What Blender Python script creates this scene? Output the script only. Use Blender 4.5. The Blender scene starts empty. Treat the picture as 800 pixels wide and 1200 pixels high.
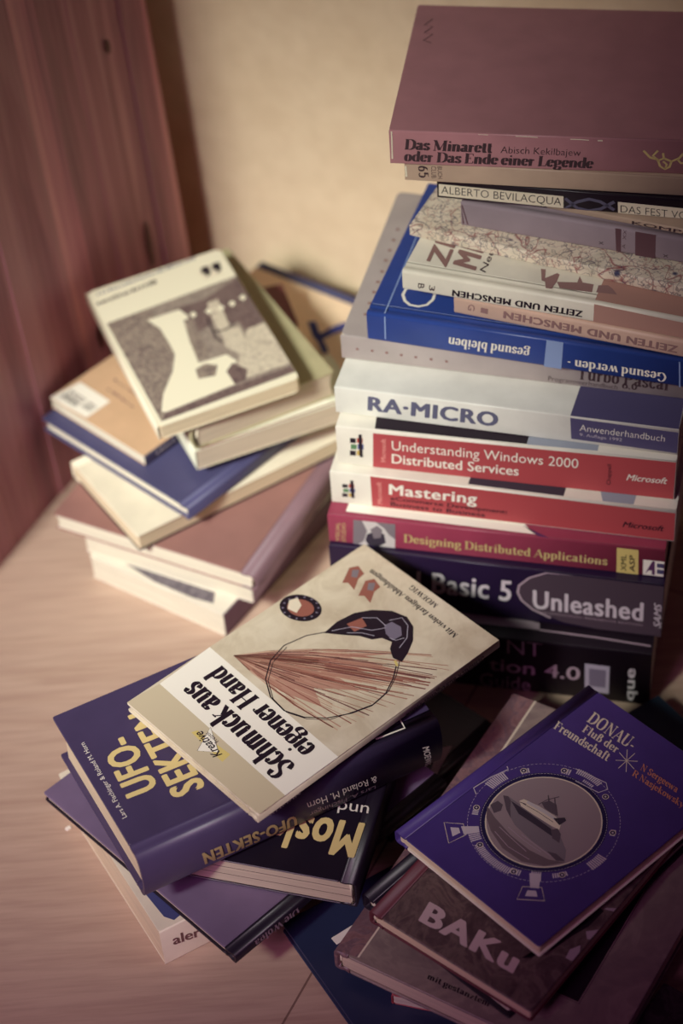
import bpy, bmesh, math, random, json
from mathutils import Vector, Matrix
random.seed(7)
scene = bpy.context.scene
COL = scene.collection

# ------------------------------------------------------------------ camera, sky, lights, exposure
cam_data = bpy.data.cameras.new('camera')
camera = bpy.data.objects.new('camera', cam_data)
COL.objects.link(camera)
scene.camera = camera
PITCH, ROLL = math.radians(43.5), math.radians(-4.5)
fw = Vector((0, math.cos(PITCH), -math.sin(PITCH)))
rt = Vector((1, 0, 0)); up = rt.cross(fw)
rt2 = rt*math.cos(ROLL)+up*math.sin(ROLL); up2 = -rt*math.sin(ROLL)+up*math.cos(ROLL)
camera.matrix_world = Matrix(((rt2.x, up2.x, -fw.x, 0), (rt2.y, up2.y, -fw.y, 0), (rt2.z, up2.z, -fw.z, 1.12), (0, 0, 0, 1)))
cam_data.sensor_fit = 'VERTICAL'; cam_data.sensor_height = 36.0; cam_data.lens = 75.0
cam_data.clip_start = 0.05
cam_data.dof.use_dof = True
cam_data.dof.focus_distance = 1.325
cam_data.dof.aperture_fstop = 3.4

world = bpy.data.worlds.new('world'); scene.world = world
world.use_nodes = True
world.node_tree.nodes['Background'].inputs['Color'].default_value = (0.46, 0.15, 0.48, 1)
world.node_tree.nodes['Background'].inputs['Strength'].default_value = 0.036

def spot(name, loc, target, power, size, blend, radius, color):
    d = bpy.data.lights.new(name, 'SPOT'); d.energy = power; d.spot_size = math.radians(size); d.spot_blend = blend
    d.shadow_soft_size = radius; d.color = color
    o = bpy.data.objects.new(name, d); COL.objects.link(o); o.location = loc
    o.rotation_euler = (Vector(target)-Vector(loc)).to_track_quat('-Z', 'Y').to_euler()
    return o
spot('key_spot_light', (-1.08, -0.15, 1.56), (-0.125, 1.110, 0.160), 318, 20.4, 1.0, 0.20, (0.92, 1.0, 0.87))  # key light from an unseen source; narrow cone shaped for the edge falloff
spot('mauve_fill_spot', (-1.10, -0.45, 1.35), (-0.21, 0.93, 0.08), 92, 24, 1.0, 0.40, (1.0, 0.36, 0.84))  # added fill spot without a real source, tints the dim areas mauve

vs = scene.view_settings
vs.view_transform = 'Standard'; vs.look = 'None'; vs.exposure = 0.0; vs.gamma = 1.0; vs.use_curve_mapping = False

# ------------------------------------------------------------------ materials
def lin(c): return tuple(((x/255)/12.92 if x/255 <= .04045 else ((x/255+.055)/1.055)**2.4) for x in c)
MATS = {}
class NT:
    def __init__(s, name):
        s.m = bpy.data.materials.new(name); s.m.use_nodes = True; s.t = s.m.node_tree; s.b = s.t.nodes['Principled BSDF']
    def n(s, typ, **kw):
        o = s.t.nodes.new(typ)
        for k, v in kw.items():
            if k in o.inputs.keys(): o.inputs[k].default_value = v
            else: setattr(o, k, v)
        return o
    def l(s, a, b): s.t.links.new(a, b)
    def coord(s, scale=(1, 1, 1), rot=(0, 0, 0)):
        tc = s.n('ShaderNodeTexCoord'); mp = s.n('ShaderNodeMapping'); mp.inputs['Scale'].default_value = scale; mp.inputs['Rotation'].default_value = rot
        s.l(tc.outputs['Object'], mp.inputs['Vector']); return mp.outputs['Vector']
    def noise(s, vec, scale, detail=3, rough=.5, dist=0):
        o = s.n('ShaderNodeTexNoise'); o.inputs['Scale'].default_value = scale; o.inputs['Detail'].default_value = detail
        o.inputs['Roughness'].default_value = rough; o.inputs['Distortion'].default_value = dist
        s.l(vec, o.inputs['Vector']); return o.outputs['Fac']
    def ramp(s, fac, stops, interp='LINEAR'):
        o = s.n('ShaderNodeValToRGB'); cr = o.color_ramp; cr.interpolation = interp
        while len(cr.elements) < len(stops): cr.elements.new(.5)
        for e, (p, c) in zip(cr.elements, stops): e.position = p; e.color = (*c, 1)
        s.l(fac, o.inputs['Fac']); return o.outputs['Color']
    def mix(s, fac, a, b):
        o = s.n('ShaderNodeMix'); o.data_type = 'RGBA'
        if hasattr(fac, 'is_output'): s.l(fac, o.inputs[0])
        else: o.inputs[0].default_value = fac
        for v, i in ((a, 6), (b, 7)):
            if hasattr(v, 'is_output'): s.l(v, o.inputs[i])
            else: o.inputs[i].default_value = (*v, 1)
        return o.outputs[2]
    def bump(s, h, strength, dist=.001):
        o = s.n('ShaderNodeBump'); o.inputs['Strength'].default_value = strength; o.inputs['Distance'].default_value = dist
        s.l(h, o.inputs['Height']); s.l(o.outputs['Normal'], s.b.inputs['Normal'])
    def color(s, c):
        if hasattr(c, 'is_output'): s.l(c, s.b.inputs['Base Color'])
        else: s.b.inputs['Base Color'].default_value = (*c, 1)
def sc(c, k): return tuple(min(1, x*k) for x in c)
def plain(name, rgb, rough=.5, v=.07, scale=45, bump=.06, spec=.4):
    q = NT(name); c = lin(rgb); vec = q.coord(); f = q.noise(vec, scale, 4)
    q.color(q.ramp(f, [(.3, sc(c, 1-v)), (.7, sc(c, 1+v))])); q.b.inputs['Roughness'].default_value = rough
    q.b.inputs['Specular IOR Level'].default_value = spec
    if bump: q.bump(q.noise(vec, 900, 2), bump, .0006)
    MATS[name] = q.m
def ink(name, rgb, rough=.55):
    q = NT(name); q.color(lin(rgb)); q.b.inputs['Roughness'].default_value = rough; q.b.inputs['Specular IOR Level'].default_value = .3; MATS[name] = q.m

INKS = dict(ink_black=(34, 22, 34), ink_brown=(70, 52, 56), gold_print=(200, 178, 120), label_cream=(226, 214, 188), slate_print=(92, 88, 108),
  band_brown=(96, 66, 72), print_umber=(140, 106, 100), umber_paper=(178, 136, 122), umber_print=(146, 112, 108), print_white=(236, 230, 214),
  label_blue=(140, 160, 200), print_slate=(98, 98, 122), print_lilac=(206, 196, 200), slate_cover=(80, 74, 108), ms_red=(176, 74, 77),
  ms_pink=(224, 150, 140), ms_grey=(150, 156, 168), flag_red=(176, 70, 60), flag_green=(90, 130, 90), flag_blue=(70, 80, 140), flag_yellow=(200, 170, 90),
  photo_dark=(62, 54, 66), photo_mid=(128, 118, 122), photo_light=(204, 198, 192), photo_sky=(156, 140, 140), photo_grey=(92, 80, 88), baku_print=(206, 182, 180), photo_sea=(112, 96, 100),
  cover_white=(246, 241, 224), violet_cover=(92, 52, 92), label_yellow=(218, 198, 120), vb_grey=(76, 62, 72), print_mauve=(176, 156, 164),
  silver_label=(176, 170, 182), silver_dark=(120, 112, 128), art_mid=(150, 136, 124), art_grey=(128, 114, 108), art_brown=(112, 92, 90),
  art_pale=(206, 196, 172), art_dark=(74, 60, 62), cover_cream=(232, 224, 196), dark_red=(140, 56, 60), ufo_yellow=(226, 204, 138),
  sand_print=(206, 192, 160), feather_red=(150, 92, 78), feather_brown=(176, 128, 108), feather_dark=(118, 76, 72), feather_pale=(206, 172, 146), feather_base=(186, 142, 122),
  blue_print=(70, 74, 120), orange_print=(206, 136, 104), navy_print=(34, 28, 72), marble_frame=(104, 80, 88))
for k, c in INKS.items(): ink(k, c)
COVERS = dict(mauve_jacket=((178, 126, 130), .36), beige_cloth=((186, 160, 138), .5), black_cover=((30, 20, 30), .4), grey_cloth=((150, 134, 140), .7),
  white_cover=((226, 219, 200), .45), pink_cover=((206, 172, 152), .5), blue_cover=((44, 67, 136), .38), grey_cover=((172, 160, 155), .4),
  ra_white=((226, 224, 212), .4), red_cover=((172, 74, 78), .45), ms_white=((228, 222, 206), .4), maroon_cover=((150, 60, 82), .4), violet_black=((36, 22, 52), .4),
  cream_cover=((230, 220, 194), .5), tan_cover=((208, 172, 136), .5), olive_cover=((172, 164, 128), .5), slate_blue=((74, 72, 106), .5), brown_cover=((146, 106, 98), .5),
  brown_spine=((122, 94, 100), .55), navy_cover=((72, 61, 92), .42), volga_blue=((118, 101, 128), .5), donau_blue=((72, 54, 122), .45), dark_brown=((84, 56, 64), .5),
  baku_red=((96, 42, 52), .5), teal_cover=((44, 52, 82), .4), deep_teal=((40, 56, 74), .5), folder_cream=((238, 210, 178), .6), folder_blue=((74, 76, 112), .6),
  ribbon_blue=((58, 64, 128), .5), charcoal_spine=((46, 40, 62), .5), wine_cover=((120, 60, 62), .5), green_white=((222, 224, 200), .5), moskau_black=((30, 22, 36), .4))
for k, (c, r) in COVERS.items(): plain(k, c, r)

def m_pages(name, rgb):
    q = NT(name); c = lin(rgb); f = q.noise(q.coord((5, 5, 1600)), 1.0, 3, .7)
    g = q.noise(q.coord((30, 30, 260)), 1.0, 2)
    col = q.mix(.35, q.ramp(f, [(.3, sc(c, .78)), (.65, sc(c, 1.06))]), q.ramp(g, [(.35, sc(c, .82)), (.65, sc(c, 1.05))]))
    q.color(col); q.b.inputs['Roughness'].default_value = .85; q.b.inputs['Specular IOR Level'].default_value = .2
    q.bump(f, .35, .0004); MATS[name] = q.m
m_pages('pages_white', (224, 217, 194)); m_pages('pages_tan', (210, 194, 170)); m_pages('pages_cream', (226, 208, 174))

def m_map():
    q = NT('road_map'); vec = q.coord(); base = q.ramp(q.noise(vec, 30, 3), [(.35, lin((222, 206, 182))), (.5, lin((232, 218, 196))), (.65, lin((206, 196, 172)))])
    col = base
    for sca, w, c, off, d in ((38, .013, (150, 72, 76), 0, .5), (66, .012, (84, 66, 92), 3.1, .4), (110, .018, (176, 128, 118), 7.7, .3), (150, .03, (150, 138, 128), 5.2, .2)):
        mp = q.n('ShaderNodeMapping'); mp.inputs['Location'].default_value = (off, off, 0); q.l(vec, mp.inputs['Vector'])
        f = q.noise(mp.outputs['Vector'], sca, 2, .5, d)
        r = q.ramp(f, [(0, (0, 0, 0)), (.5-w, (0, 0, 0)), (.5, (1, 1, 1)), (.5+w, (0, 0, 0))])
        col = q.mix(r, col, lin(c))
    v = q.n('ShaderNodeTexVoronoi'); v.inputs['Scale'].default_value = 70; q.l(vec, v.inputs['Vector'])
    spots = q.ramp(v.outputs['Distance'], [(.12, (1, 1, 1)), (.2, (0, 0, 0))])
    big = q.ramp(q.noise(vec, 14, 1), [(.5, (0, 0, 0)), (.56, (1, 1, 1))])
    mu = q.n('ShaderNodeMix'); mu.data_type = 'RGBA'; mu.blend_type = 'MULTIPLY'; mu.inputs[0].default_value = 1; q.l(spots, mu.inputs[6]); q.l(big, mu.inputs[7])
    col = q.mix(mu.outputs[2], col, lin((58, 60, 92)))
    q.color(col); q.b.inputs['Roughness'].default_value = .6; q.bump(q.noise(vec, 60, 2), .2, .001); MATS['road_map'] = q.m
m_map()
def m_marble(name, a, b, c, scale):
    q = NT(name); vec = q.coord(); f = q.noise(vec, scale, 4, .55, 2.2); g = q.noise(vec, scale*2.3, 3, .5, 3)
    col = q.mix(.45, q.ramp(f, [(.3, lin(a)), (.48, lin(b)), (.53, lin(c)), (.7, lin(a))]), q.ramp(g, [(.35, lin(b)), (.6, lin(a))]))
    q.color(col); q.b.inputs['Roughness'].default_value = .45; MATS[name] = q.m
m_marble('marble_olive', (122, 106, 104), (142, 126, 118), (162, 146, 134), 16)
m_marble('marble_red', (120, 86, 88), (146, 112, 112), (100, 86, 98), 40)
m_marble('photo_brown', (70, 52, 56), (98, 78, 78), (132, 112, 104), 34)
m_marble('halftone_dark', (96, 88, 96), (130, 122, 126), (70, 62, 74), 120)
m_marble('black_flecked', (26, 18, 26), (38, 28, 36), (70, 58, 66), 60)
for _n, _a, _b, _c in (('art_mid', (124, 110, 102), (166, 152, 136), (140, 126, 116)), ('art_grey', (96, 82, 80), (168, 152, 134), (128, 112, 104)), ('art_brown', (84, 66, 68), (132, 112, 104), (104, 84, 82)), ('art_pale', (168, 154, 138), (220, 208, 182), (200, 188, 164))):
    m_marble(_n, _a, _b, _c, 90)
def m_crumple():
    q = NT('crumple'); vec = q.coord(); f = q.noise(vec, 14, 5, .55, 1.0); g = q.noise(vec, 38, 4, .6, 1.4)
    c = q.mix(.4, q.ramp(f, [(.3, lin((176, 158, 132))), (.5, lin((216, 204, 176))), (.7, lin((228, 218, 194)))]), q.ramp(g, [(.4, lin((196, 180, 152))), (.6, lin((226, 214, 188)))]))
    q.color(c); q.b.inputs['Roughness'].default_value = .42; MATS['crumple'] = q.m
m_crumple()
def m_floor():
    ang = math.radians(29)
    q = NT('beech_laminate'); v1 = q.coord((1, 1, 1), (0, 0, ang)); v2 = q.coord((2.2, 26, 1), (0, 0, ang)); v3 = q.coord((14, 190, 1), (0, 0, ang))
    f = q.noise(v2, 1.0, 5, .6, 1.2); g = q.noise(v3, 1.0, 3, .6)
    a = q.ramp(f, [(.3, lin((186, 156, 134))), (.5, lin((200, 172, 150))), (.7, lin((192, 162, 140)))])
    b = q.ramp(g, [(.35, lin((170, 140, 124))), (.6, lin((204, 178, 156)))])
    col = q.mix(.4, a, b)
    br = q.n('ShaderNodeTexBrick'); q.l(v1, br.inputs['Vector']); br.offset = .37
    for k, v in (('Scale', 1.0), ('Brick Width', 1.1), ('Row Height', .6), ('Mortar Size', .0007), ('Mortar Smooth', .0), ('Bias', 0.0)): br.inputs[k].default_value = v
    br.inputs['Color1'].default_value = (1, 1, 1, 1); br.inputs['Color2'].default_value = (.9, .9, .9, 1); br.inputs['Mortar'].default_value = (.42, .36, .36, 1)
    mp = br.inputs['Vector'].links[0].from_node; mp.inputs['Location'].default_value = FLOOR_SHIFT
    mu = q.n('ShaderNodeMix'); mu.data_type = 'RGBA'; mu.blend_type = 'MULTIPLY'; mu.inputs[0].default_value = 1; q.l(col, mu.inputs[6]); q.l(br.outputs['Color'], mu.inputs[7])
    q.color(mu.outputs[2]); q.b.inputs['Roughness'].default_value = .42; q.bump(g, .08, .0006); MATS['beech_laminate'] = q.m
FLOOR_SHIFT = (.4076, .15, 0)
m_floor()
def m_wall():
    q = NT('cream_plaster'); vec = q.coord(); f = q.noise(vec, 9, 4, .6, .6); g = q.noise(vec, 60, 4)
    q.color(q.mix(.5, q.ramp(f, [(.3, lin((220, 194, 160))), (.7, lin((232, 208, 176)))]), q.ramp(g, [(.3, lin((218, 194, 162))), (.7, lin((234, 212, 180)))])))
    q.b.inputs['Roughness'].default_value = .9; q.bump(g, .35, .002); MATS['cream_plaster'] = q.m
m_wall()
def m_pine(name, k=1.0):
    q = NT(name); v2 = q.coord((26, 26, 1.6)); v3 = q.coord((120, 120, 5)); f = q.noise(v2, 1.0, 4, .55, .8); g = q.noise(v3, 1.0, 3)
    c1, c2, c3 = [sc(lin(c), k) for c in ((152, 86, 108), (202, 124, 142), (230, 162, 172))]
    q.color(q.mix(.25, q.ramp(f, [(.34, c1), (.46, c2), (.58, c3), (.7, c2)]), q.ramp(g, [(.35, c1), (.65, c3)])))
    q.b.inputs['Roughness'].default_value = .5; q.bump(g, .12, .001); MATS[name] = q.m
m_pine('pine_board'); m_pine('pine_batten', .72); ink('pine_knot', (96, 52, 50))

# ------------------------------------------------------------------ lettering
_F = {}
def bfont(text, style):
    off = -.012 if style == 'thin' else 0.0
    grow = {'bold': .014, 'boldit': .016, 'black': .03, 'cond': .042, 'heavy': .046}.get(style, 0)
    cv = bpy.data.curves.new('lettering', 'FONT'); cv.body = text; cv.size = 1; cv.resolution_u = 3; cv.offset = off
    if style == 'boldit': cv.shear = .3
    if style in ('black', 'cond', 'heavy'): cv.space_character = 1.07 if style == 'black' else 1.1
    o = bpy.data.objects.new('lettering', cv); COL.objects.link(o)
    dg = bpy.context.evaluated_depsgraph_get(); me = bpy.data.meshes.new_from_object(o.evaluated_get(dg))
    vs_ = [(v.co.x, v.co.y) for v in me.vertices]; fs = [tuple(p.vertices) for p in me.polygons]
    bpy.data.objects.remove(o); bpy.data.curves.remove(cv); bpy.data.meshes.remove(me)
    if grow:
        n0, v0, f0 = len(vs_), vs_, fs; vs_, fs = [], []
        for k, (dx, dy) in enumerate(((0, 0), (-1, 0), (1, 0), (-.7, .45), (.7, .45), (-.7, -.45), (.7, -.45))):
            vs_ += [(a+dx*grow, b_+dy*grow, k) for a, b_ in v0]; fs += [tuple(i+k*n0 for i in f) for f in f0]
    x0 = min(v[0] for v in vs_); x1 = max(v[0] for v in vs_); cap = .73
    return [((q[0]-x0)/(x1-x0), q[1]/cap, q[2] if len(q) > 2 else 0) for q in vs_], fs
BD = 's 14,54 28,66 42,58 46,34 42,10 28,1 14,12'
GL = {
'A': '74|h 8,0 37,100|l 37,100 65,0|h 18,34 56,34|f 8,0,10|f 65,0,13', 'B': '70|l 18,0 18,100|s 18,98 46,98 58,76 46,53 18,53|s 18,53 50,52 64,28 50,2 18,2',
'D': '78|l 18,0 18,100|s 18,98 44,98 64,80 68,50 64,20 44,2 18,2|f 12,100,9|f 12,0,9', 'E': '66|l 18,0 18,100|h 18,98 58,98|h 58,98 58,78|h 18,52 42,52|h 42,62 42,42|h 18,2 60,2|h 60,2 60,24|f 12,0,9|f 12,100,9',
'F': '62|l 18,0 18,100|h 18,98 58,98|h 58,98 58,76|h 18,50 42,50|h 42,60 42,40|f 18,0,14|f 12,100,9', 'G': '80|s 66,78 50,98 28,92 12,50 28,8 50,2 66,22|l 66,0 66,42|f 64,42,14',
'H': '84|l 18,0 18,100|l 66,0 66,100|h 18,52 66,52|f 18,0,14|f 18,100,14|f 66,0,14|f 66,100,14', 'I': '36|l 18,0 18,100|f 18,0,14|f 18,100,14',
'L': '62|l 18,0 18,100|h 18,2 58,2|h 58,2 58,28|f 18,100,14|f 12,0,9', 'M': '98|h 14,0 14,100|l 14,100 46,5|h 46,5 78,100|l 80,0 80,100|f 14,0,10|f 80,0,14|f 10,100,10|f 84,100,12',
'N': '82|h 16,0 16,100|l 16,100 66,0|h 66,0 66,100|f 16,0,11|f 66,100,11|f 12,100,8', 'O': '84|s 42,100 20,90 12,50 20,10 42,0 64,10 72,50 64,90 42,100', 'W': '100|l 10,100 30,0|h 30,0 50,90|l 48,100 68,0|h 68,0 88,100|f 10,100,10|f 88,100,10',
'P': '72|l 18,0 18,100|s 18,98 46,98 62,75 46,50 18,50|f 18,0,14|f 12,100,9', 'R': '74|l 18,0 18,100|s 18,98 46,98 62,76 46,53 18,53|l 42,52 66,0|f 18,0,13|f 68,0,9|f 12,100,9',
'S': '62|s 50,76 44,96 28,99 14,84 18,64 44,44 50,22 34,1 18,6 10,28', 'T': '70|l 35,0 35,100|h 5,98 65,98|h 5,98 5,76|h 65,98 65,76|f 35,0,14',
'U': '80|l 16,100 16,30|s 16,30 22,6 40,1 56,8 62,30|h 62,30 62,100|f 16,100,14|f 62,100,10',
'a': '52|s 12,52 18,66 32,66 36,50|l 36,50 36,12|s 36,12 40,2 50,8|s 36,40 14,30 10,14 18,2 28,4 36,16', 'b': '56|l 14,0 14,104|'+BD+'|f 10,104,8', 'c': '48|s 40,52 32,66 18,60 10,34 18,6 32,1 42,16|d 38,52,7',
'd': '58|l 44,0 44,104|s 44,54 30,66 16,58 10,34 16,10 30,1 44,12|f 40,104,8|f 49,0,8', 'e': '50|h 10,37 42,37|s 42,37 38,60 26,67 14,58 10,34 16,8 28,1 42,16', 'f': '36|l 18,0 18,80|s 18,80 22,102 36,98|h 6,66 34,66|f 18,0,12|d 34,94,7',
'g': '54|s 26,67 12,60 10,46 14,30 26,24 38,30 42,46 38,60 26,67|s 18,26 10,14 22,4 42,0 46,-14 36,-28 18,-28 8,-16 18,0|h 40,60 52,66', 'h': '60|l 14,0 14,104|s 14,50 28,66 42,60 45,46|l 45,46 45,0|f 14,0,11|f 45,0,11|f 10,104,8',
'i': '30|l 15,0 15,66|d 15,90,12|f 15,0,11|f 11,66,8', 'j': '28|l 16,66 16,-10|s 16,-10 10,-28 0,-24|d 16,90,11|f 12,66,8', 'k': '58|l 14,0 14,104|h 14,30 44,66|l 24,40 48,0|f 14,0,11|f 44,66,10|f 50,0,9|f 10,104,8', 'l': '30|l 15,0 15,104|f 15,0,11|f 11,104,8',
'm': '90|l 14,0 14,66|s 14,50 28,66 39,60 42,46|l 42,46 42,0|s 42,50 55,66 67,60 70,46|l 70,46 70,0|f 14,0,10|f 42,0,10|f 70,0,10|f 10,66,8', 'n': '60|l 14,0 14,66|s 14,50 28,66 42,60 45,46|l 45,46 45,0|f 14,0,11|f 45,0,11|f 10,66,8',
'o': '54|s 27,67 14,58 10,34 14,10 27,1 40,10 44,34 40,58 27,67', 'p': '56|l 14,-30 14,66|'+BD+'|f 14,-30,11|f 10,66,8', 'r': '42|l 14,0 14,66|s 14,46 22,62 34,64|d 34,58,8|f 14,0,12|f 10,66,8',
's': '44|s 36,50 30,66 18,66 10,54 14,42 30,30 36,16 26,1 14,4 8,20', 't': '36|l 16,90 16,14|s 16,14 22,0 34,8|h 4,66 32,66', 'u': '60|l 14,66 14,18|s 14,18 20,2 34,4 45,18|l 45,0 45,66|f 10,66,8|f 41,66,8|f 50,0,8',
'v': '54|l 8,66 28,0|h 28,0 46,66|f 8,66,10|f 46,66,9', 'w': '78|l 8,66 24,0|h 24,0 38,66|l 38,66 54,0|h 54,0 68,66|f 8,66,10|f 68,66,9', 'y': '54|l 8,66 28,2|h 46,66 24,-20|h 24,-20 10,-28|f 8,66,10|f 46,66,9',
'z': '48|h 8,64 40,64|l 40,64 8,2|h 8,2 42,2', 'ß': '60|l 14,0 14,80|s 14,80 20,100 32,102 42,88 36,66 28,58|s 28,58 46,46 48,20 38,2 26,4|f 14,0,11', '-': '36|b 5,27,29,38', '.': '24|d 11,6,13',
'6': '56|s 44,90 28,86 14,60 10,32 16,8 28,1 42,10 46,32 40,52 28,58 16,48', '5': '56|h 14,96 44,96|l 16,96 14,56|s 14,56 30,64 44,50 44,20 30,1 10,10', '0': '56|s 28,98 14,80 10,50 14,18 28,1 42,18 46,50 42,80 28,98', ' ': '30|'}
def spline(p, n=5):
    out = []
    for i in range(len(p)-1):
        a = p[max(i-1, 0)]; b = p[i]; c = p[i+1]; d = p[min(i+2, len(p)-1)]
        if p[0] == p[-1]:
            if i == 0: a = p[-2]
            if i == len(p)-2: d = p[1]
        for k in range(n):
            t = k/n
            out.append(tuple(.5*((2*b[j])+(-a[j]+c[j])*t+(2*a[j]-5*b[j]+4*c[j]-d[j])*t*t+(-a[j]+3*b[j]-3*c[j]+d[j])*t**3) for j in (0, 1)))
    return out+[p[-1]]
def strip(pts, wf, V, F):
    n = len(pts); base = len(V)
    for i, p in enumerate(pts):
        a = pts[max(i-1, 0)]; b = pts[min(i+1, n-1)]
        if pts[0] == pts[-1] and i in (0, n-1): a, b = pts[-2], pts[1]
        dx, dy = b[0]-a[0], b[1]-a[1]; L = math.hypot(dx, dy) or 1; dx /= L; dy /= L; w = wf(dx, dy)/2
        V.append((p[0]-dy*w, p[1]+dx*w)); V.append((p[0]+dy*w, p[1]-dx*w))
    for i in range(n-1):
        q = base+2*i; F.append((q, q+1, q+3, q+2))
def serif(text, thick=17, thin=5.5, tight=2):
    V = []; F = []; x = 0; lev = []; cnt = 0
    for ch in text:
        adv, *ops = GL[ch].split('|')
        for op in ops:
            lev += [cnt % 7]*(len(V)-len(lev)); cnt += 1
            if not op: continue
            k, rest = op[0], op[2:]
            if k in 'slh':
                p = [tuple(float(q) for q in t.split(',')) for t in rest.split()]
                if k == 's': p = spline(p)
                p = [(a+x, b) for a, b in p]
                wf = (lambda dx, dy: thin) if k == 'h' else (lambda dx, dy: thin+(thick-thin)*abs(dy)**1.2)
                strip(p, wf, V, F)
            else:
                r = [float(q) for q in rest.split(',')]; b = len(V)
                if k == 'f': V += [(x+r[0]-r[2], r[1]-3), (x+r[0]+r[2], r[1]-3), (x+r[0]+r[2], r[1]+3), (x+r[0]-r[2], r[1]+3)]; F.append((b, b+1, b+2, b+3))
                if k == 'b': V += [(x+r[0], r[1]), (x+r[2], r[1]), (x+r[2], r[3]), (x+r[0], r[3])]; F.append((b, b+1, b+2, b+3))
                if k == 'd':
                    V += [(x+r[0]+r[2]/1.4*math.cos(t*.7854), r[1]+r[2]/1.4*math.sin(t*.7854)) for t in range(8)]; F.append(tuple(range(b, b+8)))
        x += (float(adv) if ch != ' ' else 22)+tight
    x0 = min(v[0] for v in V); x1 = max(v[0] for v in V)
    lev += [cnt % 7]*(len(V)-len(lev))
    return [((a-x0)/(x1-x0), b/100, l_) for (a, b), l_ in zip(V, lev)], F
def lettering(text, style):
    if (text, style) not in _F: _F[(text, style)] = serif(text) if style == 'serif' else serif(text, 22, 5, 0) if style == 'didone' else bfont(text, style)
    return _F[(text, style)]

# ------------------------------------------------------------------ mesh building
class MB:
    def __init__(s): s.v = []; s.f = []; s.m = []; s.mats = []; s.sm = []
    def mi(s, name):
        if name not in s.mats: s.mats.append(name)
        return s.mats.index(name)
    def add(s, vs_, fs, mat, smooth=False):
        b = len(s.v); s.v += [tuple(q) for q in vs_]; k = s.mi(mat)
        for f in fs: s.f.append(tuple(b+i for i in f)); s.m.append(k); s.sm.append(smooth)
    def slab(s, x0, x1, y0, y1, z0, z1, mat, r=.0012, ch=.0004, n=4):
        r = min(r, (x1-x0)/2.1, (y1-y0)/2.1); out = []
        for cx, cy, a0 in ((x1-r, y1-r, 0), (x0+r, y1-r, 90), (x0+r, y0+r, 180), (x1-r, y0+r, 270)):
            for k in range(n+1):
                a = math.radians(a0+90*k/n); out.append((cx, cy, math.cos(a), math.sin(a)))
        N = len(out); V = []
        for z, d in ((z0, r-ch), (z0+ch, r), (z1-ch, r), (z1, r-ch)):
            V += [(cx+d*c, cy+d*q, z) for cx, cy, c, q in out]
        F = [tuple(reversed(range(N))), tuple(range(3*N, 4*N))]
        for k in range(3):
            for i in range(N): j = (i+1) % N; F.append((k*N+i, k*N+j, (k+1)*N+j, (k+1)*N+i))
        s.add(V, F, mat)
    def extrude_profile(s, outer, inner, x0, x1, mat):
        n = len(outer); V = []
        for x in (x0, x1): V += [(x, a, b) for a, b in outer]+[(x, a, b) for a, b in inner]
        F1 = []; F2 = []
        for i in range(n-1):
            F1.append((i, i+1, 2*n+i+1, 2*n+i)); F1.append((n+i+1, n+i, 3*n+i, 3*n+i+1))
            F2.append((i+1, i, n+i, n+i+1)); F2.append((2*n+i, 2*n+i+1, 3*n+i+1, 3*n+i))
        F2 += [(0, 2*n, 3*n, n), (n-1, 2*n-1, 4*n-1, 3*n-1)]
        s.add(V, F1, mat, True); b = len(s.v)-len(V)
        k = s.mi(mat)
        for f in F2: s.f.append(tuple(b+i for i in f)); s.m.append(k); s.sm.append(False)
    def tube(s, pts, rad, mat, n=8, flat=1.0):
        V = []; F = []
        for i, p in enumerate(pts):
            p = Vector(p); a = Vector(pts[max(i-1, 0)]); b = Vector(pts[min(i+1, len(pts)-1)]); t = (b-a).normalized()
            u = t.cross(Vector((0, 0, 1))); u = (u if u.length > 1e-4 else Vector((1, 0, 0))).normalized(); w = u.cross(t)
            V += [p+u*rad*math.cos(k/n*6.2832)+w*rad*flat*math.sin(k/n*6.2832) for k in range(n)]
        for i in range(len(pts)-1):
            for k in range(n): j = (k+1) % n; F.append((i*n+k, i*n+j, (i+1)*n+j, (i+1)*n+k))
        F += [tuple(reversed(range(n))), tuple(range((len(pts)-1)*n, len(pts)*n))]
        s.add(V, F, mat, True)
    def build(s, name, parent=None):
        me = bpy.data.meshes.new(name); me.from_pydata(s.v, [], s.f)
        for m in s.mats: me.materials.append(MATS[m])
        for p, k, q in zip(me.polygons, s.m, s.sm): p.material_index = k; p.use_smooth = q
        bm = bmesh.new(); bm.from_mesh(me)
        if not s.keep: bmesh.ops.recalc_face_normals(bm, faces=bm.faces)
        bm.to_mesh(me); bm.free(); me.update()
        o = bpy.data.objects.new(name, me); COL.objects.link(o); o.parent = parent
        return o
    keep = False

def empty(name, label, cat, group=None):
    o = bpy.data.objects.new(name, None); o.empty_display_size = .02; COL.objects.link(o)
    o['label'] = label; o['category'] = cat
    if group: o['group'] = group
    return o
def structure(o, label=None):
    o['kind'] = 'structure'
    if label: o['label'] = label

# ------------------------------------------------------------------ setting
def flat_quad(name, pts, thick_dir, mat):
    b = MB(); d = Vector(thick_dir); P = [Vector(p) for p in pts]; V = P+[p+d for p in P]
    b.add(V, [(0, 1, 2, 3), (7, 6, 5, 4), (0, 4, 5, 1), (1, 5, 6, 2), (2, 6, 7, 3), (3, 7, 4, 0)], mat)
    return b.build(name)
structure(flat_quad('floor', [(-1.6, -.6, 0), (1.6, -.6, 0), (1.6, 2.4, 0), (-1.6, 2.4, 0)], (0, 0, -.02), 'beech_laminate'), 'light beech laminate floor with a plank seam at the front')
W0 = Vector((-.085, 1.453, 0)); wd = Vector((.883, -.469, 0)); wn = Vector((.469, .883, 0))
A, B = W0-wd*.6, W0+wd*1.3
structure(flat_quad('wall_back', [A, B, B+Vector((0, 0, 2.4)), A+Vector((0, 0, 2.4))], wn*.05, 'cream_plaster'), 'cream plastered wall behind the stacks of books')

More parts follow.
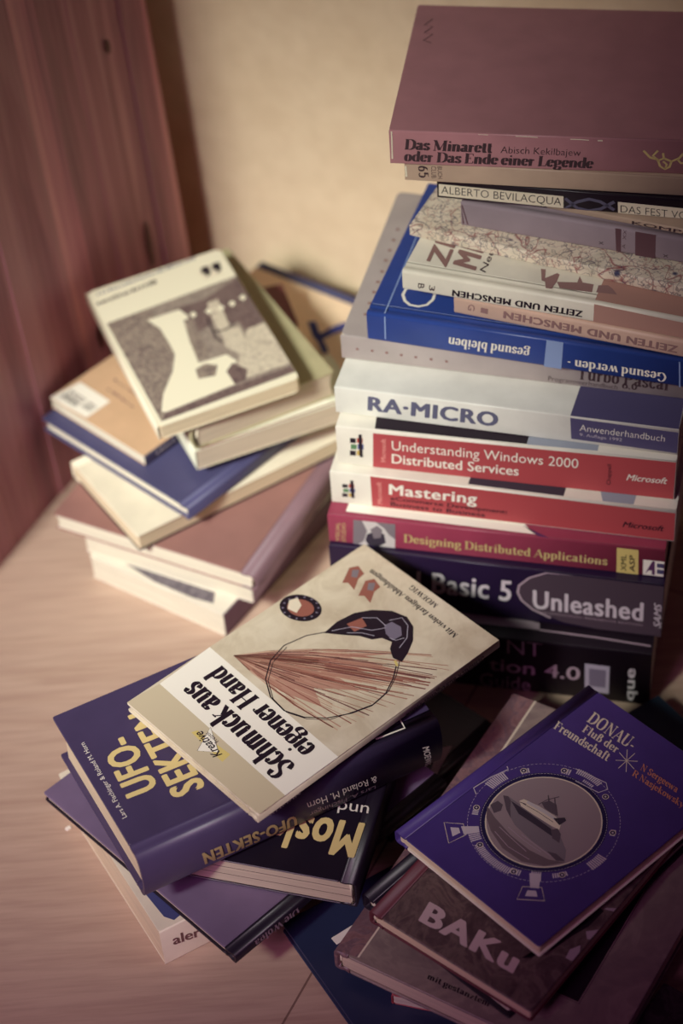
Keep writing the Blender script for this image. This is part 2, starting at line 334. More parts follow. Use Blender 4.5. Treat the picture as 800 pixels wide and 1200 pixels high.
P1 = Vector((-.1075, 1.414, 0)); h = Vector((-.5, -.866, 0)); nl = Vector((-.866, .5, 0)); LEAN = .045
def panel_pt(s_, z, d): return P1+h*s_+nl*(LEAN*z+d)+Vector((0, 0, z))
def panel_box(b, s0, s1, z0, z1, d0, d1, mat):
    V = [panel_pt(s_, z, d) for d in (d0, d1) for s_, z in ((s0, z0), (s1, z0), (s1, z1), (s0, z1))]
    b.add(V, [(0, 1, 2, 3), (7, 6, 5, 4), (0, 4, 5, 1), (1, 5, 6, 2), (2, 6, 7, 3), (3, 7, 4, 0)], mat)
pc = empty('pine_cabinet', 'reddish pine cabinet side standing at the left in front of the cream wall', 'cabinet')
pc.location = P1
def at_p1(o): o.parent = pc; o.matrix_parent_inverse = Matrix.Translation(-P1); return o
b = MB(); s_ = .028; random.seed(3)
while s_ < .36:
    w = random.choice((.030, .034, .038)); panel_box(b, s_, min(s_+w, .36), 0, .92, .0005*random.randint(0, 2), .02, random.choice(('pine_board', 'pine_board', 'pine_batten'))); s_ += w
def knot(cs, cz, rs, rz):
    V = [panel_pt(cs+rs*math.cos(t*.5236), cz+rz*math.sin(t*.5236), -.0004) for t in range(12)]; b.add(V, [tuple(range(12))], 'pine_knot')
knot(.050, .30, .003, .006); knot(.045, .12, .004, .022); knot(.13, .09, .003, .012)
b.keep = True
at_p1(b.build('side_panel'))
b = MB(); panel_box(b, 0, .0277, 0, .92, -.0004, .022, 'pine_batten'); at_p1(b.build('edge_batten'))
b = MB(); panel_box(b, -.006, 0, 0, .92, 0, .55, 'pine_board'); at_p1(b.build('light_block_board'))  # unseen board added to stop light leaking between side panel and wall

# measured positions: x, y, z, yaw, length, width, thickness, slopes
BOOKS = {
  'nt': [0.11228, 1.08303, 0.0, -0.25804, 0.232, 0.187, 0.05104, 0.0, -0.0],
  'vb5': [0.12502, 1.09979, 0.05104, -0.27982, 0.22841, 0.187, 0.05027, 0.0, 0.0],
  'dda': [0.12444, 1.10605, 0.10131, -0.26467, 0.2275, 0.187, 0.02526, -0.0, -0.0],
  'mast': [0.13142, 1.11506, 0.12657, -0.28199, 0.23159, 0.187, 0.02873, -0.0, -0.0],
  'w2k': [0.13396, 1.12378, 0.1553, -0.27467, 0.22478, 0.187, 0.03361, 0.0, -0.0],
  'ra': [0.13869, 1.13404, 0.18891, -0.30748, 0.22726, 0.19, 0.02258, -0.0, -0.0],
  'turbo': [0.14545, 1.15023, 0.21149, -0.30637, 0.235, 0.16587, 0.01974, -0.0, 0.0],
  'blue': [0.15792, 1.13025, 0.23123, -0.3566, 0.225, 0.15, 0.0231, -0.00084, 0.0003],
  'g1': [0.22763, 1.11839, 0.25433, -0.42787, 0.24, 0.17, 0.01376, 0.0, 0.0],
  'b3': [0.19473, 1.13397, 0.2681, -0.40011, 0.24, 0.17, 0.01577, -0.0, 0.0],
  'map': [0.19302, 1.13552, 0.28387, -0.49016, 0.24, 0.12, 0.00861, -0.0, 0.0],
  'grey': [0.20351, 1.15063, 0.29248, -0.40906, 0.19, 0.12, 0.01937, 0.0, 0.0],
  'kompass': [0.27155, 1.12456, 0.31185, -0.45131, 0.22, 0.12, 0.0045, 0.0, 0.0],
  'alb': [0.18468, 1.16228, 0.31635, -0.27956, 0.19, 0.115, 0.01421, 0.0, 0.0],
  'beige': [0.16904, 1.17265, 0.33055, -0.23428, 0.2, 0.125, 0.01406, 0.0, 0.0],
  'min': [0.16886, 1.18758, 0.34461, -0.20044, 0.215, 0.15236, 0.02506, -0.0, 0.0],
  'L10': [-0.06844, 1.19244, 0.0, 0.9423, 0.24, 0.12247, 0.02235, -0.0, -0.0],
  'L9': [-0.06664, 1.21648, 0.02235, 1.0714, 0.26, 0.14052, 0.01873, 0.0, 0.0],
  'L8': [-0.06999, 1.22538, 0.04109, 1.06159, 0.28, 0.16582, 0.01511, -0.0, -0.0],
  'L7': [-0.08776, 1.18934, 0.0562, 3.67558, 0.195, 0.10046, 0.01529, 0.0, 0.0],
  'L6': [-0.11356, 1.21315, 0.07149, 0.77849, 0.14, 0.15748, 0.01235, -0.0, -0.0],
  'K1': [-0.01356, 1.31673, 0.07153, 2.47548, 0.15, 0.08072, 0.01159, 0.0, 0.0],
  'K2': [-0.05149, 1.2968, 0.08312, 0.21069, 0.05, 0.05, 0.0275, 0.0, 0.0],
  'L4': [-0.13392, 1.23389, 0.08383, 0.76763, 0.115, 0.10479, 0.00937, -0.0, -0.0],
  'L3': [-0.05005, 1.18627, 0.0932, -1.2034, 0.055, 0.13, 0.01821, -0.0, 0.0],
  'L2': [-0.08549, 1.24227, 0.11141, -1.13635, 0.17648, 0.11216, 0.02352, 0.0, -0.0],
  'L1': [-0.09972, 1.22246, 0.13794, -1.23214, 0.16472, 0.10809, 0.01265, -0.02513, 0.04673],
  'M5': [-0.10852, 0.87796, 0.0, 0.47359, 0.13, 0.15, 0.03411, -0.0, -0.0],
  'M4': [-0.07711, 0.88506, 0.03411, 0.72362, 0.185, 0.18614, 0.0084, -0.0, -0.0],
  'M3': [-0.04789, 0.882, 0.04251, 1.25808, 0.165, 0.135, 0.02353, -0.00036, -0.00105],
  'M2': [-0.07178, 0.88847, 0.06604, 0.44525, 0.20782, 0.12849, 0.03925, -0.00654, 0.00051],
  'M1': [-0.02501, 0.91394, 0.10779, 0.68266, 0.20376, 0.12801, 0.00814, -0.01262, -0.00949],
  'M6': [0.03414, 0.92249, 0.0, 0.77823, 0.11, 0.06, 0.018, 0.0, 0.0],
  'D5': [0.02815, 0.73212, 0.0, 2.05273, 0.2, 0.09, 0.00947, 0.0, -0.0],
  'D6': [0.07536, 0.77932, 0.00947, -1.90231, 0.13, 0.1, 0.009, -0.0, -0.0],
  'D3': [0.11403, 0.80571, 0.01847, -2.16168, 0.23571, 0.17821, 0.01788, 0.0, 0.0],
  'M7': [0.10861, 0.81052, 0.03635, -2.40555, 0.2, 0.12, 0.014, -0.0, 0.0],
  'D2': [0.10851, 0.80077, 0.05035, -2.30117, 0.2, 0.11857, 0.01199, -0.0, -0.0],
  'D1': [0.12282, 0.82041, 0.06534, -2.46907, 0.17077, 0.1242, 0.01075, -0.00024, 0.04209],
  'D8': [0.19606, 0.89885, 0.0, 0.53592, 0.075, 0.09, 0.018, -0.0, -0.0],
  'D9': [0.20604, 0.61109, 0.0, -0.67345, 0.2, 0.14, 0.018, -0.0, 0.0],
}
# printing on the covers, in millimetres from each book's own centre
DECALS = {
  'min': [
   ["t","spine","Das Minarett","didone",[[-98.0,11.5],[-42.6,11.2],[-97.1,19.0]],"ink_brown"],
   ["t","spine","Abisch Kekilbajew","thin",[[-37.3,11.2],[12.6,11.0],[-36.9,16.7]],"ink_brown"],
   ["t","spine","oder Das Ende einer Legende","didone",[[-98.8,2.7],[20.7,2.41],[-98.0,10.0]],"ink_brown"],
   ["l","top",[[-95.2,58.1],[-100.0,50.3],[-94.1,48.4],[-98.9,40.6],[-93.0,38.8],[-98.3,31.0],[-92.9,28.1]],0.8,"ink_brown",1],
   ["l","spine",[[51.4,16.6],[55.8,11.7],[60.6,10.5]],1.5,"gold_print",1],
   ["l","spine",[[60.3,17.0],[57.4,13.2],[60.7,9.6],[64.1,11.5],[63.5,15.4]],1.5,"gold_print",1],
   ["l","spine",[[60.6,10.5],[62.0,5.7],[65.0,3.5],[66.2,7.0],[63.8,9.2]],1.5,"gold_print",1],
   ["l","spine",[[64.1,11.5],[68.9,9.4],[73.5,11.9],[75.7,15.4]],1.5,"gold_print",1],
   ["l","spine",[[68.9,9.4],[68.0,5.4],[65.0,3.5]],1.5,"gold_print",1],
   ["l","spine",[[72.4,11.3],[74.9,8.2],[78.8,9.8]],1.5,"gold_print",1],
   ["l","spine",[[75.7,15.4],[79.1,16.9],[80.5,13.3]],1.5,"gold_print",1],
   ["l","spine",[[-103.9,25.5],[-100.1,25.5],[-96.3,25.3]],0.9,"cover_cream",1],
   ["l","spine",[[-90.9,25.2],[-88.8,25.3],[-86.6,25.1]],0.5,"cover_cream",1],
   ["l","spine",[[-80.7,25.0],[-74.0,25.0],[-67.3,24.7]],0.4,"cover_cream",1],
   ["l","spine",[[-51.3,24.4],[-48.1,24.4],[-44.9,24.3]],0.5,"cover_cream",1],
   ["l","spine",[[-27.8,23.9],[-20.9,23.9],[-14.0,23.6]],0.45,"cover_cream",1],
   ["l","spine",[[6.1,23.2],[11.9,23.2],[17.7,22.9]],0.6,"cover_cream",1],
   ["l","spine",[[23.0,22.8],[24.6,22.9],[26.1,22.8]],0.8,"cover_cream",1],
   ["l","spine",[[-105.8,24.9],[-105.8,17.3],[-106.1,3.8]],0.9,"label_cream",1]],
  'beige': [
   ["l","spine",[[-99.3,11.0],[-99.0,2.9]],1.2,"cover_cream",1],
   ["t","spine","65","serif",[[-91.0,11.9],[-90.8,2.8],[-84.7,12.3]],"ink_brown"],
   ["t","spine","BUCH","thin",[[-78.7,12.1],[-78.6,2.9],[-75.7,12.3]],"ink_brown"],
   ["t","spine","CLUB","thin",[[-82.8,12.1],[-82.8,3.0],[-79.5,12.3]],"ink_brown"]],
  'alb': [
   ["p","spine",[[-93.8,10.9],[-13.4,9.5],[-13.3,0.27],[-94.0,1.91]],"label_cream",0],
   ["p","spine",[[21.1,8.8],[100.2,7.5],[100.8,-1.53],[21.5,-0.72]],"label_cream",0],
   ["t","spine","ALBERTO BEVILACQUA","thin",[[-92.3,3.8],[-14.9,2.41],[-92.1,10.1]],"ink_black"],
   ["t","spine","DAS FEST VON PARMA","thin",[[23.1,1.1],[96.5,-0.68],[22.9,7.0]],"ink_black"],
   ["l","spine",[[-12.2,-0.03],[-4.5,6.2],[2.9,9.1],[10.4,7.7],[19.1,2.33]],2.2,"slate_print",1],
   ["l","spine",[[-12.3,8.1],[-4.4,1.32],[3.1,0.11],[10.5,2.33],[18.9,8.6]],2.2,"slate_print",1]],
  'kompass': [
   ["t","spine","KOMPASS","bold",[[-53.5,0.72],[-2.6,1.08],[-53.3,3.3]],"ink_brown"]],
  'grey': [
   ["p","spine",[[7.6,21.9],[11.5,21.8],[11.9,0.79],[8.7,1.06]],"band_brown",0],
   ["p","spine",[[20.6,21.8],[33.8,21.7],[34.3,-0.52],[21.2,-0.09]],"band_brown",0],
   ["t","spine","A  XX","thin",[[14.7,4.1],[15.0,18.9],[12.4,4.2]],"band_brown"],
   ["t","spine","x","thin",[[-2.9,4.2],[0.6,4.4],[-3.0,7.9]],"ink_brown"],
   ["t","spine","x","thin",[[39.2,2.7],[42.7,2.9],[39.0,6.4]],"ink_brown"],
   ["l","spine",[[-97.2,16.4],[-93.4,2.24]],1.0,"band_brown",1],
   ["l","spine",[[-94.2,16.9],[-90.5,2.14]],0.8,"band_brown",1]],
  'b3': [
   ["t","top","ZEITEN","heavy",[[-94.0,-74.8],[-98.5,22.8],[-108.6,-71.8]],"print_umber"],
   ["t","top","MENSCHEN","heavy",[[-74.8,-72.8],[-79.5,51.8],[-91.3,-69.9]],"print_umber"],
   ["t","top","Neue Ausgabe","sans",[[-67.6,-73.2],[-70.4,11.0],[-72.2,-71.2]],"ink_brown"],
   ["t","spine","B","sans",[[-109.2,7.7],[-109.6,3.5],[-104.8,7.9]],"ink_brown"],
   ["t","spine","3","sans",[[-101.7,7.6],[-102.1,3.3],[-97.6,7.7]],"ink_brown"],
   ["t","spine","ZEITEN UND MENSCHEN","heavy",[[0.32,8.1],[-86.1,7.0],[-0.13,3.0]],"ink_black"],
   ["p","spine",[[7.3,16.7],[117.5,10.1],[118.6,-3.2],[7.1,0.95]],"umber_paper",0],
   ["p","top",[[6.9,-81.2],[118.0,-89.5],[135.6,-17.1],[6.5,2.16]],"umber_paper",0],
   ["p","top",[[-34.6,-59.5],[-31.5,-59.2],[-29.4,-68.3],[-23.3,-61.0],[-21.4,-62.3],[-21.2,-69.9],[-22.4,-77.8],[-26.2,-78.0],[-28.4,-71.8],[-30.8,-71.2]],"umber_print",1],
   ["p","top",[[-21.2,-69.9],[-8.5,-67.1],[-8.8,-60.1],[-5.3,-66.2],[2.02,-66.2],[3.0,-74.4],[-17.6,-75.7]],"umber_print",1],
   ["p","top",[[5.1,-66.3],[10.8,-64.7],[14.6,-67.4],[18.9,-72.5],[5.6,-73.7]],"umber_print",1]],
  'g1': [
   ["t","spine","ZEITEN UND MENSCHEN","heavy",[[28.6,9.0],[-86.2,10.0],[28.2,3.1]],"umber_print"],
   ["t","spine","G","sans",[[-109.9,10.3],[-110.6,5.2],[-105.3,10.3]],"umber_print"],
   ["t","spine","1","sans",[[-101.5,9.5],[-101.8,5.2],[-96.6,9.2]],"umber_print"]],
  'blue': [
   ["t","spine","gesund bleiben","serif",[[-2.7,13.0],[-56.8,12.7],[-3.6,5.4]],"print_white"],
   ["t","spine","Gesund werden -","serif",[[86.0,10.0],[22.0,9.6],[85.8,2.9]],"print_white"],
   ["p","spine",[[8.0,29.8],[18.9,29.3],[17.9,-0.83],[6.4,-0.22]],"label_blue",0],
   ["l","spine",[[-99.9,21.8],[-100.3,3.1]],0.9,"label_blue",1],
   ["l","spine",[[93.6,20.9],[94.8,-1.4]],0.9,"label_blue",1],
   ["l","top",[[-100.5,-73.2],[-101.5,-38.9],[-103.3,17.1],[-104.4,53.5]],0.9,"label_blue",1],
   ["l","top",[[-94.4,-51.4],[-91.5,-57.2],[-87.0,-60.8],[-81.1,-61.2],[-76.1,-58.2],[-73.8,-52.1],[-74.1,-46.6],[-77.5,-40.9],[-83.7,-37.6],[-90.6,-40.1],[-94.2,-45.7],[-94.4,-51.4]],2.0,"print_white",1]],
  'turbo': [
   ["p","spine",[[-107.3,10.3],[-105.4,10.4],[-105.5,8.6],[-107.4,8.5]],"print_umber",0],
   ["p","spine",[[-97.1,10.4],[-95.2,10.4],[-95.3,8.6],[-97.2,8.6]],"print_umber",0],
   ["p","spine",[[-87.2,10.2],[-85.3,10.2],[-85.4,8.4],[-87.2,8.3]],"print_umber",0],
   ["p","spine",[[-77.3,9.7],[-75.4,9.8],[-75.5,7.9],[-77.4,7.9]],"print_umber",0],
   ["p","spine",[[-67.4,9.3],[-65.6,9.4],[-65.7,7.6],[-67.5,7.5]],"print_umber",0],
   ["p","spine",[[-57.0,9.1],[-55.2,9.2],[-55.2,7.3],[-57.1,7.3]],"print_umber",0],
   ["p","spine",[[-46.7,8.8],[-44.8,8.9],[-44.9,7.1],[-46.7,7.0]],"print_umber",0],
   ["p","top",[[-108.7,39.5],[-106.4,40.1],[-105.6,37.6],[-107.9,37.0]],"print_umber",0],
   ["p","top",[[-108.8,26.9],[-106.5,27.5],[-105.6,25.0],[-107.9,24.4]],"print_umber",0],
   ["p","top",[[-108.6,14.9],[-106.3,15.5],[-105.5,13.0],[-107.8,12.4]],"print_umber",0],
   ["p","top",[[-108.5,3.0],[-106.2,3.6],[-105.4,1.17],[-107.7,0.56]],"print_umber",0],
   ["p","top",[[-108.1,-9.7],[-105.9,-9.1],[-105.0,-11.5],[-107.3,-12.1]],"print_umber",0],
   ["p","top",[[-108.2,-21.4],[-105.9,-20.8],[-105.1,-23.1],[-107.3,-23.7]],"print_umber",0],
   ["p","top",[[-108.1,-32.9],[-105.9,-32.3],[-105.1,-34.6],[-107.3,-35.2]],"print_umber",0],
   ["p","top",[[-108.1,-45.2],[-105.8,-44.6],[-105.0,-46.9],[-107.3,-47.5]],"print_umber",0],
   ["p","top",[[-108.0,-57.4],[-105.8,-56.8],[-105.0,-59.1],[-107.2,-59.7]],"print_umber",0],
   ["t","spine","Turbo Pascal","serif",[[41.1,6.7],[100.0,6.1],[41.5,16.5]],"ink_brown"],
   ["t","spine","Programmierhandbuch","thin",[[22.1,2.29],[67.5,1.73],[22.3,6.3]],"ink_brown"],
   ["t","spine","6.0","serif",[[70.5,3.3],[80.3,3.1],[70.7,8.4]],"ink_brown"]],
  'ra': [
   ["t","spine","RA·MICRO","heavy",[[-91.7,5.9],[-3.9,5.7],[-90.8,18.3]],"print_slate"],
   ["p","spine",[[43.7,20.9],[113.5,19.7],[113.3,2.1],[44.6,3.0]],"slate_cover",0],
   ["p","top",[[43.6,-94.8],[113.4,-95.8],[111.9,60.5],[49.1,29.8]],"slate_cover",0],
   ["t","spine","Anwenderhandbuch","thin",[[50.0,10.9],[104.9,10.6],[50.2,16.9]],"print_white"],
   ["t","spine","9. Auflage 1992","thin",[[50.1,6.5],[77.6,6.4],[50.1,9.2]],"print_lilac"]],
  'w2k': [
   ["p","spine",[[-87.0,30.7],[112.9,33.1],[111.8,0.54],[-88.5,-0.85]],"ms_red",0],
   ["p","top",[[-86.0,-91.9],[15.1,-91.3],[17.3,-21.2],[-94.7,-20.1]],"ink_black",0],
   ["p","top",[[15.2,-91.7],[61.2,-90.7],[62.4,-14.2],[17.0,-19.4]],"ms_grey",0],
   ["p","spine",[[-102.9,24.4],[-99.0,24.4],[-99.2,20.1],[-103.2,19.9]],"ink_black",0],
   ["p","spine",[[-98.2,25.0],[-94.3,25.1],[-94.5,20.8],[-98.5,20.5]],"flag_red",0],
   ["p","spine",[[-102.7,18.8],[-98.7,18.9],[-98.9,14.6],[-102.9,14.3]],"flag_green",0],
   ["p","spine",[[-98.0,19.5],[-94.0,19.6],[-94.2,15.2],[-98.2,15.0]],"flag_blue",0],
   ["p","spine",[[-103.6,13.1],[-99.6,13.2],[-99.8,8.8],[-103.8,8.5]],"ink_black",0],
   ["p","spine",[[-98.8,13.7],[-94.9,13.8],[-95.1,9.5],[-99.1,9.2]],"flag_yellow",0],
   ["p","spine",[[-97.0,28.2],[-94.8,28.5],[-95.0,7.9],[-97.3,8.3]],"ink_black",1],
   ["t","spine","Microsoft","bold",[[-79.4,6.3],[-78.5,27.0],[-82.9,5.8]],"ms_pink"],
   ["t","spine","Understanding Windows 2000","sans",[[-74.8,17.6],[49.2,19.0],[-74.5,26.4]],"print_white"],
   ["t","spine","Distributed Services","bold",[[-75.3,5.8],[10.1,6.8],[-75.0,14.6]],"print_white"],
   ["t","spine","Chappell","sans",[[70.7,7.4],[70.7,25.5],[67.9,7.4]],"ink_black"],
   ["t","spine","Microsoft","boldit",[[80.8,13.2],[107.4,13.6],[80.9,18.9]],"print_white"]],
  'mast': [
   ["p","spine",[[-107.6,18.1],[-103.8,18.2],[-104.0,15.1],[-107.8,14.7]],"ink_black",0],
   ["p","spine",[[-103.1,18.8],[-99.4,18.9],[-99.5,15.8],[-103.3,15.4]],"flag_red",0],
   ["p","spine",[[-107.2,13.9],[-103.5,14.1],[-103.6,10.9],[-107.4,10.6]],"flag_green",0],
   ["p","spine",[[-102.8,14.7],[-99.0,14.8],[-99.2,11.6],[-103.0,11.3]],"flag_blue",0],
   ["p","spine",[[-108.1,9.6],[-104.3,9.7],[-104.5,6.6],[-108.3,6.2]],"ink_black",0],
   ["p","spine",[[-103.6,10.3],[-99.8,10.4],[-100.0,7.3],[-103.8,6.9]],"flag_yellow",0],
   ["p","spine",[[-101.9,22.1],[-99.8,22.4],[-99.8,5.9],[-102.0,6.3]],"ink_black",1],
   ["p","spine",[[-87.9,28.9],[115.2,26.3],[115.9,1.59],[-87.8,0.62]],"ms_red",0],
   ["p","top",[[-22.1,-90.7],[41.8,-91.7],[45.3,-39.2],[-18.5,-41.0]],"photo_dark",0],
   ["p","top",[[67.7,-92.2],[87.8,-92.1],[90.0,-66.0],[61.3,-70.8]],"ms_grey",0],
   ["t","spine","Microsoft","bold",[[-80.6,3.4],[-80.5,23.8],[-84.1,3.6]],"ms_pink"],
   ["t","spine","Mastering","black",[[-75.7,13.8],[-15.7,14.3],[-75.2,23.6]],"print_white"],
   ["t","spine","eCommerce Development:","bold",[[-74.8,8.5],[4.6,8.2],[-74.6,12.2]],"ink_black"],
   ["t","spine","Business to Business","bold",[[-75.0,3.2],[-10.4,3.0],[-74.8,7.2]],"ink_black"],
   ["t","spine","Microsoft","boldit",[[81.4,8.9],[108.8,9.1],[81.5,14.1]],"ink_black"]],
  'dda': [
   ["p","top",[[-101.9,-88.4],[28.0,-91.1],[16.0,-79.7],[5.3,-47.5],[-100.1,-54.6]],"cover_white",0],
   ["p","top",[[17.8,-83.6],[37.1,-94.6],[29.4,-92.5]],"violet_cover",0],
   ["p","spine",[[-95.7,23.0],[-66.9,22.8],[-68.0,-3.7],[-97.1,-3.1]],"photo_light",0],
   ["p","spine",[[-95.7,23.0],[-89.8,23.0],[-86.7,13.8],[-89.6,3.7],[-93.5,-3.0],[-97.1,-3.1]],"photo_mid",1],
   ["p","spine",[[-80.4,22.8],[-66.9,22.8],[-67.5,8.6],[-71.5,12.1],[-74.7,18.0]],"photo_mid",1],
   ["p","spine",[[-86.9,10.6],[-80.8,14.7],[-75.0,12.3],[-74.2,4.4],[-79.2,-2.08],[-86.2,-0.69],[-88.4,4.7]],"photo_dark",1],
   ["p","spine",[[-84.3,15.8],[-79.4,19.8],[-76.0,16.2],[-77.5,8.8],[-82.3,7.2]],"photo_mid",2],
   ["t","spine","VISUAL","sans",[[-106.4,1.2],[-105.3,19.2],[-109.4,1.16]],"gold_print"],
   ["t","spine","STUDIO","sans",[[-102.2,1.41],[-101.2,19.0],[-105.2,1.38]],"gold_print"],
   ["t","spine","Designing Distributed Applications","serif",[[-61.6,7.2],[76.2,6.1],[-61.4,14.5]],"gold_print"],
   ["p","spine",[[81.9,23.2],[96.2,23.1],[96.9,-1.15],[82.4,-0.97]],"label_yellow",0],
   ["t","spine","XML","bold",[[88.8,2.45],[88.3,17.6],[85.1,2.7]],"ink_black"],
   ["t","spine","ASP","bold",[[94.5,2.5],[93.9,17.6],[90.8,2.8]],"ink_black"],
   ["p","spine",[[99.6,14.9],[114.2,14.8],[114.6,0.81],[99.9,0.94]],"cover_white",0],
   ["p","spine",[[101.3,1.96],[105.6,14.2],[107.2,14.3],[107.8,1.76],[105.8,1.7],[105.7,5.5],[103.7,5.5]],"violet_cover",1],
   ["p","spine",[[108.7,12.7],[113.5,12.7],[113.7,8.7],[108.9,8.8]],"slate_cover",1],
   ["p","spine",[[109.0,7.2],[113.7,7.1],[113.9,3.1],[109.1,3.2]],"slate_cover",1]],
  'vb5': [
   ["t","spine","Visual Basic 5","black",[[-98.7,15.6],[11.6,18.0],[-97.6,35.9]],"print_lilac"],
   ["p","spine",[[116.2,52.3],[114.1,1.14],[71.2,0.9],[47.8,3.4],[30.1,10.4],[18.3,22.5],[16.0,28.8],[19.5,37.6],[29.9,46.8],[52.2,53.8]],"vb_grey",0],
   ["l","spine",[[53.9,53.7],[35.6,49.4],[24.1,42.5],[17.1,33.9],[16.3,27.2],[18.9,20.1],[26.6,12.3],[38.9,6.1]],1.6,"print_mauve",2],
   ["t","spine","Unleashed","black",[[26.6,14.0],[101.6,14.5],[26.5,32.3]],"print_lilac"],
   ["t","spine","PROFESSIONAL REFERENCE EDITION","thin",[[32.5,9.5],[101.1,9.3],[32.4,11.6]],"print_mauve"],
   ["t","spine","SAMS","boldit",[[113.7,9.5],[113.2,33.1],[108.5,9.8]],"print_lilac"]],
  'nt': [
   ["t","spine","NT","sans",[[17.7,37.4],[41.8,37.5],[17.7,52.5]],"print_mauve"],
   ["t","spine","tion 4.0","bold",[[4.8,18.3],[67.9,18.0],[5.2,31.9]],"print_mauve"],
   ["t","spine","Guide","sans",[[-1.67,1.27],[33.7,1.1],[-1.5,15.1]],"print_mauve"],
   ["p","spine",[[71.0,35.5],[87.9,35.3],[88.1,7.4],[71.6,7.6]],"silver_label",0],
   ["p","spine",[[74.0,31.2],[85.7,31.0],[85.6,13.1],[74.4,13.4]],"silver_dark",1],
   ["t","spine","que","black",[[105.5,3.3],[105.2,36.0],[98.2,2.9]],"print_lilac"],
   ["p","top",[[-39.8,-81.8],[38.3,-81.4],[37.4,-75.1],[-37.3,-61.6]],"print_mauve",0],
   ["l","top",[[38.3,-81.4],[78.0,-82.6],[114.1,-85.1]],1.5,"print_mauve",1]],
  'L1': [
   ["p","top",[[-40.8,-50.5],[-45.7,54.4],[75.0,54.5],[77.8,-49.0]],"art_mid",0],
   ["p","top",[[-40.8,-50.5],[-41.9,-16.6],[6.2,-15.1],[19.4,-19.8],[54.3,-40.2],[77.8,-49.0]],"art_grey",1],
   ["p","top",[[-32.0,-1.57],[-31.9,23.7],[-44.0,54.5],[12.1,54.4],[19.3,38.2],[5.2,36.9],[-3.9,20.2],[4.2,0.56]],"art_brown",1],
   ["p","top",[[-29.8,-22.5],[-29.7,2.7],[-19.8,5.8],[7.8,-2.42],[32.7,-4.8],[33.5,6.4],[33.7,16.2],[43.8,20.6],[52.3,12.5],[66.5,10.5],[70.4,-42.6],[68.7,-45.8],[52.5,-38.9],[32.4,-24.4],[15.8,-16.8],[1.19,-16.6],[-16.2,-17.2]],"cover_cream",2],
   ["p","top",[[-26.5,23.4],[-27.3,32.2],[-3.8,30.2],[6.7,29.6],[7.3,21.1],[-3.9,20.2]],"art_pale",3],
   ["p","top",[[7.3,21.1],[9.7,35.2],[28.1,34.9],[38.9,25.8],[27.2,18.6]],"art_pale",3],
   ["p","top",[[14.9,39.9],[15.1,54.9],[64.4,53.8],[64.5,21.0],[55.9,14.4],[42.4,22.8]],"art_pale",2],
   ["p","top",[[38.1,-9.1],[35.8,-1.01],[41.5,6.7],[51.4,1.42],[49.0,-10.7]],"art_grey",3],
   ["p","top",[[50.9,9.8],[44.5,17.1],[56.1,24.2],[65.9,18.8],[66.5,10.5]],"art_brown",3],
   ["p","top",[[71.8,-44.7],[68.3,6.5],[67.7,52.5],[74.5,53.7],[77.5,-47.6]],"art_brown",3],
   ["p","top",[[-16.8,1.41],[-15.7,8.4],[27.7,5.2],[30.5,-4.0],[8.7,-2.7]],"art_grey",3],
   ["l","top",[[6.1,15.8],[8.3,25.7],[3.7,34.1]],1.6,"art_dark",4],
   ["l","top",[[-10.7,17.6],[12.5,15.8],[20.0,18.0]],1.6,"art_dark",4],
   ["p","top",[[-20.1,7.3],[-22.5,10.8],[-18.4,12.4],[-15.4,8.9]],"cover_cream",4],
   ["p","top",[[-18.2,18.7],[-20.6,22.3],[-16.5,23.8],[-13.5,20.4]],"cover_cream",4],
   ["p","top",[[-17.4,28.2],[-19.8,31.8],[-15.7,33.3],[-12.7,29.8]],"cover_cream",4],
   ["p","top",[[-17.9,37.2],[-20.3,40.8],[-16.2,42.3],[-13.2,38.8]],"cover_cream",4],
   ["p","top",[[-20.5,46.6],[-22.9,50.2],[-18.8,51.7],[-15.7,48.2]],"cover_cream",4],
   ["p","top",[[-66.3,30.4],[-67.0,45.9],[-53.2,45.9],[-52.6,30.6]],"label_cream",1],
   ["p","top",[[-67.1,33.1],[-67.1,39.4],[-57.6,37.9],[-54.5,33.4],[-59.5,34.5],[-59.4,31.7]],"ink_black",2],
   ["p","top",[[-67.4,41.9],[-67.4,48.1],[-58.0,46.6],[-54.8,42.0],[-59.8,43.2],[-59.7,40.4]],"ink_black",2],
   ["p","top",[[-75.0,-46.7],[-75.1,-44.9],[-77.1,-44.7],[-77.0,-46.5]],"print_slate",0],
   ["p","top",[[-75.1,-43.6],[-75.2,-41.7],[-77.3,-41.5],[-77.2,-43.4]],"print_slate",0],
   ["p","top",[[-75.3,-40.5],[-75.4,-39.0],[-77.8,-38.7],[-77.7,-40.3]],"print_slate",0],
   ["p","top",[[-75.5,-37.5],[-75.6,-35.1],[-78.5,-34.8],[-78.4,-37.1]],"print_slate",0],
   ["p","top",[[-75.6,-34.4],[-75.7,-32.1],[-77.9,-31.9],[-77.8,-34.1]],"print_slate",0],
   ["p","top",[[-75.8,-31.3],[-75.9,-29.3],[-78.1,-29.0],[-78.0,-31.1]],"print_slate",0],
   ["p","top",[[-75.9,-28.2],[-76.0,-26.5],[-78.1,-26.3],[-78.0,-28.0]],"print_slate",0],
   ["p","top",[[-76.1,-25.1],[-76.2,-23.4],[-79.3,-23.0],[-79.2,-24.8]],"print_slate",0],
   ["p","top",[[-76.3,-22.1],[-76.4,-19.7],[-79.3,-19.4],[-79.2,-21.7]],"print_slate",0],
   ["p","top",[[-76.4,-19.0],[-76.5,-16.7],[-78.7,-16.4],[-78.6,-18.7]],"print_slate",0],
   ["p","top",[[-76.6,-15.9],[-76.7,-14.0],[-79.4,-13.7],[-79.3,-15.5]],"print_slate",0],
   ["p","top",[[-76.8,-12.8],[-76.9,-10.5],[-79.9,-10.2],[-79.7,-12.4]],"print_slate",0],
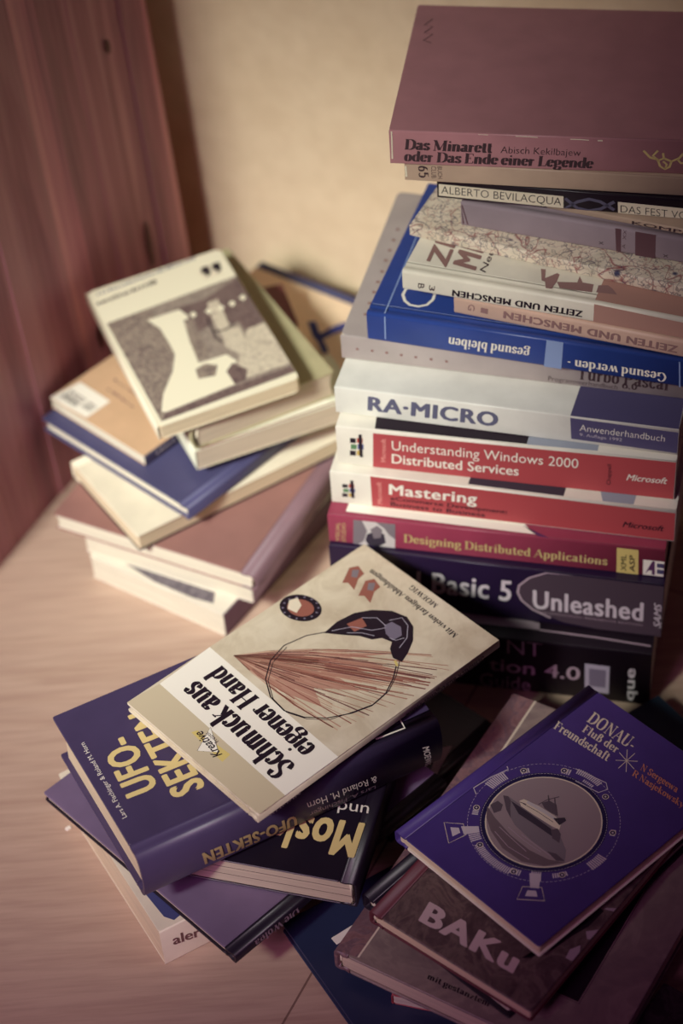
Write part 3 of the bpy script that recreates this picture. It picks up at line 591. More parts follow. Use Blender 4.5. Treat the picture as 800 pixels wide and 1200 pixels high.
   ["p","top",[[-76.9,-9.7],[-77.0,-7.3],[-79.0,-7.0],[-78.9,-9.4]],"print_slate",0],
   ["p","top",[[-77.1,-6.5],[-77.2,-4.4],[-80.0,-4.1],[-79.8,-6.2]],"print_slate",0],
   ["p","top",[[-77.2,-3.4],[-77.3,-1.41],[-79.5,-1.13],[-79.4,-3.2]],"print_slate",0],
   ["p","top",[[-77.4,-0.33],[-77.5,1.67],[-79.5,1.94],[-79.4,-0.06]],"print_slate",0],
   ["p","top",[[-77.6,2.8],[-77.7,5.2],[-80.7,5.6],[-80.6,3.2]],"print_slate",0],
   ["p","top",[[-77.7,5.9],[-77.8,8.0],[-80.1,8.3],[-80.0,6.2]],"print_slate",0],
   ["p","top",[[-77.9,9.0],[-78.0,11.4],[-80.7,11.8],[-80.5,9.4]],"print_slate",0],
   ["p","top",[[-78.0,12.1],[-78.2,14.5],[-81.2,14.9],[-81.0,12.6]],"print_slate",0],
   ["p","top",[[-78.2,15.3],[-78.3,17.3],[-80.8,17.6],[-80.7,15.6]],"print_slate",0],
   ["p","top",[[-78.4,18.4],[-78.5,20.5],[-81.0,20.9],[-80.8,18.7]],"print_slate",0],
   ["p","top",[[-78.5,21.5],[-78.6,23.2],[-81.0,23.6],[-80.8,21.9]],"print_slate",0],
   ["p","top",[[-78.7,24.7],[-78.8,27.0],[-80.8,27.3],[-80.7,24.9]],"print_slate",0],
   ["p","top",[[-78.9,27.8],[-79.0,29.4],[-81.7,29.8],[-81.6,28.2]],"print_slate",0],
   ["p","top",[[-79.0,30.9],[-79.1,32.8],[-81.7,33.2],[-81.7,31.3]],"print_slate",0],
   ["p","top",[[-63.7,-50.4],[-63.8,-48.1],[-67.3,-47.8],[-67.1,-50.0]],"ink_brown",0],
   ["p","top",[[-63.9,-46.9],[-64.1,-44.1],[-67.2,-43.7],[-67.1,-46.5]],"ink_brown",0],
   ["p","top",[[-64.1,-43.4],[-64.2,-41.2],[-67.5,-40.9],[-67.3,-43.0]],"ink_brown",0],
   ["p","top",[[-64.3,-39.9],[-64.5,-37.5],[-67.8,-37.1],[-67.7,-39.5]],"ink_brown",0],
   ["p","top",[[-64.5,-36.4],[-64.7,-34.3],[-68.9,-33.8],[-68.8,-35.9]],"ink_brown",0],
   ["p","top",[[-64.8,-32.9],[-64.9,-30.8],[-68.8,-30.4],[-68.7,-32.5]],"ink_brown",0],
   ["p","top",[[-65.0,-29.4],[-65.2,-26.7],[-68.2,-26.3],[-68.0,-29.1]],"ink_brown",0],
   ["p","top",[[-65.2,-25.9],[-65.3,-24.1],[-68.6,-23.7],[-68.5,-25.5]],"ink_brown",0],
   ["p","top",[[-65.5,-22.4],[-65.6,-19.8],[-69.6,-19.3],[-69.4,-21.9]],"ink_brown",0],
   ["p","top",[[-65.7,-18.9],[-65.8,-16.9],[-69.3,-16.4],[-69.1,-18.4]],"ink_brown",0],
   ["p","top",[[-65.9,-15.3],[-66.0,-13.4],[-69.7,-12.9],[-69.6,-14.9]],"ink_brown",0],
   ["p","top",[[-66.1,-11.8],[-66.2,-10.0],[-70.4,-9.5],[-70.3,-11.3]],"ink_brown",0],
   ["p","top",[[-66.3,-8.3],[-66.5,-5.6],[-71.2,-5.0],[-71.0,-7.7]],"ink_brown",0],
   ["p","top",[[-66.6,-4.8],[-66.7,-2.22],[-71.4,-1.61],[-71.2,-4.2]],"ink_brown",0]],
  'L4': [
   ["p","top",[[-23.6,25.5],[-23.7,22.7],[-22.2,23.0],[-22.0,25.8]],"print_umber",0],
   ["p","top",[[-23.9,19.9],[-24.2,15.6],[-22.2,16.0],[-21.9,20.4]],"print_umber",0],
   ["p","top",[[-24.3,14.4],[-24.5,11.0],[-22.4,11.4],[-22.2,14.8]],"print_umber",0],
   ["p","top",[[-24.6,8.9],[-24.9,5.2],[-22.9,5.6],[-22.6,9.3]],"print_umber",0],
   ["p","top",[[-25.0,3.4],[-25.2,0.21],[-23.8,0.51],[-23.6,3.7]],"print_umber",0],
   ["p","top",[[-25.4,-2.03],[-25.6,-5.5],[-24.2,-5.2],[-24.0,-1.75]],"print_umber",0],
   ["p","top",[[-13.0,29.8],[-13.2,26.3],[-11.1,26.8],[-10.9,30.3]],"print_umber",0],
   ["p","top",[[-13.3,24.1],[-13.5,20.8],[-12.2,21.0],[-12.0,24.4]],"print_umber",0],
   ["p","top",[[-13.7,18.5],[-13.8,15.6],[-12.4,15.9],[-12.2,18.8]],"print_umber",0],
   ["p","top",[[-14.0,12.9],[-14.2,8.8],[-12.6,9.1],[-12.3,13.2]],"print_umber",0],
   ["p","top",[[-14.3,7.3],[-14.5,4.0],[-13.1,4.3],[-12.9,7.6]],"print_umber",0],
   ["p","top",[[-14.6,1.71],[-14.8,-2.7],[-13.2,-2.37],[-12.9,2.05]],"print_umber",0],
   ["p","top",[[0.06,39.2],[-0.07,36.6],[0.62,36.8],[0.75,39.4]],"print_umber",0],
   ["p","top",[[-0.16,34.7],[-0.27,32.3],[0.46,32.5],[0.58,34.8]],"print_umber",0],
   ["p","top",[[-0.38,30.1],[-0.53,26.9],[0.2,27.1],[0.35,30.3]],"print_umber",0],
   ["p","top",[[-0.6,25.6],[-0.71,23.3],[0.17,23.5],[0.28,25.8]],"print_umber",0],
   ["p","top",[[-0.81,21.1],[-0.94,18.5],[0.16,18.8],[0.29,21.3]],"print_umber",0],
   ["p","top",[[-57.9,52.1],[-30.6,47.5],[-31.3,13.2],[-55.5,13.1]],"cover_white",0],
   ["p","top",[[-52.2,47.4],[-51.9,47.4],[-52.4,29.5],[-52.7,29.5]],"ink_brown",1],
   ["p","top",[[-51.1,47.3],[-50.4,47.2],[-50.9,29.3],[-51.7,29.4]],"ink_brown",1],
   ["p","top",[[-50.0,47.2],[-49.5,47.2],[-50.1,29.2],[-50.6,29.3]],"ink_brown",1],
   ["p","top",[[-49.0,47.1],[-48.4,47.0],[-49.0,29.1],[-49.5,29.2]],"ink_brown",1],
   ["p","top",[[-47.9,47.0],[-47.2,46.9],[-47.7,29.0],[-48.5,29.1]],"ink_brown",1],
   ["p","top",[[-48.6,26.4],[-47.8,26.3],[-48.1,16.6],[-48.9,16.6]],"ink_brown",1],
   ["p","top",[[-46.8,46.9],[-46.5,46.9],[-47.1,28.9],[-47.4,28.9]],"ink_brown",1],
   ["p","top",[[-47.5,26.3],[-47.2,26.2],[-47.5,16.5],[-47.8,16.5]],"ink_brown",1],
   ["p","top",[[-45.8,46.8],[-45.2,46.7],[-45.8,28.8],[-46.3,28.8]],"ink_brown",1],
   ["p","top",[[-46.4,26.2],[-45.9,26.1],[-46.2,16.3],[-46.8,16.4]],"ink_brown",1],
   ["p","top",[[-44.7,46.6],[-44.4,46.6],[-45.0,28.7],[-45.3,28.7]],"ink_brown",1],
   ["p","top",[[-45.4,26.0],[-45.0,26.0],[-45.4,16.2],[-45.7,16.3]],"ink_brown",1],
   ["p","top",[[-43.6,46.5],[-43.3,46.5],[-43.9,28.6],[-44.2,28.6]],"ink_brown",1],
   ["p","top",[[-44.3,25.9],[-44.0,25.9],[-44.3,16.1],[-44.6,16.2]],"ink_brown",1],
   ["p","top",[[-42.5,46.4],[-42.0,46.4],[-42.6,28.4],[-43.1,28.5]],"ink_brown",1],
   ["p","top",[[-43.2,25.8],[-42.7,25.7],[-43.0,16.0],[-43.6,16.0]],"ink_brown",1],
   ["p","top",[[-41.5,46.3],[-40.9,46.3],[-41.5,28.3],[-42.1,28.4]],"ink_brown",1],
   ["p","top",[[-42.2,25.7],[-41.6,25.6],[-42.0,15.9],[-42.5,15.9]],"ink_brown",1],
   ["p","spine",[[-46.9,3.8],[-44.2,3.9],[-43.9,5.9],[-46.5,5.8]],"print_lilac",0],
   ["p","spine",[[-42.7,3.9],[-40.1,4.0],[-39.7,6.5],[-42.3,6.5]],"print_lilac",0],
   ["p","spine",[[-38.6,4.0],[-35.9,4.1],[-35.6,6.2],[-38.2,6.1]],"print_lilac",0],
   ["p","spine",[[-34.4,4.1],[-32.1,4.2],[-31.8,6.0],[-34.1,6.0]],"print_lilac",0],
   ["p","spine",[[-30.2,4.2],[-27.8,4.3],[-27.4,6.8],[-29.8,6.7]],"print_lilac",0]],
  'L10': [
   ["p","top",[[-112.9,32.6],[-104.3,-42.4],[-114.0,-47.7],[-116.8,-30.8],[-117.5,3.3]],"halftone_dark",0]],
  'L3': [
   ["p","top",[[24.5,-49.3],[22.1,42.0],[7.5,45.0],[0.23,-39.7]],"cover_white",0],
   ["p","top",[[20.6,4.8],[20.4,20.4],[8.4,24.2],[6.6,12.7]],"photo_mid",1],
   ["p","top",[[18.9,27.8],[18.9,31.8],[8.4,32.3],[7.8,29.2]],"photo_dark",1],
   ["p","top",[[18.8,34.6],[18.8,38.7],[8.7,39.0],[8.1,35.9]],"photo_dark",1],
   ["p","top",[[18.6,41.5],[18.7,45.5],[9.0,45.7],[8.4,42.6]],"photo_dark",1],
   ["l","top",[[26.7,-60.7],[26.3,-10.3],[25.6,46.5]],1.2,"dark_red",2]],
  'M2': [
   ["t","top","UFO-","heavy",[[-70.5,-22.7],[-67.4,25.3],[-91.3,-21.5]],"ufo_yellow"],
   ["t","top","SEKTEN","heavy",[[-45.4,-37.4],[-42.0,39.0],[-66.7,-36.6]],"ufo_yellow"],
   ["t","top","Lars A. Fischinger & Roland M. Horn","sans",[[-96.2,-33.9],[-94.8,34.1],[-99.5,-34.1]],"print_white"],
   ["t","spine","UFO-SEKTEN","heavy",[[-1.01,17.2],[-64.9,21.6],[0.41,4.0]],"ufo_yellow"],
   ["t","spine","& Roland M. Horn","sans",[[55.7,19.8],[7.2,23.9],[56.6,12.6]],"print_white"],
   ["t","spine","Lars A. Fischinger","sans",[[55.3,9.6],[8.3,13.7],[56.2,3.6]],"print_mauve"],
   ["t","spine","MOEWIG","bold",[[89.4,25.8],[92.2,2.47],[94.3,24.5]],"print_white"],
   ["l","top",[[62.7,-58.1],[82.7,-59.5],[84.2,-48.2]],1.2,"print_white",1]],
  'M1': [
   ["p","top",[[-77.0,61.5],[-33.9,64.2],[-37.2,-65.9],[-80.2,-64.4]],"cover_white",0],
   ["p","top",[[-33.9,64.2],[101.2,63.3],[101.7,-64.4],[-37.2,-65.9]],"crumple",0],
   ["p","top",[[-102.0,63.9],[-77.0,61.5],[-80.2,-64.4],[-100.9,-64.1]],"sand_print",0],
   ["t","top","Schmuck aus","didone",[[-60.5,-51.4],[-58.5,47.2],[-76.7,-51.0]],"ink_black"],
   ["t","top","eigener Hand","didone",[[-41.9,-49.2],[-39.3,45.7],[-56.1,-48.6]],"ink_black"],
   ["p","top",[[-88.6,15.4],[-84.9,14.1],[-82.9,-15.6],[-90.3,-16.7]],"label_yellow",1],
   ["p","top",[[-95.6,1.04],[-77.5,10.2],[-86.9,-9.3]],"cover_white",2],
   ["l","top",[[-95.6,1.04],[-77.5,10.2],[-86.9,-9.3],[-95.6,1.04]],0.35,"ink_brown",3],
   ["t","top","Kreative","boldit",[[-86.4,-12.1],[-83.1,12.3],[-92.7,-11.5]],"ink_black"],
   ["t","top","Freizeit","sans",[[-80.9,-2.09],[-81.0,8.5],[-84.0,-2.44]],"ink_brown"],
   ["p","top",[[-14.2,36.7],[18.2,4.4],[46.4,-25.2],[23.4,-6.7],[36.4,-33.7],[18.3,-14.4],[29.3,-41.3],[6.9,-14.1],[8.8,-32.6],[-10.1,-10.5],[-17.1,-26.2],[-26.7,1.67],[-28.1,33.9],[-27.7,46.8]],"feather_base",1],
   ["l","top",[[-17.7,31.1],[-5.8,13.3],[8.2,-7.1]],0.86,"feather_pale",2.0],
   ["l","top",[[-27.7,46.8],[-2.6,24.3],[24.5,-6.5]],0.85,"feather_base",2.2],
   ["l","top",[[-27.7,46.8],[-22.4,27.0],[-14.4,4.6]],0.47,"feather_brown",2.4],
   ["l","top",[[22.0,-1.09],[41.8,-28.6],[60.8,-60.0]],0.54,"feather_base",2.0],
   ["l","top",[[-8.7,33.0],[19.6,6.8],[49.9,-27.4]],0.71,"feather_base",2.2],
   ["l","top",[[-19.1,30.8],[-7.6,10.3],[6.3,-13.5]],0.62,"feather_brown",2.4],
   ["l","top",[[-27.7,46.8],[-29.1,30.9],[-28.9,14.5]],0.42,"feather_dark",2.0],
   ["l","top",[[-27.7,46.8],[-8.9,24.8],[11.2,-3.8]],0.61,"feather_red",2.2],
   ["l","top",[[-27.7,46.8],[-11.8,24.9],[7.2,-2.6]],0.44,"feather_pale",2.4],
   ["l","top",[[-8.7,33.0],[9.7,15.9],[28.2,-4.7]],0.78,"feather_brown",2.0],
   ["l","top",[[-27.7,46.8],[-9.2,33.4],[10.1,15.8]],0.8,"feather_pale",2.2],
   ["l","top",[[1.34,14.3],[24.1,-17.3],[48.1,-55.5]],0.39,"feather_base",2.4],
   ["l","top",[[-11.6,32.6],[10.4,9.7],[34.8,-19.2]],0.55,"feather_brown",2.0],
   ["l","top",[[13.0,-1.21],[31.6,-27.9],[51.2,-58.6]],0.54,"feather_red",2.2],
   ["l","top",[[-18.7,11.9],[-14.6,-8.1],[-11.0,-29.2]],0.56,"feather_brown",2.4],
   ["l","top",[[-12.2,11.9],[3.1,-18.6],[21.9,-54.0]],0.39,"feather_pale",2.0],
   ["l","top",[[-7.6,12.2],[6.3,-12.6],[21.9,-40.7]],0.59,"feather_base",2.2],
   ["l","top",[[-27.7,46.8],[-8.1,27.9],[11.5,3.4]],0.61,"feather_red",2.4],
   ["l","top",[[-27.7,46.8],[-17.8,31.4],[-5.6,13.2]],0.62,"feather_dark",2.0],
   ["l","top",[[-13.9,32.1],[3.1,9.8],[20.8,-17.3]],0.74,"feather_red",2.2],
   ["l","top",[[-27.7,46.8],[-13.2,28.7],[2.46,6.0]],0.62,"feather_red",2.4],
   ["l","top",[[10.0,-1.83],[25.1,-26.3],[41.2,-54.0]],0.55,"feather_brown",2.0],
   ["l","top",[[-27.7,46.8],[-20.4,25.1],[-11.2,-0.14]],0.52,"feather_red",2.2],
   ["l","top",[[-26.8,-3.3],[-25.4,-24.8],[-23.1,-47.4]],0.78,"feather_pale",2.4],
   ["l","top",[[-13.0,32.4],[8.3,7.4],[31.0,-23.8]],0.71,"feather_brown",2.0],
   ["l","top",[[1.65,14.4],[17.0,-5.0],[33.5,-27.3]],0.79,"feather_brown",2.2],
   ["l","top",[[-27.7,46.8],[-10.7,28.2],[7.7,4.7]],0.69,"feather_red",2.4],
   ["l","top",[[-27.7,46.8],[-29.3,26.9],[-28.7,6.0]],0.45,"feather_base",2.0],
   ["l","top",[[-27.7,46.8],[-11.3,27.7],[6.5,3.5]],0.76,"feather_red",2.2],
   ["l","top",[[-19.5,30.8],[-6.5,4.1],[8.0,-27.0]],0.44,"feather_pale",2.4],
   ["l","top",[[-27.7,46.8],[-26.1,23.5],[-24.4,-1.93]],0.41,"feather_base",2.0],
   ["l","top",[[-3.5,13.1],[14.5,-15.6],[34.7,-49.1]],0.69,"feather_brown",2.2],
   ["l","top",[[6.3,14.8],[33.4,-17.1],[63.0,-56.7]],0.62,"feather_brown",2.4],
   ["l","top",[[-8.7,33.0],[13.1,12.7],[35.4,-12.4]],0.65,"feather_pale",2.0],
   ["l","top",[[-28.9,10.8],[-28.4,-12.7],[-24.7,-36.8]],0.52,"feather_red",2.2],
   ["l","top",[[-4.2,12.9],[13.8,-14.2],[34.0,-45.8]],0.84,"feather_red",2.4],
   ["l","top",[[-14.4,32.0],[1.78,11.5],[19.1,-13.0]],0.37,"feather_pale",2.0],
   ["l","top",[[-27.7,46.8],[-7.0,30.2],[13.7,8.3]],0.7,"feather_dark",2.2],
   ["l","top",[[-27.7,46.8],[-8.1,26.5],[12.8,0.08]],0.7,"feather_red",2.4],
   ["l","top",[[11.4,-1.49],[29.9,-28.0],[49.5,-58.5]],0.48,"feather_dark",2.0],
   ["l","top",[[-6.8,12.3],[11.1,-18.0],[31.6,-53.5]],0.65,"feather_pale",2.2],
   ["l","top",[[-18.2,31.0],[-7.9,14.6],[4.1,-4.0]],0.76,"feather_brown",2.4],
   ["l","top",[[-27.7,46.8],[-22.4,29.6],[-16.7,10.2]],0.7,"feather_pale",2.0],
   ["l","top",[[-27.7,46.8],[-14.4,25.2],[1.51,-1.75]],0.87,"feather_base",2.2],
   ["l","top",[[-27.7,46.8],[-11.5,26.0],[6.7,-0.33]],0.63,"feather_brown",2.4],
   ["l","top",[[-27.7,46.8],[-2.06,26.1],[25.6,-2.5]],0.39,"feather_brown",2.0],
   ["l","top",[[-14.5,-3.0],[-8.0,-26.8],[-1.08,-52.3]],0.82,"feather_dark",2.2],
   ["l","top",[[-27.7,46.8],[-28.0,27.4],[-27.1,6.8]],0.37,"feather_base",2.4],
   ["l","top",[[-27.7,46.8],[-28.4,30.6],[-27.8,13.8]],0.69,"feather_red",2.0],
   ["l","top",[[-27.7,46.8],[-18.0,30.7],[-5.5,11.7]],0.85,"feather_pale",2.2],
   ["l","top",[[-13.7,11.9],[-2.2,-11.1],[12.1,-37.0]],0.64,"feather_brown",2.4],
   ["l","top",[[-27.7,46.8],[-28.0,26.4],[-27.8,4.5]],0.55,"feather_base",2.0],
   ["l","top",[[-27.7,46.8],[-16.0,23.8],[-0.02,-4.4]],0.67,"feather_brown",2.2],
   ["l","top",[[17.0,-0.94],[33.9,-26.4],[50.5,-55.3]],0.69,"feather_dark",2.4],
   ["l","top",[[-27.7,46.8],[-13.4,23.3],[3.5,-6.3]],0.71,"feather_base",2.0],
   ["l","top",[[-27.7,46.8],[-11.5,27.6],[6.1,3.4]],0.89,"feather_dark",2.2],
   ["l","top",[[-27.7,46.8],[-18.7,27.4],[-7.5,4.3]],0.68,"feather_brown",2.4],
   ["l","top",[[-27.7,46.8],[-15.1,31.8],[-0.88,13.8]],0.78,"feather_brown",2.0],
   ["l","top",[[7.4,-2.6],[25.3,-29.2],[44.6,-59.4]],0.47,"feather_dark",2.2],
   ["l","top",[[10.7,-1.64],[27.3,-28.6],[44.9,-59.3]],0.89,"feather_red",2.4],
   ["l","top",[[-14.0,32.1],[0.5,13.5],[15.5,-8.6]],0.54,"feather_dark",2.0],
   ["l","top",[[-5.4,12.6],[12.4,-15.3],[32.7,-47.9]],0.45,"feather_red",2.2],
   ["l","top",[[-24.8,-3.0],[-22.7,-24.3],[-20.0,-46.7]],0.78,"feather_base",2.4],
   ["l","top",[[-2.26,13.4],[13.8,-9.5],[31.2,-35.9]],0.61,"feather_red",2.0],
   ["l","top",[[-13.5,11.9],[-1.35,-19.4],[11.4,-54.2]],0.58,"feather_brown",2.2],
   ["l","top",[[9.2,-2.07],[25.0,-25.7],[41.8,-52.3]],0.4,"feather_red",2.4],
   ["l","top",[[-27.7,46.8],[-13.3,27.0],[3.7,2.38]],0.86,"feather_brown",2.0],
   ["l","top",[[-27.7,46.8],[-20.5,25.7],[-11.9,1.33]],0.86,"feather_dark",2.2],
   ["l","top",[[6.1,14.8],[29.8,-15.1],[54.0,-51.1]],0.35,"feather_pale",2.4],
   ["l","top",[[-27.7,46.8],[-8.8,33.4],[10.7,15.7]],0.81,"feather_red",2.0],
   ["l","top",[[2.19,-3.7],[19.3,-30.6],[38.9,-61.0]],0.76,"feather_base",2.2],
   ["l","top",[[-27.7,46.8],[-5.9,25.1],[16.5,-3.8]],0.77,"feather_brown",2.4],
   ["l","top",[[-27.7,46.8],[-16.2,26.6],[-2.21,1.86]],0.75,"feather_brown",2.0],
   ["l","top",[[-4.2,-3.8],[6.3,-29.4],[16.6,-57.0]],0.44,"feather_brown",2.2],
   ["l","top",[[-27.7,46.8],[-18.2,25.2],[-7.5,-0.55]],0.38,"feather_dark",2.4],
   ["l","top",[[-28.9,10.8],[-27.4,-7.2],[-24.8,-26.0]],0.43,"feather_red",2.0],
   ["l","top",[[-11.7,32.6],[6.0,12.7],[23.9,-11.3]],0.81,"feather_brown",2.2],
   ["l","top",[[-27.7,46.8],[-13.2,32.5],[2.09,15.0]],0.51,"feather_dark",2.4],
   ["l","top",[[12.2,-1.34],[30.3,-28.0],[49.2,-58.5]],0.64,"feather_red",2.0],
   ["l","top",[[-27.7,46.8],[-15.3,31.9],[-1.7,13.9]],0.89,"feather_brown",2.2],
   ["l","top",[[-19.8,30.7],[-6.6,3.9],[9.0,-27.7]],0.87,"feather_red",2.4],
   ["l","top",[[-27.7,46.8],[-12.2,22.8],[6.1,-7.8]],0.79,"feather_brown",2.0],
   ["l","top",[[-11.9,11.9],[1.36,-11.5],[18.0,-38.3]],0.73,"feather_red",2.2],
   ["l","top",[[-27.7,46.8],[-19.7,24.4],[-10.6,-1.87]],0.74,"feather_brown",2.4],
   ["l","top",[[-4.5,-3.8],[7.9,-24.8],[22.5,-48.1]],0.44,"feather_base",2.0],
   ["l","top",[[-3.0,-3.8],[6.5,-24.7],[16.2,-47.1]],0.48,"feather_dark",2.2],
   ["l","top",[[-27.7,46.8],[-6.8,31.1],[16.3,10.1]],0.67,"feather_pale",2.4],
   ["l","top",[[-27.7,46.8],[-12.5,33.2],[3.0,16.3]],0.48,"feather_base",2.0],
   ["l","top",[[-27.7,46.8],[-9.8,26.4],[8.8,0.11]],0.81,"feather_base",2.2],
   ["l","top",[[-19.0,-2.8],[-12.6,-26.2],[-4.3,-51.7]],0.53,"feather_pale",2.4],
   ["l","top",[[-3.2,-3.8],[12.0,-30.2],[30.0,-60.0]],0.61,"feather_red",2.0],
   ["l","top",[[-27.7,46.8],[-12.9,23.5],[5.2,-5.8]],0.89,"feather_brown",2.2],
   ["l","top",[[-27.7,46.8],[-11.1,28.6],[7.0,5.6]],0.87,"feather_base",2.4],
   ["l","top",[[-27.7,46.8],[-11.6,25.2],[6.8,-2.3]],0.65,"feather_dark",2.0],
   ["l","top",[[-13.8,32.2],[0.95,14.1],[16.4,-7.2]],0.51,"feather_base",2.2],
   ["l","top",[[-27.7,46.8],[-7.3,24.9],[14.9,-3.6]],0.58,"feather_red",2.4],
   ["l","top",[[-12.7,32.4],[1.69,16.1],[16.7,-3.0]],0.39,"feather_red",2.0],
   ["l","top",[[-27.7,46.8],[-24.1,29.2],[-20.5,9.9]],0.88,"feather_brown",2.2],
   ["l","top",[[-27.7,46.8],[-16.9,21.5],[-0.77,-9.3]],0.35,"feather_dark",2.4],
   ["l","top",[[-20.7,-2.7],[-16.0,-25.8],[-10.2,-50.5]],0.4,"feather_base",2.0],
   ["l","top",[[-27.7,46.8],[-12.8,28.5],[3.6,5.6]],0.73,"feather_red",2.2],
   ["l","top",[[-27.7,46.8],[-18.2,28.2],[-5.5,6.0]],0.41,"feather_brown",2.4],
   ["l","top",[[-10.1,32.8],[7.5,15.7],[25.5,-4.9]],0.67,"feather_pale",2.0],
   ["l","top",[[-27.7,46.8],[-12.7,27.3],[5.2,3.2]],0.37,"feather_dark",2.2],
   ["l","top",[[-11.3,32.6],[8.9,9.8],[28.8,-18.3]],0.43,"feather_dark",2.4],
   ["l","top",[[8.8,-2.2],[25.1,-29.3],[42.8,-60.2]],0.6,"feather_red",2.0],
   ["l","top",[[-27.7,46.8],[-24.7,25.8],[-20.7,2.7]],0.46,"feather_pale",2.2],
   ["l","top",[[5.8,-3.1],[21.6,-30.3],[38.9,-61.0]],0.6,"feather_dark",2.4],
   ["l","top",[[-18.7,30.9],[-3.5,3.7],[14.6,-28.9]],0.64,"feather_pale",2.0],
   ["l","top",[[-19.9,30.7],[-10.7,11.1],[-0.68,-11.2]],0.44,"feather_red",2.2],
   ["l","top",[[-24.3,30.1],[-17.8,6.6],[-8.7,-19.9]],0.59,"feather_dark",2.4],
   ["l","top",[[-27.7,46.8],[-4.5,29.7],[20.1,6.4]],0.87,"feather_base",2.0],
   ["l","top",[[-27.7,46.8],[-14.4,29.8],[0.22,8.9]],0.56,"feather_base",2.2],
   ["l","top",[[0.63,14.2],[23.4,-17.9],[47.5,-56.7]],0.63,"feather_dark",2.4],
   ["l","top",[[-27.7,46.8],[-16.0,28.9],[-2.05,7.3]],0.44,"feather_base",2.0],
   ["l","top",[[-27.7,46.8],[-12.1,28.1],[4.2,4.3]],0.54,"feather_dark",2.2],
   ["l","top",[[-19.1,30.8],[-8.2,9.9],[4.2,-14.1]],0.67,"feather_red",2.4],
   ["l","top",[[-15.0,31.9],[5.4,4.3],[27.9,-29.8]],0.75,"feather_red",2.0],
   ["l","top",[[-3.9,-3.8],[10.2,-27.2],[27.1,-53.6]],0.51,"feather_brown",2.2],
   ["l","top",[[-27.7,46.8],[-22.0,27.5],[-15.3,5.6]],0.77,"feather_red",2.4],
   ["l","top",[[1.05,14.3],[22.7,-17.2],[45.4,-54.9]],0.79,"feather_dark",2.0],
   ["l","top",[[-22.6,11.8],[-18.2,-17.6],[-13.4,-49.4]],0.74,"feather_red",2.2],
   ["l","top",[[-27.7,46.8],[-21.7,26.1],[-14.4,2.6]],0.86,"feather_dark",2.4],
   ["l","top",[[-27.7,46.8],[-15.0,30.1],[-0.09,10.0]],0.83,"feather_base",2.0],
   ["l","top",[[-3.7,-3.8],[8.1,-26.6],[21.5,-51.8]],0.83,"feather_dark",2.2],
   ["l","top",[[11.6,14.9],[36.1,-11.2],[61.9,-42.6]],0.72,"feather_red",2.4],
   ["l","top",[[-5.6,12.5],[13.1,-17.4],[34.7,-52.6]],0.76,"feather_dark",2.0],
   ["l","top",[[-27.7,46.8],[-16.6,32.1],[-4.2,14.6]],0.5,"feather_base",2.2],
   ["l","top",[[-28.9,10.8],[-27.8,-15.9],[-23.6,-43.9]],0.88,"feather_red",2.4],
   ["l","top",[[2.08,14.5],[19.3,-8.8],[37.2,-35.9]],0.77,"feather_brown",2.0],
   ["l","top",[[-7.2,12.2],[5.8,-10.2],[20.4,-35.5]],0.45,"feather_base",2.2],
   ["l","top",[[6.1,-3.0],[21.8,-26.1],[38.8,-52.0]],0.88,"feather_brown",2.4],
   ["l","top",[[-27.7,46.8],[-9.4,25.3],[10.1,-2.41]],0.44,"feather_brown",2.0],
   ["l","top",[[-15.7,31.7],[2.9,5.2],[23.8,-27.4]],0.5,"feather_red",2.2],
   ["l","top",[[-27.7,46.8],[-12.4,25.8],[5.2,-0.72]],0.47,"feather_brown",2.4],
   ["l","top",[[8.1,-2.4],[21.8,-24.0],[36.4,-48.1]],0.45,"feather_red",2.0],
   ["l","top",[[-27.7,46.8],[-20.7,30.4],[-10.9,11.4]],0.62,"feather_dark",2.2],
   ["l","top",[[-11.6,32.6],[8.9,10.1],[30.1,-17.8]],0.74,"feather_dark",2.4],
   ["l","top",[[15.8,-0.97],[34.8,-25.6],[55.5,-54.2]],0.82,"feather_dark",2.0],
   ["l","top",[[-27.7,46.8],[-0.97,25.8],[28.4,-3.7]],0.46,"feather_brown",2.2],
   ["l","top",[[-26.6,29.8],[-25.7,13.0],[-24.7,-4.7]],0.7,"feather_brown",2.4],
   ["l","top",[[-27.7,46.8],[-16.6,23.4],[-3.0,-5.0]],0.8,"feather_base",2.0],
   ["l","top",[[-3.5,13.1],[18.2,-18.8],[42.4,-56.7]],0.43,"feather_brown",2.2],
   ["l","top",[[8.4,14.9],[30.1,-11.8],[51.1,-43.3]],0.61,"feather_red",2.4],
   ["l","top",[[-27.7,46.8],[-5.3,25.7],[19.1,-2.49]],0.66,"feather_dark",2.0],
   ["l","top",[[-16.9,11.9],[-6.6,-15.2],[6.5,-45.8]],0.74,"feather_brown",2.2],
   ["l","top",[[-27.7,46.8],[-26.6,26.2],[-23.9,4.2]],0.86,"feather_brown",2.4],
   ["l","top",[[3.3,14.6],[25.7,-13.4],[50.1,-47.2]],0.45,"feather_brown",2.0],
   ["l","top",[[-7.6,-3.5],[1.95,-28.6],[11.8,-55.7]],0.37,"feather_pale",2.2],
   ["l","top",[[-28.8,10.8],[-27.5,-14.6],[-24.0,-41.3]],0.35,"feather_dark",2.4],
   ["l","top",[[-27.7,46.8],[-21.9,31.4],[-14.2,13.9]],0.57,"feather_pale",2.0],
   ["l","top",[[-8.7,33.0],[9.3,17.3],[27.7,-1.68]],0.68,"feather_brown",2.2],
   ["l","top",[[-16.3,31.5],[2.48,3.2],[24.0,-31.6]],0.82,"feather_red",2.4],
   ["l","top",[[-27.7,46.8],[-9.7,33.3],[8.6,15.8]],0.53,"feather_red",2.0],
   ["l","top",[[-3.7,-3.8],[9.6,-29.9],[24.7,-58.9]],0.42,"feather_brown",2.2],
   ["l","top",[[-15.5,31.7],[1.19,8.7],[19.6,-19.0]],0.76,"feather_dark",2.4],
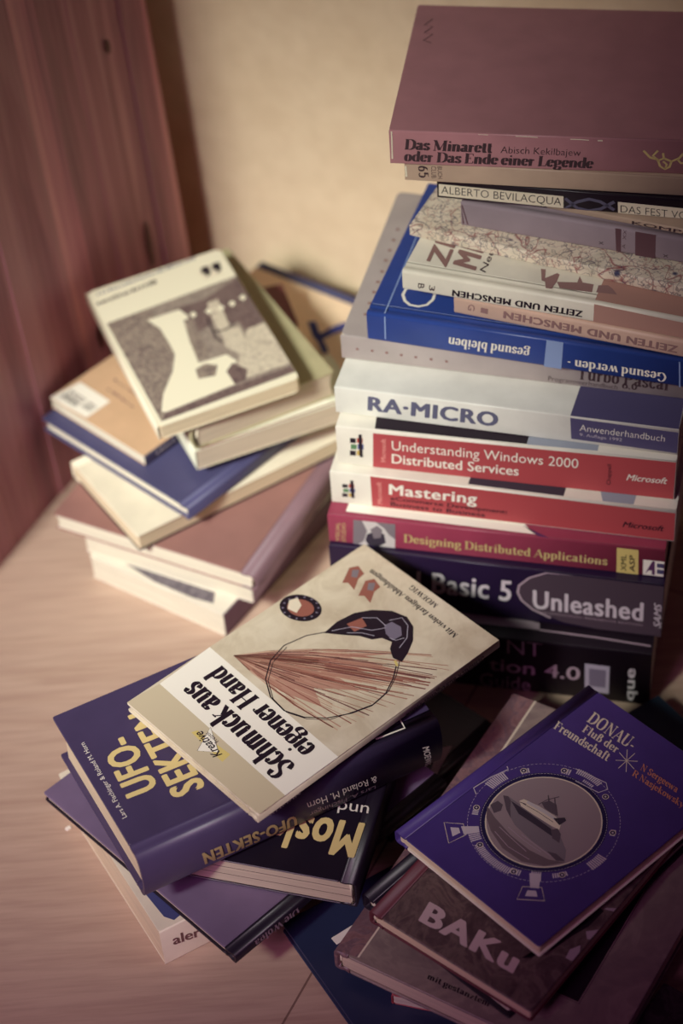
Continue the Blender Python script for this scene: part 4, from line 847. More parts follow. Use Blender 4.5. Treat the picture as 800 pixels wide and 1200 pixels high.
   ["l","top",[[-27.7,46.8],[-4.6,26.4],[19.9,-1.14]],0.49,"feather_red",2.0],
   ["l","top",[[-28.8,29.3],[-29.3,4.1],[-26.5,-22.4]],0.86,"feather_pale",2.2],
   ["l","top",[[4.0,14.7],[20.0,-5.0],[36.6,-27.6]],0.65,"feather_pale",2.4],
   ["l","top",[[-9.5,32.9],[15.7,9.6],[44.0,-20.5]],0.63,"feather_brown",2.0],
   ["l","top",[[-27.7,46.8],[-13.3,30.8],[1.82,11.0]],0.57,"feather_brown",2.2],
   ["l","top",[[-27.7,46.8],[-8.6,29.9],[11.0,8.0]],0.52,"feather_dark",2.4],
   ["l","top",[[-27.7,46.8],[-10.8,26.1],[7.9,-0.38]],0.78,"feather_pale",2.0],
   ["l","top",[[-27.7,46.8],[-18.1,24.5],[-6.7,-2.21]],0.64,"feather_dark",2.2],
   ["l","top",[[-27.7,46.8],[-16.7,32.3],[-3.9,15.1]],0.75,"feather_red",2.4],
   ["l","top",[[-27.7,29.5],[-26.8,10.7],[-24.9,-9.2]],0.57,"feather_red",2.0],
   ["l","top",[[-1.03,13.8],[16.2,-10.3],[34.5,-38.3]],0.44,"feather_base",2.2],
   ["l","top",[[-8.2,12.1],[7.3,-14.2],[25.7,-44.6]],0.66,"feather_brown",2.4],
   ["l","top",[[4.9,-3.3],[21.2,-30.4],[39.4,-61.0]],0.43,"feather_red",2.0],
   ["l","top",[[11.8,-1.4],[25.5,-22.5],[39.5,-46.0]],0.5,"feather_base",2.2],
   ["l","top",[[-10.5,11.9],[2.26,-12.3],[17.1,-39.9]],0.89,"feather_red",2.4],
   ["l","top",[[-27.7,46.8],[-27.1,30.4],[-25.6,13.0]],0.79,"feather_brown",2.0],
   ["l","top",[[-27.7,46.8],[-12.4,26.9],[5.2,2.15]],0.75,"feather_base",2.2],
   ["l","top",[[-18.8,11.9],[-11.0,-8.0],[-0.59,-30.1]],0.54,"feather_dark",2.4],
   ["l","top",[[6.3,-3.0],[23.4,-29.9],[42.3,-60.4]],0.5,"feather_red",2.0],
   ["l","top",[[-27.7,46.8],[-20.6,26.3],[-10.2,2.4]],0.82,"feather_dark",2.2],
   ["l","top",[[11.0,14.9],[35.3,-11.0],[61.2,-42.4]],0.7,"feather_pale",2.4],
   ["l","top",[[-27.7,46.8],[-20.4,25.1],[-10.9,-0.08]],0.45,"feather_brown",2.0],
   ["l","top",[[-27.7,46.8],[-12.4,29.5],[4.0,7.9]],0.71,"feather_brown",2.2],
   ["l","top",[[-5.0,-3.7],[8.8,-29.8],[25.3,-59.0]],0.72,"feather_base",2.4],
   ["l","top",[[-8.7,33.0],[15.2,10.6],[39.6,-17.6]],0.53,"feather_dark",2.0],
   ["l","top",[[9.5,-1.97],[26.7,-28.7],[45.0,-59.2]],0.82,"feather_brown",2.2],
   ["l","top",[[2.21,-3.7],[15.9,-25.5],[31.3,-49.6]],0.85,"feather_brown",2.4],
   ["l","top",[[-22.5,11.8],[-18.3,-8.9],[-13.0,-31.1]],0.44,"feather_base",2.0],
   ["l","top",[[-8.7,33.0],[18.6,7.2],[46.7,-26.2]],0.84,"feather_dark",2.2],
   ["l","top",[[-19.8,11.9],[-10.3,-18.0],[2.8,-51.8]],0.41,"feather_red",2.4],
   ["l","top",[[8.8,-2.18],[22.6,-22.8],[37.2,-45.8]],0.53,"feather_base",2.0],
   ["l","top",[[-27.7,46.8],[-16.8,32.9],[-4.9,16.2]],0.61,"feather_brown",2.2],
   ["l","top",[[-27.7,46.8],[-14.1,30.1],[0.76,9.5]],0.66,"feather_red",2.4],
   ["l","top",[[11.6,14.9],[36.3,-12.0],[61.5,-44.4]],0.45,"feather_base",2.0],
   ["l","top",[[28.4,20.1],[17.1,26.9],[0.91,30.6],[-13.9,26.7],[-26.7,16.7],[-34.5,2.8],[-36.0,-11.8],[-30.7,-24.8],[-21.3,-35.3],[-7.5,-43.3],[5.6,-47.5],[19.0,-46.0],[31.1,-40.0],[41.6,-32.1]],0.8,"ink_black",3],
   ["l","top",[[1.08,28.2],[-13.8,24.4],[-26.5,14.5],[-34.4,0.55],[-35.8,-14.1],[-30.5,-27.0],[-21.1,-37.5],[-5.4,-43.4],[7.8,-47.6],[21.2,-46.1],[33.3,-40.1],[43.8,-32.2]],0.5,"ink_black",3],
   ["p","top",[[26.6,20.6],[39.0,22.2],[52.6,20.1],[62.6,14.0],[71.2,4.1],[74.3,-6.9],[71.0,-16.4],[62.5,-25.0],[52.6,-30.7],[44.5,-33.7],[42.8,-27.1],[46.9,-20.0],[52.0,-16.4],[49.9,-9.2],[44.4,-5.6],[40.8,2.46],[33.5,11.2]],"ink_black",3],
   ["p","top",[[42.4,16.2],[53.0,13.3],[50.4,5.6],[41.0,7.4]],"feather_red",4],
   ["p","top",[[58.7,-2.1],[64.3,-3.2],[65.3,-10.7],[60.5,-16.7],[53.4,-15.8],[54.1,-8.4]],"silver_dark",4],
   ["l","top",[[31.3,18.4],[42.9,11.9],[49.9,0.35],[57.8,-4.4]],0.5,"silver_label",5],
   ["l","top",[[53.0,13.3],[59.9,6.3],[59.1,-3.1]],0.5,"silver_label",5],
   ["l","top",[[64.1,-1.1],[71.4,-5.2],[69.4,-12.9],[61.3,-20.6],[51.8,-23.6]],0.5,"silver_label",5],
   ["l","top",[[36.9,10.2],[43.8,3.3],[47.7,-4.4]],0.5,"silver_label",5],
   ["l","top",[[53.3,-12.6],[54.7,-17.2],[60.1,-19.5]],0.5,"silver_label",5],
   ["l","top",[[42.2,-29.6],[40.0,-34.2]],1.6,"label_yellow",4],
   ["p","top",[[38.7,36.5],[36.2,34.8],[33.3,34.1],[30.2,34.4],[27.2,35.5],[24.4,37.6],[22.1,40.5],[20.4,43.8],[19.4,47.5],[19.1,51.3],[19.7,54.9],[21.1,58.1],[23.1,60.6],[25.6,62.3],[28.6,63.1],[31.7,62.9],[34.7,61.7],[37.5,59.6],[39.9,56.7],[41.6,53.3],[42.6,49.5],[42.8,45.7],[42.2,42.1],[40.8,39.0]],"ink_black",2],
   ["p","top",[[35.9,40.8],[34.3,39.7],[32.4,39.3],[30.4,39.4],[28.5,40.2],[26.7,41.5],[25.2,43.3],[24.1,45.5],[23.5,47.8],[23.4,50.3],[23.7,52.6],[24.6,54.6],[25.9,56.2],[27.6,57.4],[29.4,57.9],[31.4,57.7],[33.4,57.0],[35.2,55.6],[36.7,53.8],[37.8,51.6],[38.4,49.2],[38.5,46.8],[38.1,44.5],[37.2,42.4]],"feather_red",3],
   ["p","top",[[30.2,59.1],[35.7,56.9],[32.9,49.8],[26.0,46.9],[24.3,53.9]],"label_cream",4],
   ["p","top",[[39.8,39.6],[39.3,39.3],[38.7,39.6],[38.4,40.2],[38.6,40.8],[39.2,41.0],[39.7,40.8],[40.0,40.2]],"silver_dark",4],
   ["p","top",[[36.1,37.1],[35.6,36.9],[35.0,37.2],[34.7,37.8],[34.9,38.3],[35.5,38.6],[36.0,38.3],[36.3,37.7]],"silver_dark",4],
   ["p","top",[[31.5,36.9],[30.9,36.6],[30.4,36.9],[30.1,37.5],[30.3,38.0],[30.9,38.3],[31.4,38.0],[31.7,37.5]],"silver_dark",4],
   ["p","top",[[26.9,38.8],[26.4,38.5],[25.8,38.8],[25.5,39.4],[25.7,39.9],[26.3,40.2],[26.8,39.9],[27.1,39.3]],"silver_dark",4],
   ["p","top",[[23.2,42.5],[22.7,42.2],[22.1,42.5],[21.9,43.0],[22.1,43.6],[22.6,43.9],[23.2,43.6],[23.4,43.0]],"silver_dark",4],
   ["p","top",[[21.2,47.2],[20.6,47.0],[20.1,47.2],[19.8,47.8],[20.0,48.4],[20.5,48.7],[21.1,48.4],[21.4,47.8]],"silver_dark",4],
   ["p","top",[[21.2,52.2],[20.6,51.9],[20.1,52.2],[19.8,52.8],[20.0,53.4],[20.5,53.6],[21.1,53.4],[21.4,52.8]],"silver_dark",4],
   ["p","top",[[23.2,56.3],[22.7,56.0],[22.1,56.3],[21.8,56.9],[22.0,57.5],[22.6,57.7],[23.1,57.5],[23.4,56.9]],"silver_dark",4],
   ["p","top",[[26.9,58.8],[26.4,58.5],[25.8,58.8],[25.5,59.4],[25.7,60.0],[26.3,60.2],[26.8,60.0],[27.1,59.4]],"silver_dark",4],
   ["p","top",[[31.6,59.1],[31.0,58.8],[30.4,59.1],[30.2,59.7],[30.4,60.3],[30.9,60.5],[31.5,60.3],[31.7,59.7]],"silver_dark",4],
   ["p","top",[[36.2,57.2],[35.6,57.0],[35.1,57.2],[34.8,57.8],[35.0,58.4],[35.5,58.6],[36.1,58.4],[36.4,57.8]],"silver_dark",4],
   ["p","top",[[39.9,53.5],[39.4,53.2],[38.8,53.5],[38.5,54.1],[38.7,54.6],[39.2,54.9],[39.8,54.6],[40.1,54.0]],"silver_dark",4],
   ["p","top",[[41.9,48.6],[41.4,48.4],[40.8,48.6],[40.5,49.2],[40.7,49.8],[41.3,50.1],[41.9,49.8],[42.1,49.2]],"silver_dark",4],
   ["p","top",[[41.9,43.7],[41.4,43.4],[40.8,43.7],[40.5,44.3],[40.7,44.9],[41.3,45.1],[41.8,44.9],[42.1,44.2]],"silver_dark",4],
   ["p","top",[[65.8,46.4],[78.7,53.6],[84.2,50.8],[81.9,42.3],[75.9,41.6],[67.0,35.9],[68.6,43.6]],"feather_red",2],
   ["p","top",[[78.8,50.8],[82.1,47.5],[76.0,42.8],[73.9,46.4]],"photo_mid",3],
   ["p","top",[[65.1,29.9],[77.9,36.9],[83.3,34.1],[81.0,25.7],[75.0,25.1],[66.2,19.5],[67.9,27.1]],"feather_red",2],
   ["p","top",[[78.0,34.1],[81.2,30.8],[75.2,26.3],[73.0,29.8]],"photo_mid",3],
   ["t","top","Mit vielen farbigen Abbildungen","serif",[[86.5,-42.1],[88.5,41.7],[82.5,-41.9]],"ink_black"],
   ["t","top","MOEWIG","serif",[[96.3,-13.8],[97.0,11.9],[92.5,-13.8]],"ink_black"],
   ["t","spine","Schmuck aus eigener Hand","serif",[[87.4,4.7],[18.7,2.8],[87.7,-1.11]],"ink_brown"],
   ["t","spine","MOEWIG","serif",[[-68.7,2.14],[-93.4,1.57],[-68.8,-3.0]],"print_mauve"]],
  'M3': [
   ["t","top","Moskau","cond",[[-36.9,-61.7],[-40.0,13.9],[-64.7,-61.4]],"ufo_yellow"],
   ["t","top","und","sans",[[-22.5,-60.8],[-23.2,-41.2],[-31.9,-61.9]],"print_white"]],
  'M4': [
   ["t","spine","Die Wolga","serif",[[-40.6,5.3],[-77.6,8.4],[-39.5,-2.0]],"print_lilac"]],
  'M5': [
   ["t","spine","aler","bold",[[-57.6,15.9],[-38.9,11.6],[-57.6,25.9]],"print_umber"],
   ["p","top",[[-59.6,-39.5],[-57.1,-65.6],[-52.9,-71.3],[-44.6,-69.1],[-43.5,-48.2]],"blue_print",0]],
  'M6': [
   ["p","top",[[15.6,-11.3],[22.0,-16.6],[-12.8,-28.1],[-12.4,-19.2],[-6.7,-20.9]],"print_mauve",0],
   ["t","top","DA","sans",[[-25.3,-19.1],[-10.8,-18.9],[-24.3,-14.2]],"band_brown"]],
  'D1': [
   ["t","top","DONAU-","serif",[[-61.5,-39.9],[-63.1,-3.1],[-70.5,-41.9]],"label_cream"],
   ["t","top","Fluß der","serif",[[-53.2,-36.2],[-54.5,-7.9],[-59.1,-37.8]],"label_cream"],
   ["t","top","Freundschaft","serif",[[-42.5,-51.0],[-45.7,-7.2],[-48.8,-52.9]],"label_cream"],
   ["l","top",[[-50.1,-4.1],[-59.0,6.4]],0.45,"label_cream",1],
   ["l","top",[[-56.4,-6.8],[-52.8,9.1]],0.45,"label_cream",1],
   ["l","top",[[-61.6,-4.9],[-47.6,7.2]],0.45,"label_cream",1],
   ["l","top",[[-62.7,0.64],[-46.5,1.7]],0.45,"label_cream",1],
   ["t","top","N Sergeewa","serif",[[-55.1,12.0],[-56.6,40.9],[-59.8,10.2]],"orange_print"],
   ["t","top","R Nasjekowsky","serif",[[-48.0,11.6],[-50.0,51.7],[-52.5,9.9]],"orange_print"],
   ["p","top",[[52.6,-1.58],[52.3,3.1],[51.4,7.7],[49.9,12.2],[47.8,16.4],[45.2,20.3],[42.1,23.8],[38.5,26.9],[34.6,29.6],[30.4,31.6],[25.9,33.1],[21.3,34.1],[16.6,34.4],[11.9,34.1],[7.3,33.1],[2.9,31.6],[-1.33,29.6],[-5.2,26.9],[-8.8,23.8],[-11.9,20.3],[-14.5,16.4],[-16.6,12.2],[-18.1,7.7],[-19.0,3.1],[-19.3,-1.58],[-19.0,-6.3],[-18.1,-10.9],[-16.6,-15.3],[-14.5,-19.6],[-11.9,-23.5],[-8.8,-27.0],[-5.2,-30.1],[-1.33,-32.7],[2.9,-34.8],[7.3,-36.3],[11.9,-37.2],[16.6,-37.5],[21.3,-37.2],[25.9,-36.3],[30.4,-34.8],[34.6,-32.7],[38.5,-30.1],[42.1,-27.0],[45.2,-23.5],[47.8,-19.6],[49.9,-15.3],[51.4,-10.9],[52.3,-6.3]],"label_cream",1],
   ["p","top",[[51.7,-1.58],[51.4,3.0],[50.5,7.5],[49.0,11.8],[47.0,15.9],[44.4,19.8],[41.4,23.2],[38.0,26.2],[34.2,28.8],[30.1,30.8],[25.7,32.3],[21.2,33.2],[16.6,33.5],[12.1,33.2],[7.6,32.3],[3.2,30.8],[-0.88,28.8],[-4.7,26.2],[-8.1,23.2],[-11.2,19.8],[-13.7,15.9],[-15.7,11.8],[-17.2,7.5],[-18.1,3.0],[-18.4,-1.58],[-18.1,-6.2],[-17.2,-10.7],[-15.7,-15.0],[-13.7,-19.1],[-11.2,-22.9],[-8.1,-26.4],[-4.7,-29.4],[-0.88,-31.9],[3.2,-34.0],[7.6,-35.4],[12.1,-36.3],[16.6,-36.6],[21.2,-36.3],[25.7,-35.4],[30.1,-34.0],[34.2,-31.9],[38.0,-29.4],[41.4,-26.4],[44.4,-22.9],[47.0,-19.1],[49.0,-15.0],[50.5,-10.7],[51.4,-6.2]],"photo_sky",2],
   ["p","top",[[55.9,-1.58],[55.6,3.5],[54.5,8.6],[52.9,13.4],[50.6,18.1],[47.8,22.3],[44.4,26.2],[40.5,29.6],[36.3,32.4],[31.7,34.7],[26.8,36.3],[21.8,37.3],[16.6,37.7],[11.5,37.3],[6.5,36.3],[1.62,34.7],[-3.0,32.4],[-7.2,29.6],[-11.1,26.2],[-14.5,22.3],[-17.4,18.1],[-19.6,13.4],[-21.3,8.6],[-22.3,3.5],[-22.6,-1.58],[-22.3,-6.7],[-21.3,-11.7],[-19.6,-16.6],[-17.4,-21.2],[-14.5,-25.5],[-11.1,-29.3],[-7.2,-32.7],[-3.0,-35.6],[1.62,-37.8],[6.5,-39.5],[11.5,-40.5],[16.6,-40.8],[21.8,-40.5],[26.8,-39.5],[31.7,-37.8],[36.3,-35.6],[40.5,-32.7],[44.4,-29.3],[47.8,-25.5],[50.6,-21.2],[52.9,-16.6],[54.5,-11.7],[55.6,-6.7]],"navy_print",0],
   ["l","top",[[63.2,-1.58],[63.2,-0.78],[63.2,0.02]],0.28,"print_lilac",1],
   ["l","top",[[63.2,1.08],[63.1,1.88],[63.1,2.7]],0.28,"print_lilac",1],
   ["l","top",[[63.0,3.7],[62.9,4.5],[62.7,5.3]],0.28,"print_lilac",1],
   ["l","top",[[62.6,6.4],[62.4,7.2],[62.3,7.9]],0.28,"print_lilac",1],
   ["l","top",[[62.0,9.0],[61.9,9.8],[61.6,10.5]],0.28,"print_lilac",1],
   ["l","top",[[61.4,11.6],[61.1,12.3],[60.9,13.1]],0.28,"print_lilac",1],
   ["l","top",[[60.5,14.1],[60.3,14.8],[60.0,15.6]],0.28,"print_lilac",1],
   ["l","top",[[59.6,16.6],[59.3,17.3],[58.9,18.0]],0.28,"print_lilac",1],
   ["l","top",[[58.5,19.0],[58.1,19.7],[57.7,20.4]],0.28,"print_lilac",1],
   ["l","top",[[57.2,21.3],[56.8,22.0],[56.4,22.7]],0.28,"print_lilac",1],
   ["l","top",[[55.9,23.6],[55.4,24.3],[55.0,24.9]],0.28,"print_lilac",1],
   ["l","top",[[54.4,25.8],[53.9,26.5],[53.4,27.1]],0.28,"print_lilac",1],
   ["l","top",[[52.7,27.9],[52.2,28.5],[51.7,29.1]],0.28,"print_lilac",1],
   ["l","top",[[51.0,29.9],[50.4,30.5],[49.9,31.1]],0.28,"print_lilac",1],
   ["l","top",[[49.1,31.9],[48.5,32.4],[48.0,32.9]],0.28,"print_lilac",1],
   ["l","top",[[47.2,33.6],[46.6,34.2],[45.9,34.7]],0.28,"print_lilac",1],
   ["l","top",[[45.1,35.3],[44.5,35.8],[43.8,36.3]],0.28,"print_lilac",1],
   ["l","top",[[43.0,36.9],[42.3,37.3],[41.6,37.8]],0.28,"print_lilac",1],
   ["l","top",[[40.7,38.3],[40.0,38.7],[39.3,39.1]],0.28,"print_lilac",1],
   ["l","top",[[38.4,39.6],[37.7,40.0],[37.0,40.4]],0.28,"print_lilac",1],
   ["l","top",[[36.0,40.8],[35.3,41.1],[34.5,41.5]],0.28,"print_lilac",1],
   ["l","top",[[33.5,41.9],[32.8,42.1],[32.0,42.4]],0.28,"print_lilac",1],
   ["l","top",[[31.0,42.8],[30.3,43.0],[29.5,43.2]],0.28,"print_lilac",1],
   ["l","top",[[28.5,43.5],[27.7,43.7],[26.9,43.9]],0.28,"print_lilac",1],
   ["l","top",[[25.9,44.1],[25.1,44.2],[24.3,44.4]],0.28,"print_lilac",1],
   ["l","top",[[23.3,44.6],[22.5,44.7],[21.7,44.8]],0.28,"print_lilac",1],
   ["l","top",[[20.6,44.9],[19.8,44.9],[19.0,45.0]],0.28,"print_lilac",1],
   ["l","top",[[18.0,45.0],[17.2,45.0],[16.4,45.0]],0.28,"print_lilac",1],
   ["l","top",[[15.3,45.0],[14.5,45.0],[13.7,44.9]],0.28,"print_lilac",1],
   ["l","top",[[12.7,44.9],[11.9,44.8],[11.1,44.7]],0.28,"print_lilac",1],
   ["l","top",[[10.0,44.6],[9.2,44.4],[8.4,44.3]],0.28,"print_lilac",1],
   ["l","top",[[7.4,44.1],[6.6,43.9],[5.8,43.8]],0.28,"print_lilac",1],
   ["l","top",[[4.8,43.5],[4.0,43.3],[3.2,43.1]],0.28,"print_lilac",1],
   ["l","top",[[2.24,42.8],[1.48,42.5],[0.73,42.2]],0.28,"print_lilac",1],
   ["l","top",[[-0.27,41.9],[-1.01,41.6],[-1.75,41.2]],0.28,"print_lilac",1],
   ["l","top",[[-2.7,40.8],[-3.5,40.5],[-4.2,40.1]],0.28,"print_lilac",1],
   ["l","top",[[-5.1,39.6],[-5.8,39.3],[-6.5,38.9]],0.28,"print_lilac",1],
   ["l","top",[[-7.4,38.3],[-8.1,37.9],[-8.8,37.5]],0.28,"print_lilac",1],
   ["l","top",[[-9.7,36.9],[-10.3,36.4],[-11.0,36.0]],0.28,"print_lilac",1],
   ["l","top",[[-11.8,35.3],[-12.4,34.8],[-13.1,34.3]],0.28,"print_lilac",1],
   ["l","top",[[-13.9,33.6],[-14.5,33.1],[-15.1,32.6]],0.28,"print_lilac",1],
   ["l","top",[[-15.8,31.9],[-16.4,31.3],[-17.0,30.7]],0.28,"print_lilac",1],
   ["l","top",[[-17.7,29.9],[-18.2,29.3],[-18.8,28.7]],0.28,"print_lilac",1],
   ["l","top",[[-19.4,27.9],[-19.9,27.3],[-20.4,26.7]],0.28,"print_lilac",1],
   ["l","top",[[-21.1,25.8],[-21.5,25.2],[-22.0,24.5]],0.28,"print_lilac",1],
   ["l","top",[[-22.6,23.6],[-23.0,22.9],[-23.4,22.3]],0.28,"print_lilac",1],
   ["l","top",[[-23.9,21.3],[-24.3,20.6],[-24.7,19.9]],0.28,"print_lilac",1],
   ["l","top",[[-25.2,19.0],[-25.5,18.3],[-25.9,17.5]],0.28,"print_lilac",1],
   ["l","top",[[-26.3,16.6],[-26.6,15.8],[-26.9,15.1]],0.28,"print_lilac",1],
   ["l","top",[[-27.3,14.1],[-27.5,13.3],[-27.8,12.6]],0.28,"print_lilac",1],
   ["l","top",[[-28.1,11.6],[-28.3,10.8],[-28.5,10.0]],0.28,"print_lilac",1],
   ["l","top",[[-28.8,9.0],[-28.9,8.2],[-29.1,7.4]],0.28,"print_lilac",1],
   ["l","top",[[-29.3,6.4],[-29.4,5.6],[-29.5,4.8]],0.28,"print_lilac",1],
   ["l","top",[[-29.7,3.7],[-29.8,2.9],[-29.8,2.14]],0.28,"print_lilac",1],
   ["l","top",[[-29.9,1.08],[-29.9,0.28],[-30.0,-0.52]],0.28,"print_lilac",1],
   ["l","top",[[-30.0,-1.58],[-30.0,-2.38],[-29.9,-3.2]],0.28,"print_lilac",1],
   ["l","top",[[-29.9,-4.2],[-29.8,-5.0],[-29.8,-5.8]],0.28,"print_lilac",1],
   ["l","top",[[-29.7,-6.9],[-29.6,-7.7],[-29.5,-8.5]],0.28,"print_lilac",1],
   ["l","top",[[-29.3,-9.5],[-29.1,-10.3],[-29.0,-11.1]],0.28,"print_lilac",1],
   ["l","top",[[-28.8,-12.1],[-28.6,-12.9],[-28.4,-13.7]],0.28,"print_lilac",1],
   ["l","top",[[-28.1,-14.7],[-27.9,-15.5],[-27.6,-16.2]],0.28,"print_lilac",1],
   ["l","top",[[-27.3,-17.2],[-27.0,-18.0],[-26.7,-18.7]],0.28,"print_lilac",1],
   ["l","top",[[-26.3,-19.7],[-26.0,-20.5],[-25.6,-21.2]],0.28,"print_lilac",1],
   ["l","top",[[-25.2,-22.1],[-24.8,-22.9],[-24.5,-23.6]],0.28,"print_lilac",1],
   ["l","top",[[-23.9,-24.5],[-23.6,-25.2],[-23.1,-25.9]],0.28,"print_lilac",1],
   ["l","top",[[-22.6,-26.8],[-22.1,-27.4],[-21.7,-28.1]],0.28,"print_lilac",1],
   ["l","top",[[-21.1,-29.0],[-20.6,-29.6],[-20.1,-30.2]],0.28,"print_lilac",1],
   ["l","top",[[-19.4,-31.1],[-18.9,-31.7],[-18.4,-32.3]],0.28,"print_lilac",1],
   ["l","top",[[-17.7,-33.1],[-17.1,-33.7],[-16.6,-34.3]],0.28,"print_lilac",1],
   ["l","top",[[-15.8,-35.0],[-15.3,-35.6],[-14.7,-36.1]],0.28,"print_lilac",1],
   ["l","top",[[-13.9,-36.8],[-13.3,-37.3],[-12.7,-37.8]],0.28,"print_lilac",1],
   ["l","top",[[-11.8,-38.5],[-11.2,-39.0],[-10.5,-39.5]],0.28,"print_lilac",1],
   ["l","top",[[-9.7,-40.1],[-9.0,-40.5],[-8.3,-40.9]],0.28,"print_lilac",1],
   ["l","top",[[-7.4,-41.5],[-6.7,-41.9],[-6.0,-42.3]],0.28,"print_lilac",1],
   ["l","top",[[-5.1,-42.8],[-4.4,-43.2],[-3.7,-43.5]],0.28,"print_lilac",1],
   ["l","top",[[-2.7,-44.0],[-1.99,-44.3],[-1.26,-44.6]],0.28,"print_lilac",1],
   ["l","top",[[-0.27,-45.0],[0.48,-45.3],[1.23,-45.6]],0.28,"print_lilac",1],
   ["l","top",[[2.24,-45.9],[3.0,-46.1],[3.8,-46.4]],0.28,"print_lilac",1],
   ["l","top",[[4.8,-46.7],[5.6,-46.9],[6.3,-47.0]],0.28,"print_lilac",1],
   ["l","top",[[7.4,-47.3],[8.2,-47.4],[8.9,-47.5]],0.28,"print_lilac",1],
   ["l","top",[[10.0,-47.7],[10.8,-47.8],[11.6,-47.9]],0.28,"print_lilac",1],
   ["l","top",[[12.7,-48.0],[13.4,-48.1],[14.2,-48.1]],0.28,"print_lilac",1],
   ["l","top",[[15.3,-48.2],[16.1,-48.2],[16.9,-48.2]],0.28,"print_lilac",1],
   ["l","top",[[18.0,-48.2],[18.8,-48.1],[19.6,-48.1]],0.28,"print_lilac",1],
   ["l","top",[[20.6,-48.0],[21.4,-47.9],[22.2,-47.9]],0.28,"print_lilac",1],
   ["l","top",[[23.3,-47.7],[24.1,-47.6],[24.9,-47.5]],0.28,"print_lilac",1],
   ["l","top",[[25.9,-47.3],[26.7,-47.1],[27.5,-46.9]],0.28,"print_lilac",1],
   ["l","top",[[28.5,-46.7],[29.3,-46.5],[30.0,-46.2]],0.28,"print_lilac",1],
   ["l","top",[[31.0,-45.9],[31.8,-45.7],[32.5,-45.4]],0.28,"print_lilac",1],
   ["l","top",[[33.5,-45.0],[34.3,-44.7],[35.0,-44.4]],0.28,"print_lilac",1],
   ["l","top",[[36.0,-44.0],[36.7,-43.6],[37.4,-43.3]],0.28,"print_lilac",1],
   ["l","top",[[38.4,-42.8],[39.1,-42.4],[39.8,-42.0]],0.28,"print_lilac",1],
   ["l","top",[[40.7,-41.5],[41.4,-41.1],[42.1,-40.6]],0.28,"print_lilac",1],
   ["l","top",[[43.0,-40.1],[43.6,-39.6],[44.2,-39.1]],0.28,"print_lilac",1],
   ["l","top",[[45.1,-38.5],[45.7,-38.0],[46.4,-37.5]],0.28,"print_lilac",1],
   ["l","top",[[47.2,-36.8],[47.8,-36.3],[48.4,-35.7]],0.28,"print_lilac",1],
   ["l","top",[[49.1,-35.0],[49.7,-34.4],[50.2,-33.9]],0.28,"print_lilac",1],
   ["l","top",[[51.0,-33.1],[51.5,-32.5],[52.0,-31.9]],0.28,"print_lilac",1],
   ["l","top",[[52.7,-31.1],[53.2,-30.5],[53.7,-29.8]],0.28,"print_lilac",1],
   ["l","top",[[54.4,-29.0],[54.8,-28.3],[55.3,-27.7]],0.28,"print_lilac",1],
   ["l","top",[[55.9,-26.8],[56.3,-26.1],[56.7,-25.4]],0.28,"print_lilac",1],
   ["l","top",[[57.2,-24.5],[57.6,-23.8],[58.0,-23.1]],0.28,"print_lilac",1],
   ["l","top",[[58.5,-22.1],[58.8,-21.4],[59.1,-20.7]],0.28,"print_lilac",1],
   ["l","top",[[59.6,-19.7],[59.9,-19.0],[60.2,-18.2]],0.28,"print_lilac",1],
   ["l","top",[[60.5,-17.2],[60.8,-16.5],[61.0,-15.7]],0.28,"print_lilac",1],
   ["l","top",[[61.4,-14.7],[61.6,-13.9],[61.8,-13.2]],0.28,"print_lilac",1],
   ["l","top",[[62.0,-12.1],[62.2,-11.4],[62.4,-10.6]],0.28,"print_lilac",1],
   ["l","top",[[62.6,-9.5],[62.7,-8.7],[62.8,-8.0]],0.28,"print_lilac",1],
   ["l","top",[[63.0,-6.9],[63.0,-6.1],[63.1,-5.3]],0.28,"print_lilac",1],
   ["l","top",[[63.2,-4.2],[63.2,-3.4],[63.2,-2.6]],0.28,"print_lilac",1],
   ["l","top",[[55.2,-1.58],[55.2,-0.87],[55.2,-0.17]],0.25,"print_lilac",1],
   ["l","top",[[55.1,0.44],[55.1,1.14],[55.0,1.85]],0.25,"print_lilac",1],
   ["l","top",[[55.0,2.45],[54.9,3.1],[54.8,3.9]],0.25,"print_lilac",1],
   ["l","top",[[54.7,4.5],[54.6,5.2],[54.5,5.8]],0.25,"print_lilac",1],
   ["l","top",[[54.4,6.4],[54.2,7.1],[54.0,7.8]],0.25,"print_lilac",1],
   ["l","top",[[53.9,8.4],[53.7,9.1],[53.5,9.8]],0.25,"print_lilac",1],
   ["l","top",[[53.3,10.3],[53.1,11.0],[52.8,11.7]],0.25,"print_lilac",1],
   ["l","top",[[52.6,12.2],[52.4,12.9],[52.1,13.5]],0.25,"print_lilac",1],
   ["l","top",[[51.9,14.1],[51.6,14.7],[51.3,15.4]],0.25,"print_lilac",1],
   ["l","top",[[51.0,15.9],[50.7,16.6],[50.3,17.2]],0.25,"print_lilac",1],
   ["l","top",[[50.0,17.7],[49.7,18.3],[49.3,18.9]],0.25,"print_lilac",1],
   ["l","top",[[49.0,19.4],[48.6,20.0],[48.2,20.6]],0.25,"print_lilac",1],
   ["l","top",[[47.8,21.1],[47.4,21.6],[47.0,22.2]],0.25,"print_lilac",1],
   ["l","top",[[46.6,22.7],[46.1,23.2],[45.7,23.8]],0.25,"print_lilac",1],
   ["l","top",[[45.3,24.2],[44.8,24.7],[44.3,25.2]],0.25,"print_lilac",1],
   ["l","top",[[43.9,25.7],[43.4,26.2],[42.9,26.7]],0.25,"print_lilac",1],
   ["l","top",[[42.4,27.1],[41.9,27.5],[41.4,28.0]],0.25,"print_lilac",1],
   ["l","top",[[40.9,28.4],[40.4,28.8],[39.8,29.2]],0.25,"print_lilac",1],
   ["l","top",[[39.3,29.6],[38.7,30.0],[38.1,30.4]],0.25,"print_lilac",1],
